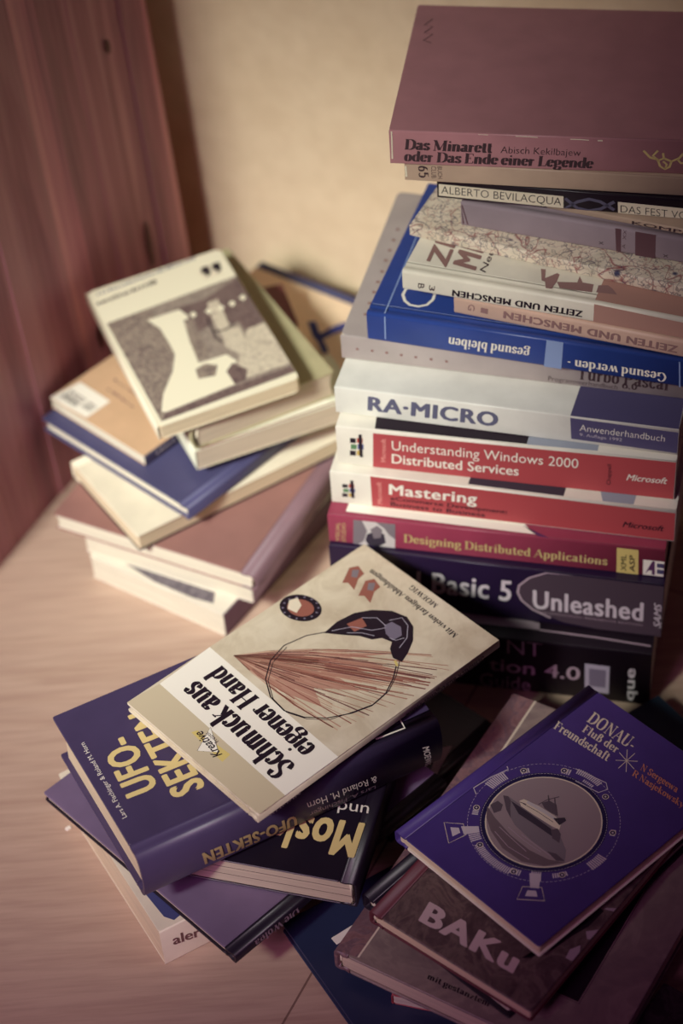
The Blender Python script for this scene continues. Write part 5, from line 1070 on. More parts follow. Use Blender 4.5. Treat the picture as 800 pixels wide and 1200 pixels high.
   ["l","top",[[37.6,30.8],[37.0,31.1],[36.4,31.5]],0.25,"print_lilac",1],
   ["l","top",[[35.9,31.8],[35.3,32.1],[34.7,32.5]],0.25,"print_lilac",1],
   ["l","top",[[34.1,32.8],[33.5,33.1],[32.9,33.4]],0.25,"print_lilac",1],
   ["l","top",[[32.3,33.6],[31.7,33.9],[31.0,34.2]],0.25,"print_lilac",1],
   ["l","top",[[30.5,34.4],[29.8,34.7],[29.1,34.9]],0.25,"print_lilac",1],
   ["l","top",[[28.6,35.1],[27.9,35.3],[27.2,35.5]],0.25,"print_lilac",1],
   ["l","top",[[26.6,35.7],[25.9,35.8],[25.2,36.0]],0.25,"print_lilac",1],
   ["l","top",[[24.6,36.1],[24.0,36.3],[23.3,36.4]],0.25,"print_lilac",1],
   ["l","top",[[22.7,36.5],[22.0,36.6],[21.3,36.7]],0.25,"print_lilac",1],
   ["l","top",[[20.7,36.8],[20.0,36.8],[19.3,36.9]],0.25,"print_lilac",1],
   ["l","top",[[18.7,36.9],[17.9,37.0],[17.2,37.0]],0.25,"print_lilac",1],
   ["l","top",[[16.6,37.0],[15.9,37.0],[15.2,36.9]],0.25,"print_lilac",1],
   ["l","top",[[14.6,36.9],[13.9,36.9],[13.2,36.8]],0.25,"print_lilac",1],
   ["l","top",[[12.6,36.8],[11.9,36.7],[11.2,36.6]],0.25,"print_lilac",1],
   ["l","top",[[10.6,36.5],[9.9,36.4],[9.2,36.2]],0.25,"print_lilac",1],
   ["l","top",[[8.6,36.1],[7.9,36.0],[7.2,35.8]],0.25,"print_lilac",1],
   ["l","top",[[6.7,35.7],[6.0,35.5],[5.3,35.3]],0.25,"print_lilac",1],
   ["l","top",[[4.7,35.1],[4.1,34.9],[3.4,34.6]],0.25,"print_lilac",1],
   ["l","top",[[2.8,34.4],[2.17,34.1],[1.52,33.9]],0.25,"print_lilac",1],
   ["l","top",[[0.96,33.6],[0.32,33.3],[-0.32,33.0]],0.25,"print_lilac",1],
   ["l","top",[[-0.86,32.8],[-1.49,32.4],[-2.11,32.1]],0.25,"print_lilac",1],
   ["l","top",[[-2.6,31.8],[-3.2,31.4],[-3.9,31.1]],0.25,"print_lilac",1],
   ["l","top",[[-4.4,30.8],[-5.0,30.4],[-5.5,30.0]],0.25,"print_lilac",1],
   ["l","top",[[-6.0,29.6],[-6.6,29.2],[-7.2,28.8]],0.25,"print_lilac",1],
   ["l","top",[[-7.6,28.4],[-8.2,27.9],[-8.7,27.5]],0.25,"print_lilac",1],
   ["l","top",[[-9.2,27.1],[-9.7,26.6],[-10.2,26.1]],0.25,"print_lilac",1],
   ["l","top",[[-10.6,25.7],[-11.1,25.2],[-11.6,24.7]],0.25,"print_lilac",1],
   ["l","top",[[-12.0,24.2],[-12.5,23.7],[-12.9,23.1]],0.25,"print_lilac",1],
   ["l","top",[[-13.3,22.7],[-13.8,22.1],[-14.2,21.6]],0.25,"print_lilac",1],
   ["l","top",[[-14.6,21.1],[-15.0,20.5],[-15.4,19.9]],0.25,"print_lilac",1],
   ["l","top",[[-15.7,19.4],[-16.1,18.8],[-16.4,18.2]],0.25,"print_lilac",1],
   ["l","top",[[-16.8,17.7],[-17.1,17.1],[-17.4,16.5]],0.25,"print_lilac",1],
   ["l","top",[[-17.7,15.9],[-18.0,15.3],[-18.3,14.7]],0.25,"print_lilac",1],
   ["l","top",[[-18.6,14.1],[-18.9,13.4],[-19.1,12.8]],0.25,"print_lilac",1],
   ["l","top",[[-19.4,12.2],[-19.6,11.6],[-19.8,10.9]],0.25,"print_lilac",1],
   ["l","top",[[-20.0,10.3],[-20.2,9.7],[-20.4,9.0]],0.25,"print_lilac",1],
   ["l","top",[[-20.6,8.4],[-20.8,7.7],[-20.9,7.0]],0.25,"print_lilac",1],
   ["l","top",[[-21.1,6.4],[-21.2,5.7],[-21.3,5.0]],0.25,"print_lilac",1],
   ["l","top",[[-21.4,4.5],[-21.5,3.8],[-21.6,3.0]],0.25,"print_lilac",1],
   ["l","top",[[-21.7,2.45],[-21.8,1.75],[-21.8,1.04]],0.25,"print_lilac",1],
   ["l","top",[[-21.9,0.44],[-21.9,-0.27],[-21.9,-0.97]],0.25,"print_lilac",1],
   ["l","top",[[-21.9,-1.58],[-21.9,-2.29],[-21.9,-3.0]],0.25,"print_lilac",1],
   ["l","top",[[-21.9,-3.6],[-21.8,-4.3],[-21.8,-5.0]],0.25,"print_lilac",1],
   ["l","top",[[-21.7,-5.6],[-21.6,-6.3],[-21.5,-7.0]],0.25,"print_lilac",1],
   ["l","top",[[-21.4,-7.6],[-21.3,-8.3],[-21.2,-9.0]],0.25,"print_lilac",1],
   ["l","top",[[-21.1,-9.6],[-20.9,-10.3],[-20.8,-11.0]],0.25,"print_lilac",1],
   ["l","top",[[-20.6,-11.6],[-20.4,-12.2],[-20.2,-12.9]],0.25,"print_lilac",1],
   ["l","top",[[-20.0,-13.5],[-19.8,-14.2],[-19.6,-14.8]],0.25,"print_lilac",1],
   ["l","top",[[-19.4,-15.4],[-19.1,-16.1],[-18.8,-16.7]],0.25,"print_lilac",1],
   ["l","top",[[-18.6,-17.3],[-18.3,-17.9],[-18.0,-18.5]],0.25,"print_lilac",1],
   ["l","top",[[-17.7,-19.1],[-17.4,-19.7],[-17.0,-20.3]],0.25,"print_lilac",1],
   ["l","top",[[-16.8,-20.9],[-16.4,-21.5],[-16.0,-22.1]],0.25,"print_lilac",1],
   ["l","top",[[-15.7,-22.6],[-15.3,-23.2],[-14.9,-23.8]],0.25,"print_lilac",1],
   ["l","top",[[-14.6,-24.2],[-14.1,-24.8],[-13.7,-25.4]],0.25,"print_lilac",1],
   ["l","top",[[-13.3,-25.8],[-12.9,-26.4],[-12.4,-26.9]],0.25,"print_lilac",1],
   ["l","top",[[-12.0,-27.4],[-11.5,-27.9],[-11.0,-28.4]],0.25,"print_lilac",1],
   ["l","top",[[-10.6,-28.8],[-10.1,-29.3],[-9.6,-29.8]],0.25,"print_lilac",1],
   ["l","top",[[-9.2,-30.2],[-8.6,-30.7],[-8.1,-31.1]],0.25,"print_lilac",1],
   ["l","top",[[-7.6,-31.5],[-7.1,-32.0],[-6.5,-32.4]],0.25,"print_lilac",1],
   ["l","top",[[-6.0,-32.8],[-5.4,-33.2],[-4.9,-33.6]],0.25,"print_lilac",1],
   ["l","top",[[-4.4,-33.9],[-3.8,-34.3],[-3.2,-34.7]],0.25,"print_lilac",1],
   ["l","top",[[-2.6,-35.0],[-2.02,-35.3],[-1.4,-35.6]],0.25,"print_lilac",1],
   ["l","top",[[-0.86,-35.9],[-0.23,-36.2],[0.41,-36.5]],0.25,"print_lilac",1],
   ["l","top",[[0.96,-36.8],[1.61,-37.1],[2.26,-37.4]],0.25,"print_lilac",1],
   ["l","top",[[2.8,-37.6],[3.5,-37.8],[4.2,-38.0]],0.25,"print_lilac",1],
   ["l","top",[[4.7,-38.2],[5.4,-38.5],[6.1,-38.7]],0.25,"print_lilac",1],
   ["l","top",[[6.7,-38.8],[7.3,-39.0],[8.0,-39.2]],0.25,"print_lilac",1],
   ["l","top",[[8.6,-39.3],[9.3,-39.4],[10.0,-39.6]],0.25,"print_lilac",1],
   ["l","top",[[10.6,-39.7],[11.3,-39.8],[12.0,-39.9]],0.25,"print_lilac",1],
   ["l","top",[[12.6,-39.9],[13.3,-40.0],[14.0,-40.0]],0.25,"print_lilac",1],
   ["l","top",[[14.6,-40.1],[15.3,-40.1],[16.0,-40.1]],0.25,"print_lilac",1],
   ["l","top",[[16.6,-40.1],[17.4,-40.1],[18.1,-40.1]],0.25,"print_lilac",1],
   ["l","top",[[18.7,-40.1],[19.4,-40.0],[20.1,-40.0]],0.25,"print_lilac",1],
   ["l","top",[[20.7,-39.9],[21.4,-39.8],[22.1,-39.8]],0.25,"print_lilac",1],
   ["l","top",[[22.7,-39.7],[23.4,-39.5],[24.1,-39.4]],0.25,"print_lilac",1],
   ["l","top",[[24.7,-39.3],[25.4,-39.1],[26.0,-39.0]],0.25,"print_lilac",1],
   ["l","top",[[26.6,-38.8],[27.3,-38.6],[28.0,-38.4]],0.25,"print_lilac",1],
   ["l","top",[[28.6,-38.2],[29.2,-38.0],[29.9,-37.8]],0.25,"print_lilac",1],
   ["l","top",[[30.5,-37.6],[31.1,-37.3],[31.8,-37.0]],0.25,"print_lilac",1],
   ["l","top",[[32.3,-36.8],[33.0,-36.5],[33.6,-36.2]],0.25,"print_lilac",1],
   ["l","top",[[34.1,-35.9],[34.8,-35.6],[35.4,-35.3]],0.25,"print_lilac",1],
   ["l","top",[[35.9,-35.0],[36.5,-34.6],[37.1,-34.2]],0.25,"print_lilac",1],
   ["l","top",[[37.6,-33.9],[38.2,-33.5],[38.8,-33.1]],0.25,"print_lilac",1],
   ["l","top",[[39.3,-32.8],[39.9,-32.4],[40.4,-31.9]],0.25,"print_lilac",1],
   ["l","top",[[40.9,-31.5],[41.5,-31.1],[42.0,-30.6]],0.25,"print_lilac",1],
   ["l","top",[[42.4,-30.2],[43.0,-29.8],[43.5,-29.3]],0.25,"print_lilac",1],
   ["l","top",[[43.9,-28.8],[44.4,-28.3],[44.9,-27.8]],0.25,"print_lilac",1],
   ["l","top",[[45.3,-27.4],[45.8,-26.9],[46.2,-26.3]],0.25,"print_lilac",1],
   ["l","top",[[46.6,-25.8],[47.0,-25.3],[47.5,-24.7]],0.25,"print_lilac",1],
   ["l","top",[[47.8,-24.2],[48.2,-23.7],[48.6,-23.1]],0.25,"print_lilac",1],
   ["l","top",[[49.0,-22.6],[49.4,-22.0],[49.7,-21.4]],0.25,"print_lilac",1],
   ["l","top",[[50.0,-20.9],[50.4,-20.2],[50.7,-19.6]],0.25,"print_lilac",1],
   ["l","top",[[51.0,-19.1],[51.3,-18.4],[51.6,-17.8]],0.25,"print_lilac",1],
   ["l","top",[[51.9,-17.3],[52.1,-16.6],[52.4,-16.0]],0.25,"print_lilac",1],
   ["l","top",[[52.6,-15.4],[52.9,-14.7],[53.1,-14.1]],0.25,"print_lilac",1],
   ["l","top",[[53.3,-13.5],[53.5,-12.8],[53.7,-12.1]],0.25,"print_lilac",1],
   ["l","top",[[53.9,-11.6],[54.0,-10.9],[54.2,-10.2]],0.25,"print_lilac",1],
   ["l","top",[[54.4,-9.6],[54.5,-8.9],[54.6,-8.2]],0.25,"print_lilac",1],
   ["l","top",[[54.7,-7.6],[54.8,-6.9],[54.9,-6.2]],0.25,"print_lilac",1],
   ["l","top",[[55.0,-5.6],[55.0,-4.9],[55.1,-4.2]],0.25,"print_lilac",1],
   ["l","top",[[55.1,-3.6],[55.2,-2.9],[55.2,-2.18]],0.25,"print_lilac",1],
   ["p","top",[[54.8,-16.5],[59.4,-18.3],[59.7,-17.4],[55.1,-15.8]],"print_lilac",1],
   ["p","top",[[55.3,-15.3],[59.9,-16.9],[60.2,-16.1],[55.5,-14.6]],"print_lilac",1],
   ["p","top",[[55.7,-14.1],[60.4,-15.6],[60.6,-14.8],[55.9,-13.3]],"print_lilac",1],
   ["p","top",[[56.0,-12.9],[60.8,-14.2],[61.0,-13.4],[56.3,-12.1]],"print_lilac",1],
   ["p","top",[[56.4,-11.7],[61.1,-12.9],[61.4,-12.0],[56.6,-10.9]],"print_lilac",1],
   ["p","top",[[56.7,-10.4],[61.5,-11.5],[61.6,-10.6],[56.8,-9.7]],"print_lilac",1],
   ["p","top",[[56.9,-9.2],[61.8,-10.1],[61.9,-9.2],[57.1,-8.4]],"print_lilac",1],
   ["p","top",[[57.1,-7.9],[62.0,-8.7],[62.1,-7.8],[57.3,-7.2]],"print_lilac",1],
   ["p","top",[[57.3,-6.7],[62.2,-7.3],[62.3,-6.4],[57.4,-5.9]],"print_lilac",1],
   ["p","top",[[57.5,-5.4],[62.4,-5.9],[62.4,-5.0],[57.5,-4.7]],"print_lilac",1],
   ["p","top",[[57.6,-4.2],[62.5,-4.5],[62.5,-3.6],[57.6,-3.4]],"print_lilac",1],
   ["p","top",[[57.6,-2.9],[62.5,-3.1],[62.5,-2.18],[57.6,-2.12]],"print_lilac",1],
   ["p","top",[[57.6,-1.63],[62.5,-1.64],[62.5,-0.76],[57.6,-0.85]],"print_lilac",1],
   ["p","top",[[57.6,-0.37],[62.5,-0.22],[62.5,0.66],[57.6,0.42]],"print_lilac",1],
   ["p","top",[[57.6,0.9],[62.5,1.2],[62.4,2.07],[57.5,1.68]],"print_lilac",1],
   ["p","top",[[57.5,2.16],[62.4,2.6],[62.3,3.5],[57.4,3.0]],"print_lilac",1],
   ["p","top",[[57.3,3.4],[62.2,4.0],[62.1,4.9],[57.2,4.2]],"print_lilac",1],
   ["p","top",[[57.2,4.7],[62.0,5.4],[61.9,6.3],[57.0,5.5]],"print_lilac",1],
   ["p","top",[[57.0,5.9],[61.8,6.8],[61.6,7.7],[56.8,6.7]],"print_lilac",1],
   ["p","top",[[56.7,7.2],[61.5,8.2],[61.3,9.1],[56.5,7.9]],"print_lilac",1],
   ["p","top",[[56.4,8.4],[61.2,9.6],[61.0,10.4],[56.2,9.2]],"print_lilac",1],
   ["p","top",[[56.1,9.6],[60.8,11.0],[60.5,11.8],[55.9,10.4]],"print_lilac",1],
   ["p","top",[[48.9,-25.2],[54.5,-29.4],[55.1,-28.6],[49.3,-24.5]],"print_lilac",1],
   ["p","top",[[49.6,-24.1],[55.4,-28.1],[56.0,-27.3],[50.1,-23.4]],"print_lilac",1],
   ["p","top",[[50.4,-23.0],[56.3,-26.8],[56.8,-25.9],[50.8,-22.3]],"print_lilac",1],
   ["p","top",[[51.1,-21.9],[57.1,-25.4],[57.6,-24.6],[51.5,-21.2]],"print_lilac",1],
   ["p","top",[[51.7,-20.7],[57.9,-24.1],[58.3,-23.2],[52.1,-20.0]],"print_lilac",1],
   ["p","top",[[52.3,-19.5],[58.6,-22.7],[59.0,-21.8],[52.7,-18.8]],"print_lilac",1],
   ["p","top",[[7.5,-41.2],[6.0,-48.0],[6.9,-48.2],[8.3,-41.4]],"print_lilac",1],
   ["p","top",[[8.8,-41.5],[7.5,-48.4],[8.4,-48.5],[9.6,-41.6]],"print_lilac",1],
   ["p","top",[[10.1,-41.7],[8.9,-48.6],[9.9,-48.8],[10.9,-41.8]],"print_lilac",1],
   ["p","top",[[11.4,-41.9],[10.5,-48.8],[11.4,-49.0],[12.2,-42.0]],"print_lilac",1],
   ["p","top",[[12.7,-42.0],[12.0,-49.0],[12.9,-49.1],[13.5,-42.1]],"print_lilac",1],
   ["p","top",[[13.9,-42.1],[13.5,-49.1],[14.4,-49.2],[14.8,-42.2]],"print_lilac",1],
   ["p","top",[[15.2,-42.2],[15.0,-49.2],[16.0,-49.2],[16.1,-42.2]],"print_lilac",1],
   ["p","top",[[16.6,-42.2],[16.5,-49.2],[17.5,-49.2],[17.4,-42.2]],"print_lilac",1],
   ["p","top",[[17.9,-42.2],[18.1,-49.2],[19.0,-49.2],[18.7,-42.2]],"print_lilac",1],
   ["p","top",[[19.1,-42.2],[19.6,-49.1],[20.5,-49.1],[20.0,-42.1]],"print_lilac",1],
   ["p","top",[[-5.5,-35.3],[-7.6,-38.5],[-6.8,-39.0],[-4.7,-35.8]],"print_lilac",1],
   ["p","top",[[-4.3,-36.0],[-6.3,-39.3],[-5.4,-39.8],[-3.5,-36.5]],"print_lilac",1],
   ["p","top",[[-3.0,-36.8],[-4.9,-40.1],[-4.1,-40.6],[-2.28,-37.2]],"print_lilac",1],
   ["p","top",[[-1.81,-37.4],[-3.6,-40.8],[-2.7,-41.3],[-1.03,-37.8]],"print_lilac",1],
   ["p","top",[[-20.9,-16.3],[-25.1,-18.0],[-24.7,-18.9],[-20.5,-17.1]],"print_lilac",1],
   ["p","top",[[-20.3,-17.6],[-24.5,-19.4],[-24.1,-20.3],[-20.0,-18.4]],"print_lilac",1],
   ["p","top",[[-19.8,-18.9],[-23.9,-20.9],[-23.4,-21.7],[-19.4,-19.7]],"print_lilac",1],
   ["p","top",[[-19.1,-20.2],[-23.2,-22.3],[-22.7,-23.1],[-18.7,-20.9]],"print_lilac",1],
   ["p","top",[[-26.6,2.36],[-30.8,2.7],[-30.9,1.83],[-26.7,1.53]],"print_lilac",1],
   ["p","top",[[-26.7,1.02],[-30.9,1.28],[-31.0,0.37],[-26.8,0.2]],"print_lilac",1],
   ["p","top",[[-26.8,-0.31],[-31.0,-0.19],[-31.0,-1.1],[-26.8,-1.14]],"print_lilac",1],
   ["p","top",[[-26.8,-1.65],[-31.0,-1.66],[-31.0,-2.6],[-26.8,-2.48]],"print_lilac",1],
   ["p","top",[[-26.8,-3.0],[-31.0,-3.1],[-31.0,-4.0],[-26.8,-3.8]],"print_lilac",1],
   ["p","top",[[-26.7,-4.3],[-30.9,-4.6],[-30.9,-5.5],[-26.7,-5.2]],"print_lilac",1],
   ["p","top",[[-26.6,-5.7],[-30.8,-6.0],[-30.7,-7.0],[-26.5,-6.5]],"print_lilac",1],
   ["p","top",[[-26.5,-7.0],[-30.6,-7.5],[-30.5,-8.4],[-26.4,-7.8]],"print_lilac",1],
   ["p","top",[[-26.3,-8.3],[-30.4,-9.0],[-30.3,-9.9],[-26.2,-9.1]],"print_lilac",1],
   ["p","top",[[-26.1,-9.6],[-30.2,-10.4],[-30.0,-11.3],[-25.9,-10.4]],"print_lilac",1],
   ["p","top",[[-25.8,-10.9],[-29.9,-11.8],[-29.7,-12.7],[-25.6,-11.7]],"print_lilac",1],
   ["p","top",[[-25.5,-12.2],[-29.6,-13.3],[-29.3,-14.2],[-25.3,-13.0]],"print_lilac",1],
   ["p","top",[[-25.1,-13.5],[-29.2,-14.7],[-28.9,-15.6],[-24.9,-14.3]],"print_lilac",1],
   ["p","top",[[-23.2,0.62],[-25.4,0.73],[-25.4,-0.14],[-23.3,-0.21]],"print_lilac",1],
   ["p","top",[[-23.3,-0.71],[-25.4,-0.67],[-25.4,-1.54],[-23.3,-1.54]],"print_lilac",1],
   ["p","top",[[-23.3,-2.05],[-25.4,-2.07],[-25.4,-2.9],[-23.3,-2.9]],"print_lilac",1],
   ["p","top",[[-23.3,-3.4],[-25.4,-3.5],[-25.3,-4.3],[-23.2,-4.2]],"print_lilac",1],
   ["p","top",[[-23.2,-4.7],[-25.3,-4.9],[-25.2,-5.7],[-23.1,-5.5]],"print_lilac",1],
   ["p","top",[[-23.1,-6.0],[-25.1,-6.3],[-25.1,-7.1],[-23.0,-6.8]],"print_lilac",1],
   ["p","top",[[-3.5,34.5],[-5.0,37.3],[-5.8,36.9],[-4.2,34.2]],"print_lilac",1],
   ["p","top",[[-4.6,33.9],[-6.2,36.6],[-6.9,36.2],[-5.2,33.5]],"print_lilac",1],
   ["p","top",[[-5.6,33.3],[-7.3,35.9],[-8.0,35.5],[-6.3,32.9]],"print_lilac",1],
   ["p","top",[[-6.7,32.6],[-8.4,35.2],[-9.1,34.7],[-7.3,32.1]],"print_lilac",1],
   ["p","top",[[22.0,39.4],[22.8,45.7],[21.9,45.8],[21.2,39.5]],"print_lilac",1],
   ["p","top",[[20.7,39.6],[21.3,45.9],[20.3,45.9],[19.8,39.6]],"print_lilac",1],
   ["p","top",[[19.3,39.7],[19.7,46.0],[18.8,46.0],[18.5,39.7]],"print_lilac",1],
   ["p","top",[[18.0,39.8],[18.2,46.1],[17.2,46.1],[17.1,39.8]],"print_lilac",1],
   ["p","top",[[16.6,39.8],[16.6,46.1],[15.7,46.1],[15.8,39.8]],"print_lilac",1],
   ["p","top",[[15.3,39.8],[15.1,46.1],[14.1,46.0],[14.4,39.7]],"print_lilac",1],
   ["p","top",[[13.9,39.7],[13.5,46.0],[12.6,45.9],[13.1,39.6]],"print_lilac",1],
   ["p","top",[[12.6,39.6],[12.0,45.9],[11.0,45.8],[11.8,39.5]],"print_lilac",1],
   ["p","top",[[41.8,30.3],[44.0,33.1],[43.3,33.6],[41.2,30.8]],"print_lilac",1],
   ["p","top",[[40.8,31.1],[42.9,33.9],[42.2,34.4],[40.1,31.6]],"print_lilac",1],
   ["p","top",[[39.8,31.9],[41.8,34.8],[41.0,35.2],[39.1,32.3]],"print_lilac",1],
   ["p","top",[[38.7,32.6],[40.6,35.5],[39.9,36.0],[38.0,33.0]],"print_lilac",1],
   ["p","top",[[37.6,33.2],[39.4,36.2],[38.7,36.7],[36.9,33.6]],"print_lilac",1],
   ["p","top",[[36.5,33.9],[38.2,37.0],[37.5,37.4],[35.8,34.3]],"print_lilac",1],
   ["p","top",[[35.4,34.5],[37.0,37.6],[36.2,38.0],[34.7,34.9]],"print_lilac",1],
   ["p","top",[[49.2,20.4],[55.0,24.3],[54.5,25.1],[48.7,21.0]],"print_lilac",1],
   ["p","top",[[48.5,21.4],[54.1,25.5],[53.6,26.3],[48.0,22.0]],"print_lilac",1],
   ["p","top",[[47.7,22.4],[53.2,26.7],[52.7,27.4],[47.2,23.0]],"print_lilac",1],
   ["p","top",[[46.9,23.4],[52.3,27.9],[51.7,28.6],[46.4,24.0]],"print_lilac",1],
   ["p","top",[[46.1,24.4],[51.4,29.0],[50.8,29.7],[45.6,24.9]],"print_lilac",1],
   ["p","top",[[55.2,10.1],[59.2,11.3],[59.0,12.2],[55.0,10.9]],"print_lilac",1],
   ["p","top",[[54.8,11.3],[58.8,12.7],[58.5,13.5],[54.5,12.1]],"print_lilac",1],
   ["p","top",[[54.4,12.6],[58.3,14.0],[58.0,14.8],[54.1,13.3]],"print_lilac",1],
   ["p","top",[[53.9,13.8],[57.8,15.3],[57.5,16.2],[53.6,14.5]],"print_lilac",1],
   ["p","top",[[53.4,14.9],[57.2,16.7],[56.9,17.5],[53.1,15.7]],"print_lilac",1],
   ["p","top",[[36.2,-37.2],[38.0,-40.6],[38.8,-40.2],[36.9,-36.9]],"print_lilac",1],
   ["p","top",[[37.3,-36.6],[39.2,-39.9],[40.0,-39.5],[38.0,-36.2]],"print_lilac",1],
   ["p","top",[[38.4,-35.9],[40.5,-39.2],[41.2,-38.7],[39.1,-35.5]],"print_lilac",1],
   ["p","top",[[39.5,-35.2],[41.6,-38.4],[42.4,-37.9],[40.1,-34.8]],"print_lilac",1],
   ["p","top",[[40.5,-34.5],[42.8,-37.6],[43.5,-37.0],[41.2,-34.0]],"print_lilac",1],
   ["l","top",[[39.7,-38.8],[39.4,-37.8],[38.7,-37.1],[37.8,-36.9],[36.8,-37.1],[36.1,-37.8],[35.9,-38.8],[36.1,-39.7],[36.8,-40.4],[37.8,-40.6],[38.7,-40.4],[39.4,-39.7],[39.7,-38.8]],0.45,"label_cream",3],
   ["p","top",[[39.5,-38.8],[39.1,-37.8],[38.3,-37.1],[37.2,-37.1],[36.4,-37.8],[36.1,-38.8],[36.4,-39.8],[37.2,-40.4],[38.3,-40.4],[39.1,-39.8]],"navy_print",2],
   ["p","top",[[38.5,-38.8],[38.3,-38.3],[37.8,-38.0],[37.3,-38.3],[37.1,-38.8],[37.3,-39.2],[37.8,-39.5],[38.3,-39.2]],"print_lilac",3],
   ["l","top",[[-1.94,-39.1],[-2.19,-38.2],[-2.9,-37.5],[-3.8,-37.2],[-4.8,-37.5],[-5.5,-38.2],[-5.7,-39.1],[-5.5,-40.1],[-4.8,-40.8],[-3.8,-41.0],[-2.9,-40.8],[-2.19,-40.1],[-1.94,-39.1]],0.45,"label_cream",3],
   ["p","top",[[-2.14,-39.1],[-2.46,-38.1],[-3.3,-37.5],[-4.4,-37.5],[-5.2,-38.1],[-5.5,-39.1],[-5.2,-40.1],[-4.4,-40.7],[-3.3,-40.7],[-2.46,-40.1]],"navy_print",2],
   ["p","top",[[-3.1,-39.1],[-3.3,-38.6],[-3.8,-38.4],[-4.3,-38.6],[-4.5,-39.1],[-4.3,-39.6],[-3.8,-39.8],[-3.3,-39.6]],"print_lilac",3],
   ["l","top",[[-19.6,-20.9],[-19.8,-20.0],[-20.5,-19.3],[-21.5,-19.1],[-22.4,-19.3],[-23.1,-20.0],[-23.4,-20.9],[-23.1,-21.9],[-22.4,-22.6],[-21.5,-22.9],[-20.5,-22.6],[-19.8,-21.9],[-19.6,-20.9]],0.45,"label_cream",3],
   ["p","top",[[-19.8,-20.9],[-20.1,-19.9],[-20.9,-19.3],[-22.0,-19.3],[-22.9,-19.9],[-23.2,-20.9],[-22.9,-21.9],[-22.0,-22.6],[-20.9,-22.6],[-20.1,-21.9]],"navy_print",2],
   ["p","top",[[-20.8,-20.9],[-21.0,-20.4],[-21.5,-20.2],[-22.0,-20.4],[-22.2,-20.9],[-22.0,-21.4],[-21.5,-21.6],[-21.0,-21.4]],"print_lilac",3],
   ["l","top",[[-4.3,34.6],[-4.5,35.5],[-5.2,36.2],[-6.2,36.5],[-7.1,36.2],[-7.8,35.5],[-8.1,34.6],[-7.8,33.6],[-7.1,32.9],[-6.2,32.7],[-5.2,32.9],[-4.5,33.6],[-4.3,34.6]],0.45,"label_cream",3],
   ["p","top",[[-4.5,34.6],[-4.8,35.6],[-5.7,36.2],[-6.7,36.2],[-7.6,35.6],[-7.9,34.6],[-7.6,33.6],[-6.7,33.0],[-5.7,33.0],[-4.8,33.6]],"navy_print",2],
   ["p","top",[[-5.5,34.6],[-5.7,35.1],[-6.2,35.3],[-6.7,35.1],[-6.9,34.6],[-6.7,34.1],[-6.2,33.9],[-5.7,34.1]],"print_lilac",3],
   ["l","top",[[58.8,12.9],[58.5,13.8],[57.8,14.5],[56.9,14.8],[55.9,14.5],[55.2,13.8],[55.0,12.9],[55.2,11.9],[55.9,11.2],[56.9,11.0],[57.8,11.2],[58.5,11.9],[58.8,12.9]],0.45,"label_cream",3],
   ["p","top",[[58.6,12.9],[58.2,13.9],[57.4,14.5],[56.4,14.5],[55.5,13.9],[55.2,12.9],[55.5,11.9],[56.4,11.3],[57.4,11.3],[58.2,11.9]],"navy_print",2],
   ["p","top",[[57.6,12.9],[57.4,13.4],[56.9,13.6],[56.4,13.4],[56.2,12.9],[56.4,12.4],[56.9,12.2],[57.4,12.4]],"print_lilac",3],
   ["l","top",[[40.3,35.2],[40.0,36.2],[39.4,36.9],[38.4,37.1],[37.5,36.9],[36.8,36.2],[36.5,35.2],[36.8,34.3],[37.5,33.6],[38.4,33.3],[39.4,33.6],[40.0,34.3],[40.3,35.2]],0.45,"label_cream",3],
   ["p","top",[[40.1,35.2],[39.8,36.2],[38.9,36.8],[37.9,36.8],[37.0,36.2],[36.7,35.2],[37.0,34.2],[37.9,33.6],[38.9,33.6],[39.8,34.2]],"navy_print",2],
   ["p","top",[[39.1,35.2],[38.9,35.7],[38.4,35.9],[37.9,35.7],[37.7,35.2],[37.9,34.7],[38.4,34.5],[38.9,34.7]],"print_lilac",3],
   ["l","top",[[58.7,-16.2],[58.5,-15.2],[57.8,-14.5],[56.8,-14.3],[55.9,-14.5],[55.2,-15.2],[54.9,-16.2],[55.2,-17.1],[55.9,-17.8],[56.8,-18.1],[57.8,-17.8],[58.5,-17.1],[58.7,-16.2]],0.45,"label_cream",3],
   ["p","top",[[58.5,-16.2],[58.2,-15.2],[57.4,-14.6],[56.3,-14.6],[55.5,-15.2],[55.1,-16.2],[55.5,-17.2],[56.3,-17.8],[57.4,-17.8],[58.2,-17.2]],"navy_print",2],
   ["p","top",[[57.5,-16.2],[57.3,-15.7],[56.8,-15.5],[56.3,-15.7],[56.1,-16.2],[56.3,-16.7],[56.8,-16.9],[57.3,-16.7]],"print_lilac",3],
   ["l","top",[[-22.0,11.9],[-22.3,12.9],[-23.0,13.6],[-23.9,13.8],[-24.9,13.6],[-25.6,12.9],[-25.8,11.9],[-25.6,11.0],[-24.9,10.3],[-23.9,10.0],[-23.0,10.3],[-22.3,11.0],[-22.0,11.9]],0.45,"label_cream",3],
   ["p","top",[[-22.2,11.9],[-22.6,12.9],[-23.4,13.5],[-24.5,13.5],[-25.3,12.9],[-25.6,11.9],[-25.3,10.9],[-24.5,10.3],[-23.4,10.3],[-22.6,10.9]],"navy_print",2],
   ["p","top",[[-23.2,11.9],[-23.4,12.4],[-23.9,12.6],[-24.4,12.4],[-24.6,11.9],[-24.4,11.4],[-23.9,11.2],[-23.4,11.4]],"print_lilac",3],
   ["l","top",[[60.0,-44.5],[52.5,-35.2],[57.3,-27.9],[69.2,-30.7],[60.0,-44.5]],0.5,"label_cream",2],
   ["p","top",[[59.9,-39.0],[56.5,-34.9],[58.6,-31.6],[64.0,-32.8]],"print_lilac",2],
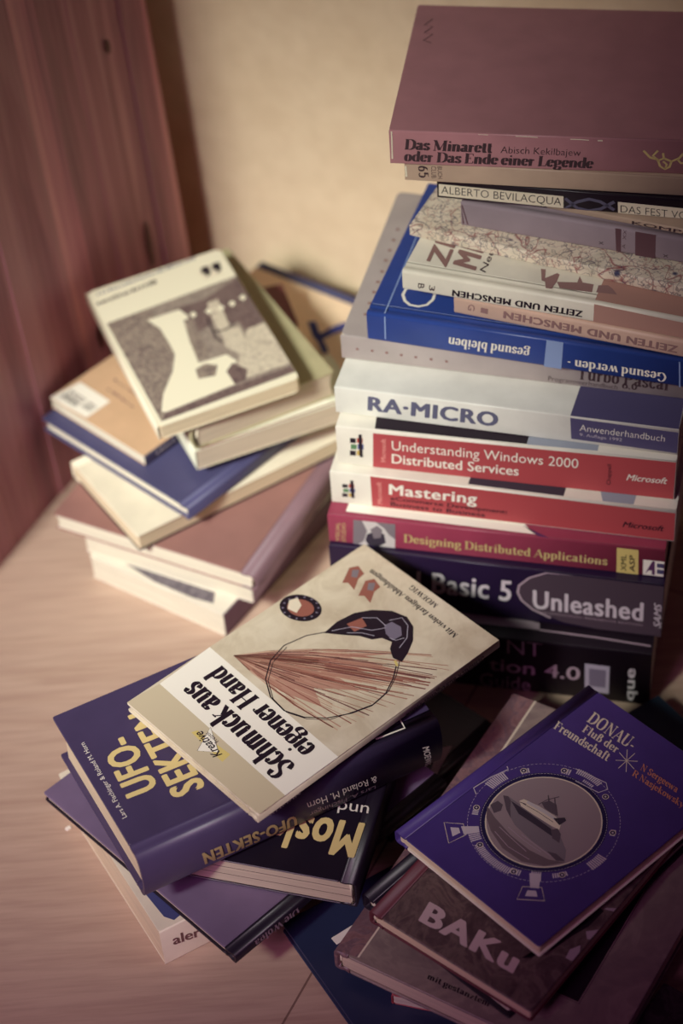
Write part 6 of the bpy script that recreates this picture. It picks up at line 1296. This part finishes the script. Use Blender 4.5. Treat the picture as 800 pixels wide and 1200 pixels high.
   ["l","top",[[61.2,24.6],[53.6,33.1],[59.4,41.3],[70.1,28.9],[61.2,24.6]],0.5,"label_cream",2],
   ["p","top",[[61.1,28.6],[57.7,32.5],[60.3,36.2],[65.1,30.6]],"print_lilac",2],
   ["p","top",[[54.8,-34.9],[47.2,-27.2],[49.8,-23.8],[58.1,-28.8]],"print_lilac",2],
   ["p","top",[[51.1,20.4],[46.7,25.7],[55.3,32.5],[58.6,28.4]],"print_lilac",2],
   ["l","top",[[30.4,-46.5],[27.9,-51.5],[14.2,-50.0],[2.16,-46.8],[0.87,-49.1]],0.7,"print_lilac",2],
   ["l","top",[[-27.6,-17.1],[-32.4,4.5],[-29.2,8.8],[-23.4,6.5],[-20.3,-10.2]],0.6,"print_lilac",2],
   ["p","top",[[32.2,-35.0],[35.4,-25.1],[38.4,-8.7],[38.7,8.0],[35.8,21.4],[30.0,30.2],[41.0,23.2],[48.2,10.9],[49.0,-4.6],[44.5,-19.2],[39.0,-28.8]],"photo_sea",3],
   ["p","top",[[19.4,-33.9],[17.7,-31.2],[16.9,-13.6],[16.5,4.2],[18.5,14.9],[23.5,24.2],[29.6,28.9],[32.3,19.6],[32.6,3.6],[31.1,-12.0],[26.1,-24.4]],"photo_mid",4],
   ["p","top",[[19.4,-33.9],[17.7,-31.2],[19.1,-27.4],[23.8,-23.3],[29.1,-17.4],[26.1,-24.4]],"photo_grey",5],
   ["p","top",[[19.1,-27.4],[18.2,-12.3],[17.8,5.4],[19.7,15.4],[21.4,13.8],[22.2,-1.69],[23.2,-16.6]],"photo_dark",5],
   ["p","top",[[15.5,-23.6],[12.6,-22.5],[10.1,-12.0],[8.8,1.58],[10.8,7.4],[14.9,10.1],[16.1,3.7],[17.4,-9.8],[17.9,-19.9]],"label_cream",6],
   ["p","top",[[13.8,-19.3],[11.8,-19.9],[9.8,-7.3],[9.4,2.8],[11.3,6.0],[12.0,-5.2]],"photo_light",7],
   ["l","top",[[15.6,-20.2],[14.0,-9.8],[13.2,3.2]],0.35,"photo_dark",7],
   ["p","top",[[7.2,-12.5],[2.6,-10.4],[1.82,-5.2],[7.7,1.83],[8.9,-2.9],[9.0,-8.2]],"photo_grey",7],
   ["p","top",[[11.0,1.09],[5.7,5.7],[6.8,8.1],[12.3,7.6]],"photo_dark",7],
   ["p","top",[[18.5,6.4],[14.7,8.6],[16.8,13.2],[22.2,17.2],[22.6,11.7]],"photo_grey",6],
   ["l","top",[[9.4,-13.0],[3.1,-11.9],[-3.9,-8.2]],0.6,"photo_grey",8],
   ["l","top",[[-0.02,-14.0],[8.3,-4.8]],0.5,"photo_grey",8],
   ["l","top",[[-1.06,-9.4],[8.3,0.4]],0.5,"photo_grey",8],
   ["l","top",[[16.0,-22.4],[14.7,-18.4]],0.5,"photo_dark",8],
   ["p","top",[[30.3,-34.3],[24.8,-33.1],[24.8,-28.7],[29.1,-26.1],[33.4,-27.8]],"photo_grey",5],
   ["p","top",[[32.0,16.4],[29.4,21.6],[29.8,29.6],[33.2,25.3]],"photo_grey",5],
   ["l","top",[[38.7,-17.7],[39.8,-6.7],[40.8,7.5]],0.45,"print_mauve",5],
   ["l","top",[[43.2,-17.1],[45.9,-2.8],[43.9,13.2]],0.45,"print_mauve",5],
   ["l","top",[[33.5,-3.7],[33.3,9.2],[33.1,20.4]],0.45,"print_mauve",5],
   ["l","top",[[35.0,-13.8],[35.8,0.29],[35.0,14.2]],0.45,"print_mauve",5]],
  'D2': [
   ["t","top","BAKu","heavy",[[88.0,-31.0],[85.1,36.2],[72.8,-33.9]],"baku_print"],
   ["p","top",[[14.5,54.0],[11.0,60.0],[14.0,59.7],[15.9,53.4]],"print_mauve",0],
   ["p","top",[[35.6,53.7],[30.1,59.9],[38.9,62.0],[39.6,57.2]],"print_mauve",0],
   ["p","top",[[51.8,53.3],[45.6,56.7],[49.8,61.0],[57.7,60.4],[58.2,54.7]],"print_mauve",0],
   ["p","top",[[73.8,33.7],[57.7,45.3],[46.3,48.1],[31.3,53.1],[17.1,54.2],[16.8,49.4],[31.8,47.3],[51.3,43.9],[70.1,38.7]],"ink_black",1]],
  'D3': [
   ["t","top","mit gestanztem","serif",[[108.7,-29.5],[108.5,11.9],[104.9,-30.1]],"ink_black"],
   ["p","top",[[118.7,-88.2],[115.6,-74.0],[92.5,-73.7],[-72.4,-72.5],[-120.2,-72.9],[-116.7,-88.5],[-22.2,-89.0]],"marble_red",0],
   ["p","top",[[115.6,-74.0],[115.2,-72.7],[-73.2,-71.0],[-120.5,-71.5],[-120.2,-72.9],[-72.4,-72.5],[92.5,-73.7]],"label_cream",1],
   ["p","top",[[-80.3,-44.1],[80.3,-44.1],[80.3,56.8],[-80.3,56.8]],"ink_black",1],
   ["l","top",[[-81.3,-45.1],[81.3,-45.1],[81.3,57.8],[-81.3,57.8],[-81.3,-45.1]],0.7,"marble_frame",2]],
  'D6': [
   ["p","top",[[66.8,-41.0],[70.4,-19.7],[76.3,-9.5],[74.5,-43.3]],"halftone_dark",0]],
  'D9': [
   ["p","top",[[-81.3,76.4],[-72.1,70.2],[-69.0,77.3],[-55.1,70.7],[-66.3,59.8],[-77.0,63.4]],"print_mauve",0]],
}
# ------------------------------------------------------------------ books
def basis(yaw, ta, tb):
    X = Vector((math.cos(yaw), math.sin(yaw), ta)).normalized(); Y = Vector((-math.sin(yaw), math.cos(yaw), tb)); Y -= X*(X @ Y); Y.normalize()
    return X, Y, X.cross(Y)
def bezel(cy, cz, r, a0, a1, n=4): return [(cy+r*math.cos(math.radians(a0+(a1-a0)*k/n)), cz+r*math.sin(math.radians(a0+(a1-a0)*k/n))) for k in range(n+1)]
def book(key, name, label, group, kind, top, spine, bottom=None, pages='pages_white', up='front', board=.002, inset=.003, bulge=0, corner=.0015, gaps=()):
    x, y, z, yaw, L, W, T, ta, tb = BOOKS[key]
    X, Y, Z = basis(yaw, ta, tb)
    root = empty(name, label, 'book', group)
    root.matrix_world = Matrix(((X.x, Y.x, Z.x, x), (X.y, Y.y, Z.y, y), (X.z, Y.z, Z.z, z), (0, 0, 0, 1)))
    y0, y1, x0, x1 = -W/2, W/2, -L/2, L/2
    g = .0003 # clearance to the next book
    T -= g
    bottom = bottom or top
    if kind == 'soft':
        t = .0005; ys = y0+.0012; r = min(.0009, T/3)
        outer = [(ys, T)]+bezel(y0+r, T-r, r, 90, 180)+bezel(y0+r, r, r, 180, 270)+[(ys, 0)]
        inner = [(ys, T-t)]+bezel(y0+r+t*.2, T-r-t*.2, max(r-t, .0002), 90, 180)+bezel(y0+r+t*.2, r+t*.2, max(r-t, .0002), 180, 270)+[(ys, t)]
        prof = lambda q: y0
        px0, px1, py0, py1, pz0, pz1 = x0+.0004, x1-.0004, y0+t+.0004, y1-.0005, t, T-t
        fy0 = ys
    else:
        t = board; hg = .0075; ys = y0+hg+.0025; r = min(.0022, T/3); dip = min(.0011, t*.6)
        def sp(o):
            b_ = bulge; pts = []
            n = 14
            tz = T-o
            bz = o
            for k in range(n+1):
                q = k/n; zz = tz+(bz-tz)*q; c = 1-(2*q-1)**2
                e = 0
                pts.append((y0+o-b_*c**.8+e, zz))
            if not b_:
                rr = max(r-o, .0004); pts = bezel(y0+o+rr, T-o-rr, rr, 90, 180)+bezel(y0+o+rr, o+rr, rr, 180, 270)
            else:
                pts = [(y0+.0022+o, T-o), (y0+.001+o, T-o-.0002)]+pts[1:-1]+[(y0+.001+o, o+.0002), (y0+.0022+o, o)]
            return [(ys, T-o), (y0+hg+.001, T-o-dip*.5), (y0+hg-.0008, T-o-dip), (y0+hg-.0028, T-o-dip*.3), (y0+hg-.004, T-o)]+pts+[(y0+hg-.004, o), (y0+hg-.0028, o+dip*.3), (y0+hg-.0008, o+dip), (y0+hg+.001, o+dip*.5), (ys, o)]
        outer, inner = sp(0), sp(t)
        prof = (lambda q: y0) if not bulge else (lambda q: y0-bulge*max(0, 1-(2*(T-q)/T-1)**2)**.8)
        px0, px1, py0, py1, pz0, pz1 = x0+inset, x1-inset, y0+t+.0012, y1-inset, t, T-t
        fy0 = ys
    top_b, spine_b = MB(), MB()
    top_b.slab(x0, x1, fy0, y1, T-t, T, top, corner, min(.0004, t*.4))
    spine_b.extrude_profile(outer, inner, x0, x1, spine)
    for rec in DECALS.get(key, ()):
        face = rec[1]; mb = top_b if face == 'top' else spine_b
        lay = {'t': 3}.get(rec[0]) if rec[0] == 't' else rec[-1]
        eps = .00010+.00005*lay+(.00012 if bulge and face == 'spine' else 0)
        if rec[0] == 't':
            V, F = lettering(rec[2], rec[3]); o, p, q = [Vector(c) for c in rec[4]]; mat = rec[5]
            E = [l_*7e-6 for a, b_, l_ in V]; V = [o+(p-o)*a+(q-o)*b_ for a, b_, l_ in V]
        elif rec[0] == 'p': V = [Vector(c) for c in rec[2]]; F = [tuple(range(len(V)))]; mat = rec[3]
        else:
            V = []; F = []; strip([tuple(c) for c in rec[2]], lambda a, b_: rec[3], V, F); V = [Vector(c) for c in V]; mat = rec[4]
        if rec[0] != 't': E = [0]*len(V)
        V = [v*.001 for v in V]
        lim = .0003
        if face == 'top':
            V = [(min(max(v.x, x0+lim), x1-lim), min(max(v.y, y0+lim), y1-lim), T+eps+e_) for v, e_ in zip(V, E)]
            if kind == 'soft' or rec[0] == 't': pass
            mb.add(V, F, mat)
        else:
            V2 = [Vector((min(max(v.x, x0+lim), x1-lim), min(max(v.y, lim), T-lim))) for v in V]
            if bulge:
                bm = bmesh.new(); bv = [bm.verts.new((v.x, e_, v.y)) for v, e_ in zip(V2, E)]
                for f in F:
                    try: bm.faces.new([bv[i] for i in f])
                    except ValueError: pass
                bmesh.ops.triangulate(bm, faces=bm.faces)
                for k in range(1, 14):
                    bmesh.ops.bisect_plane(bm, geom=bm.verts[:]+bm.edges[:]+bm.faces[:], plane_co=(0, 0, T*k/14), plane_no=(0, 0, 1))
                bm.verts.ensure_lookup_table(); bm.verts.index_update()
                V = [(v.co.x, prof(v.co.z)-eps-v.co.y, v.co.z) for v in bm.verts]; F = [tuple(v.index for v in f.verts) for f in bm.faces]; bm.free()
                mb.add(V, F, mat)
            else: mb.add([(v.x, y0-eps-e_, v.y) for v, e_ in zip(V2, E)], F, mat)
    top_b.build(up+'_cover', root)
    spine_b.build('spine', root)
    b = MB(); b.slab(x0, x1, fy0, y1, 0, t, bottom, corner, min(.0004, t*.4)); b.build('back_cover' if up == 'front' else 'front_cover', root)
    if True:
        b = MB()
        if bulge:
            n = 6; prf = [(y1-inset*1.6+.0018*math.cos(math.pi*(k/n-.5))*-1, pz0+(pz1-pz0)*k/n) for k in range(n+1)]
            outl = prf+[(py0-bulge*.6*(1-(2*k/n-1)**2)+.0004, pz1-(pz1-pz0)*k/n) for k in range(n+1)]
            N = len(outl); V = [(px0, a, c) for a, c in outl]+[(px1, a, c) for a, c in outl]
            b.add(V, [tuple(range(N)), tuple(reversed(range(N, 2*N)))]+[(i, N+i, N+(i+1) % N, (i+1) % N) for i in range(N)], pages)
        else: b.slab(px0, px1, py0, py1, pz0, pz1, pages, min(corner, .0025), .0002)
        for q in gaps:
            zz = pz0+(pz1-pz0)*q; b.slab(px0-.0001, px1+.0001, py0-.0001, py1+.0001, zz-.00018, zz+.00018, 'ink_brown', min(corner, .0025), .00005)
        block = b.build('page_block', root)
        if kind == 'hard' and T > .0115:
            for xx in (px0, px1):
                hb = MB(); yy = py0+.0012-bulge*.4
                hb.tube([(xx, yy, pz0+.0004), (xx, yy-.0004-bulge*.25, (pz0+pz1)/2), (xx, yy, pz1-.0004)], .0009, 'label_cream', 8)
                hb.build('headband', block)
    return root
RS, LS, MS, FS = 'tall stack of books on the right', 'pile of books on the left', 'pile of books in the front middle', 'pile of books at the front right'
# right stack, bottom to top
book('nt', 'thick_paperback', 'thick black computer guide with silver square, at the very bottom of the tall right stack', RS, 'soft', 'black_cover', 'black_cover')
book('vb5', 'thick_paperback', 'thick violet-black book with grey bullet shape on its spine, second from bottom of tall stack', RS, 'soft', 'violet_black', 'violet_black')
book('dda', 'paperback_book', 'maroon paperback with gold title and grey portrait patch on its spine', RS, 'soft', 'maroon_cover', 'maroon_cover')
book('mast', 'paperback_book', 'red and white computer paperback lying directly on the maroon paperback', RS, 'soft', 'ms_white', 'ms_white')
book('w2k', 'paperback_book', 'red and white computer paperback lying directly under the white and slate blue manual', RS, 'soft', 'ms_white', 'ms_white')
book('ra', 'software_manual', 'white manual with large slate lettering and a slate blue right end', RS, 'soft', 'ra_white', 'ra_white')
book('turbo', 'programming_manual', 'grey manual with small dots, between the white manual and the blue hardback', RS, 'soft', 'grey_cover', 'grey_cover', corner=.004)
book('blue', 'hardcover_book', 'bright blue hardback with upside-down white title Gesund werden', RS, 'hard', 'blue_cover', 'blue_cover', up='back', board=.0022)
book('g1', 'school_book', 'pinkish beige Zeiten und Menschen schoolbook marked G 1', RS, 'hard', 'pink_cover', 'pink_cover', up='back', board=.0018)
book('b3', 'school_book', 'white Zeiten und Menschen schoolbook marked B 3 with brown right half', RS, 'hard', 'white_cover', 'white_cover', up='back', board=.0018)
book('map', 'folded_map', 'folded road map printed with red and blue lines, in the tall stack', RS, 'soft', 'road_map', 'road_map', pages='pages_white')
book('grey', 'cloth_book', 'grey cloth-bound book with dark spine bands, lying on the road map', RS, 'hard', 'grey_cloth', 'grey_cloth', pages='pages_tan', board=.0018)
book('kompass', 'hiking_map', 'thin pale folded hiking map wedged directly below the slim black paperback', RS, 'soft', 'beige_cloth', 'beige_cloth')
book('alb', 'slim_paperback', 'slim black paperback with cream title boxes and a fish ornament on its spine', RS, 'soft', 'black_cover', 'black_cover', pages='pages_tan')
book('beige', 'hardcover_book', 'thin beige book numbered 65 directly under the topmost mauve hardback', RS, 'soft', 'beige_cloth', 'beige_cloth', pages='pages_tan')
book('min', 'jacketed_novel', 'mauve hardback Das Minarett on the very top of the tall stack', RS, 'soft', 'mauve_jacket', 'mauve_jacket', pages='pages_tan')
# left pile, bottom to top
book('L10', 'picture_book', 'white book with dark halftone print, lowest of the left pile', LS, 'soft', 'white_cover', 'dark_brown')
book('L9', 'white_book', 'thick white book second from the floor in the left pile', LS, 'soft', 'white_cover', 'brown_spine')
book('L8', 'large_hardcover', 'large dusty brown book with ribbed dark spine low in the left pile', LS, 'hard', 'brown_cover', 'brown_spine', bottom='brown_cover', board=.0012, inset=.001, bulge=.003)
book('L7', 'cream_book', 'cream book with black lower edge lying askew on the large brown book', LS, 'hard', 'cream_cover', 'cream_cover', bottom='black_cover', pages='pages_cream', board=.0014, inset=.0006)
book('L6', 'slate_hardcover', 'slate blue hardback lying on the cream book in the left pile', LS, 'hard', 'slate_blue', 'slate_blue', board=.0018, inset=.0022)
book('L4', 'orange_paperback', 'orange-beige paperback with white barcode label sticking out of the left pile', LS, 'soft', 'tan_cover', 'charcoal_spine')
book('L3', 'picture_paperback', 'thin paperback with red cover edge beneath the olive hardback', LS, 'soft', 'green_white', 'green_white', bottom='cream_cover', pages='pages_tan')
book('L2', 'olive_hardcover', 'olive hardback with round spine directly under the topmost book of the left pile', LS, 'hard', 'olive_cover', 'olive_cover', pages='pages_tan', board=.0016, inset=.001, bulge=.003)
book('L1', 'pocket_paperback', 'cream pocket book with black and white painting on its cover, top of left pile', LS, 'soft', 'cover_cream', 'cream_cover', pages='pages_cream', corner=.005)
book('K2', 'red_booklet', 'small dark red booklet corner poking out from under the olive hardback', LS, 'soft', 'wine_cover', 'wine_cover')
k1 = book('K1', 'portfolio_folder', 'cream portfolio with dark blue cloth edge and tied ribbon, behind the left pile', LS, 'hard', 'folder_cream', 'folder_blue', board=.002)
k1['category'] = 'folder'
def world_part(b, name, root):
    o = b.build(name, root); o.matrix_parent_inverse = root.matrix_world.inverted(); return o
def bow(b, pts, w, mat, th=.0006):
    V = []; F = []; n = len(pts)
    for i, p in enumerate(pts):
        p = Vector(p); a = Vector(pts[max(i-1, 0)]); c = Vector(pts[min(i+1, n-1)]); t_ = (c-a).normalized()
        sd = t_.cross(Vector((.3, -.6, .74))).normalized()*w/2; up_ = sd.cross(t_).normalized()*th/2
        V += [p-sd-up_, p+sd-up_, p+sd+up_, p-sd+up_]
    for i in range(n-1):
        for k in range(4): F.append((4*i+k, 4*i+(k+1) % 4, 4*i+4+(k+1) % 4, 4*i+4+k))
    F += [(3, 2, 1, 0), (4*n-4, 4*n-3, 4*n-2, 4*n-1)]
    b.add(V, F, mat, False)
b = MB()
bow(b, [(.030, 1.300, .0862), (.0125, 1.2937, .0895), (.003, 1.2871, .0905), (-.0072, 1.280, .0905)], .0052, 'ribbon_blue')
bow(b, [(-.0072, 1.280, .0912), (-.009, 1.2797, .096), (-.0105, 1.284, .0995), (-.0115, 1.2885, .1005)], .0065, 'ribbon_blue')
bow(b, [(-.0072, 1.280, .0908), (-.0055, 1.2765, .0890), (-.0040, 1.2735, .0868), (-.0026, 1.2690, .0845)], .005, 'ribbon_blue')
bow(b, [(-.0095, 1.2805, .0895), (-.0072, 1.2800, .0925), (-.0050, 1.2793, .0895)], .0055, 'ribbon_blue', .0012)
world_part(b, 'ribbon', k1)
# front middle pile
book('M5', 'cream_paperback', 'thick cream paperback lying on the floor under the grey-blue hardback', MS, 'soft', 'cream_cover', 'cream_cover', pages='pages_cream')
book('M4', 'river_hardcover', 'grey-blue hardback lettered Die Wolga beneath the dark UFO-Sekten book', MS, 'hard', 'volga_blue', 'moskau_black', bottom='moskau_black', pages='pages_tan', board=.0018, inset=.0015)
book('M3', 'city_hardcover', 'black hardback with yellow title Moskau, half hidden by the UFO-Sekten book', MS, 'hard', 'moskau_black', 'moskau_black', pages='pages_tan', board=.0012, inset=.001, gaps=(.36, .7))
book('M2', 'sect_hardcover', 'dark navy hardback with yellow title UFO-SEKTEN', MS, 'hard', 'navy_cover', 'navy_cover', pages='pages_cream', board=.0024, inset=.0035, bulge=.005)
book('M1', 'craft_book', 'cream craft book Schmuck aus eigener Hand with feather and necklace cover', MS, 'hard', 'crumple', 'crumple', board=.0018, inset=.002)
book('M6', 'black_book', 'small black book lettered DA squeezed between Moskau book and large marbled book', MS, 'hard', 'black_cover', 'black_cover', board=.0016, pages='pages_tan')
# front right pile
book('D5', 'teal_hardcover', 'thin dark blue hardback on the floor at the bottom edge, below the marbled book', FS, 'hard', 'teal_cover', 'teal_cover', board=.0016, pages='pages_cream')
book('D6', 'red_paperback', 'red-bordered book with grey picture, corner showing under the large marbled book', FS, 'soft', 'red_cover', 'red_cover')
book('D8', 'dark_booklet', 'dark teal booklet corner showing behind the blue Donau book', FS, 'soft', 'deep_teal', 'deep_teal')
book('D9', 'flecked_book', 'black book with pale flecks at the bottom right corner', FS, 'soft', 'black_flecked', 'black_cover')
book('D3', 'art_book', 'large marbled book with black framed panel under the Baku and Donau books', FS, 'hard', 'marble_olive', 'marble_red', pages='pages_tan', board=.002, inset=.0015)
book('M7', 'black_hardcover', 'black hardback lying between the Baku book and the large marbled book', FS, 'hard', 'moskau_black', 'moskau_black', board=.002)
book('D2', 'city_guide', 'brown photo-covered book lettered BAKU under the blue Donau book', FS, 'hard', 'photo_brown', 'baku_red', bottom='baku_red', pages='pages_cream', board=.0018, inset=.001)
book('D1', 'river_book', 'blue Donau book with ship in a porthole, top of the front right pile', FS, 'hard', 'donau_blue', 'donau_blue', bottom='white_cover', pages='pages_cream', board=.0012, inset=.0016)

# small loose paper
b = MB(); b.slab(-.003, .003, -.008, .008, 0, .0004, 'cover_white', .0003, .0001)
o = b.build('paper_slip'); o.location = (-.0190, .7865, .00955); o.rotation_euler = (0, 0, math.radians(-58))
o['label'] = 'white paper slip tip between the dark blue hardback and the marbled book'; o['category'] = 'paper'
b = MB(); b.slab(-.0021, .0021, -.0016, .0016, 0, .0011, 'cover_white', .0011, .0004)
o = b.build('paper_scrap'); o.location = (-.1977, .8956, 0); o.rotation_euler = (0, 0, .6)
o['label'] = 'tiny white scrap on the wooden floor beside the Die Wolga hardback'; o['category'] = 'scrap'
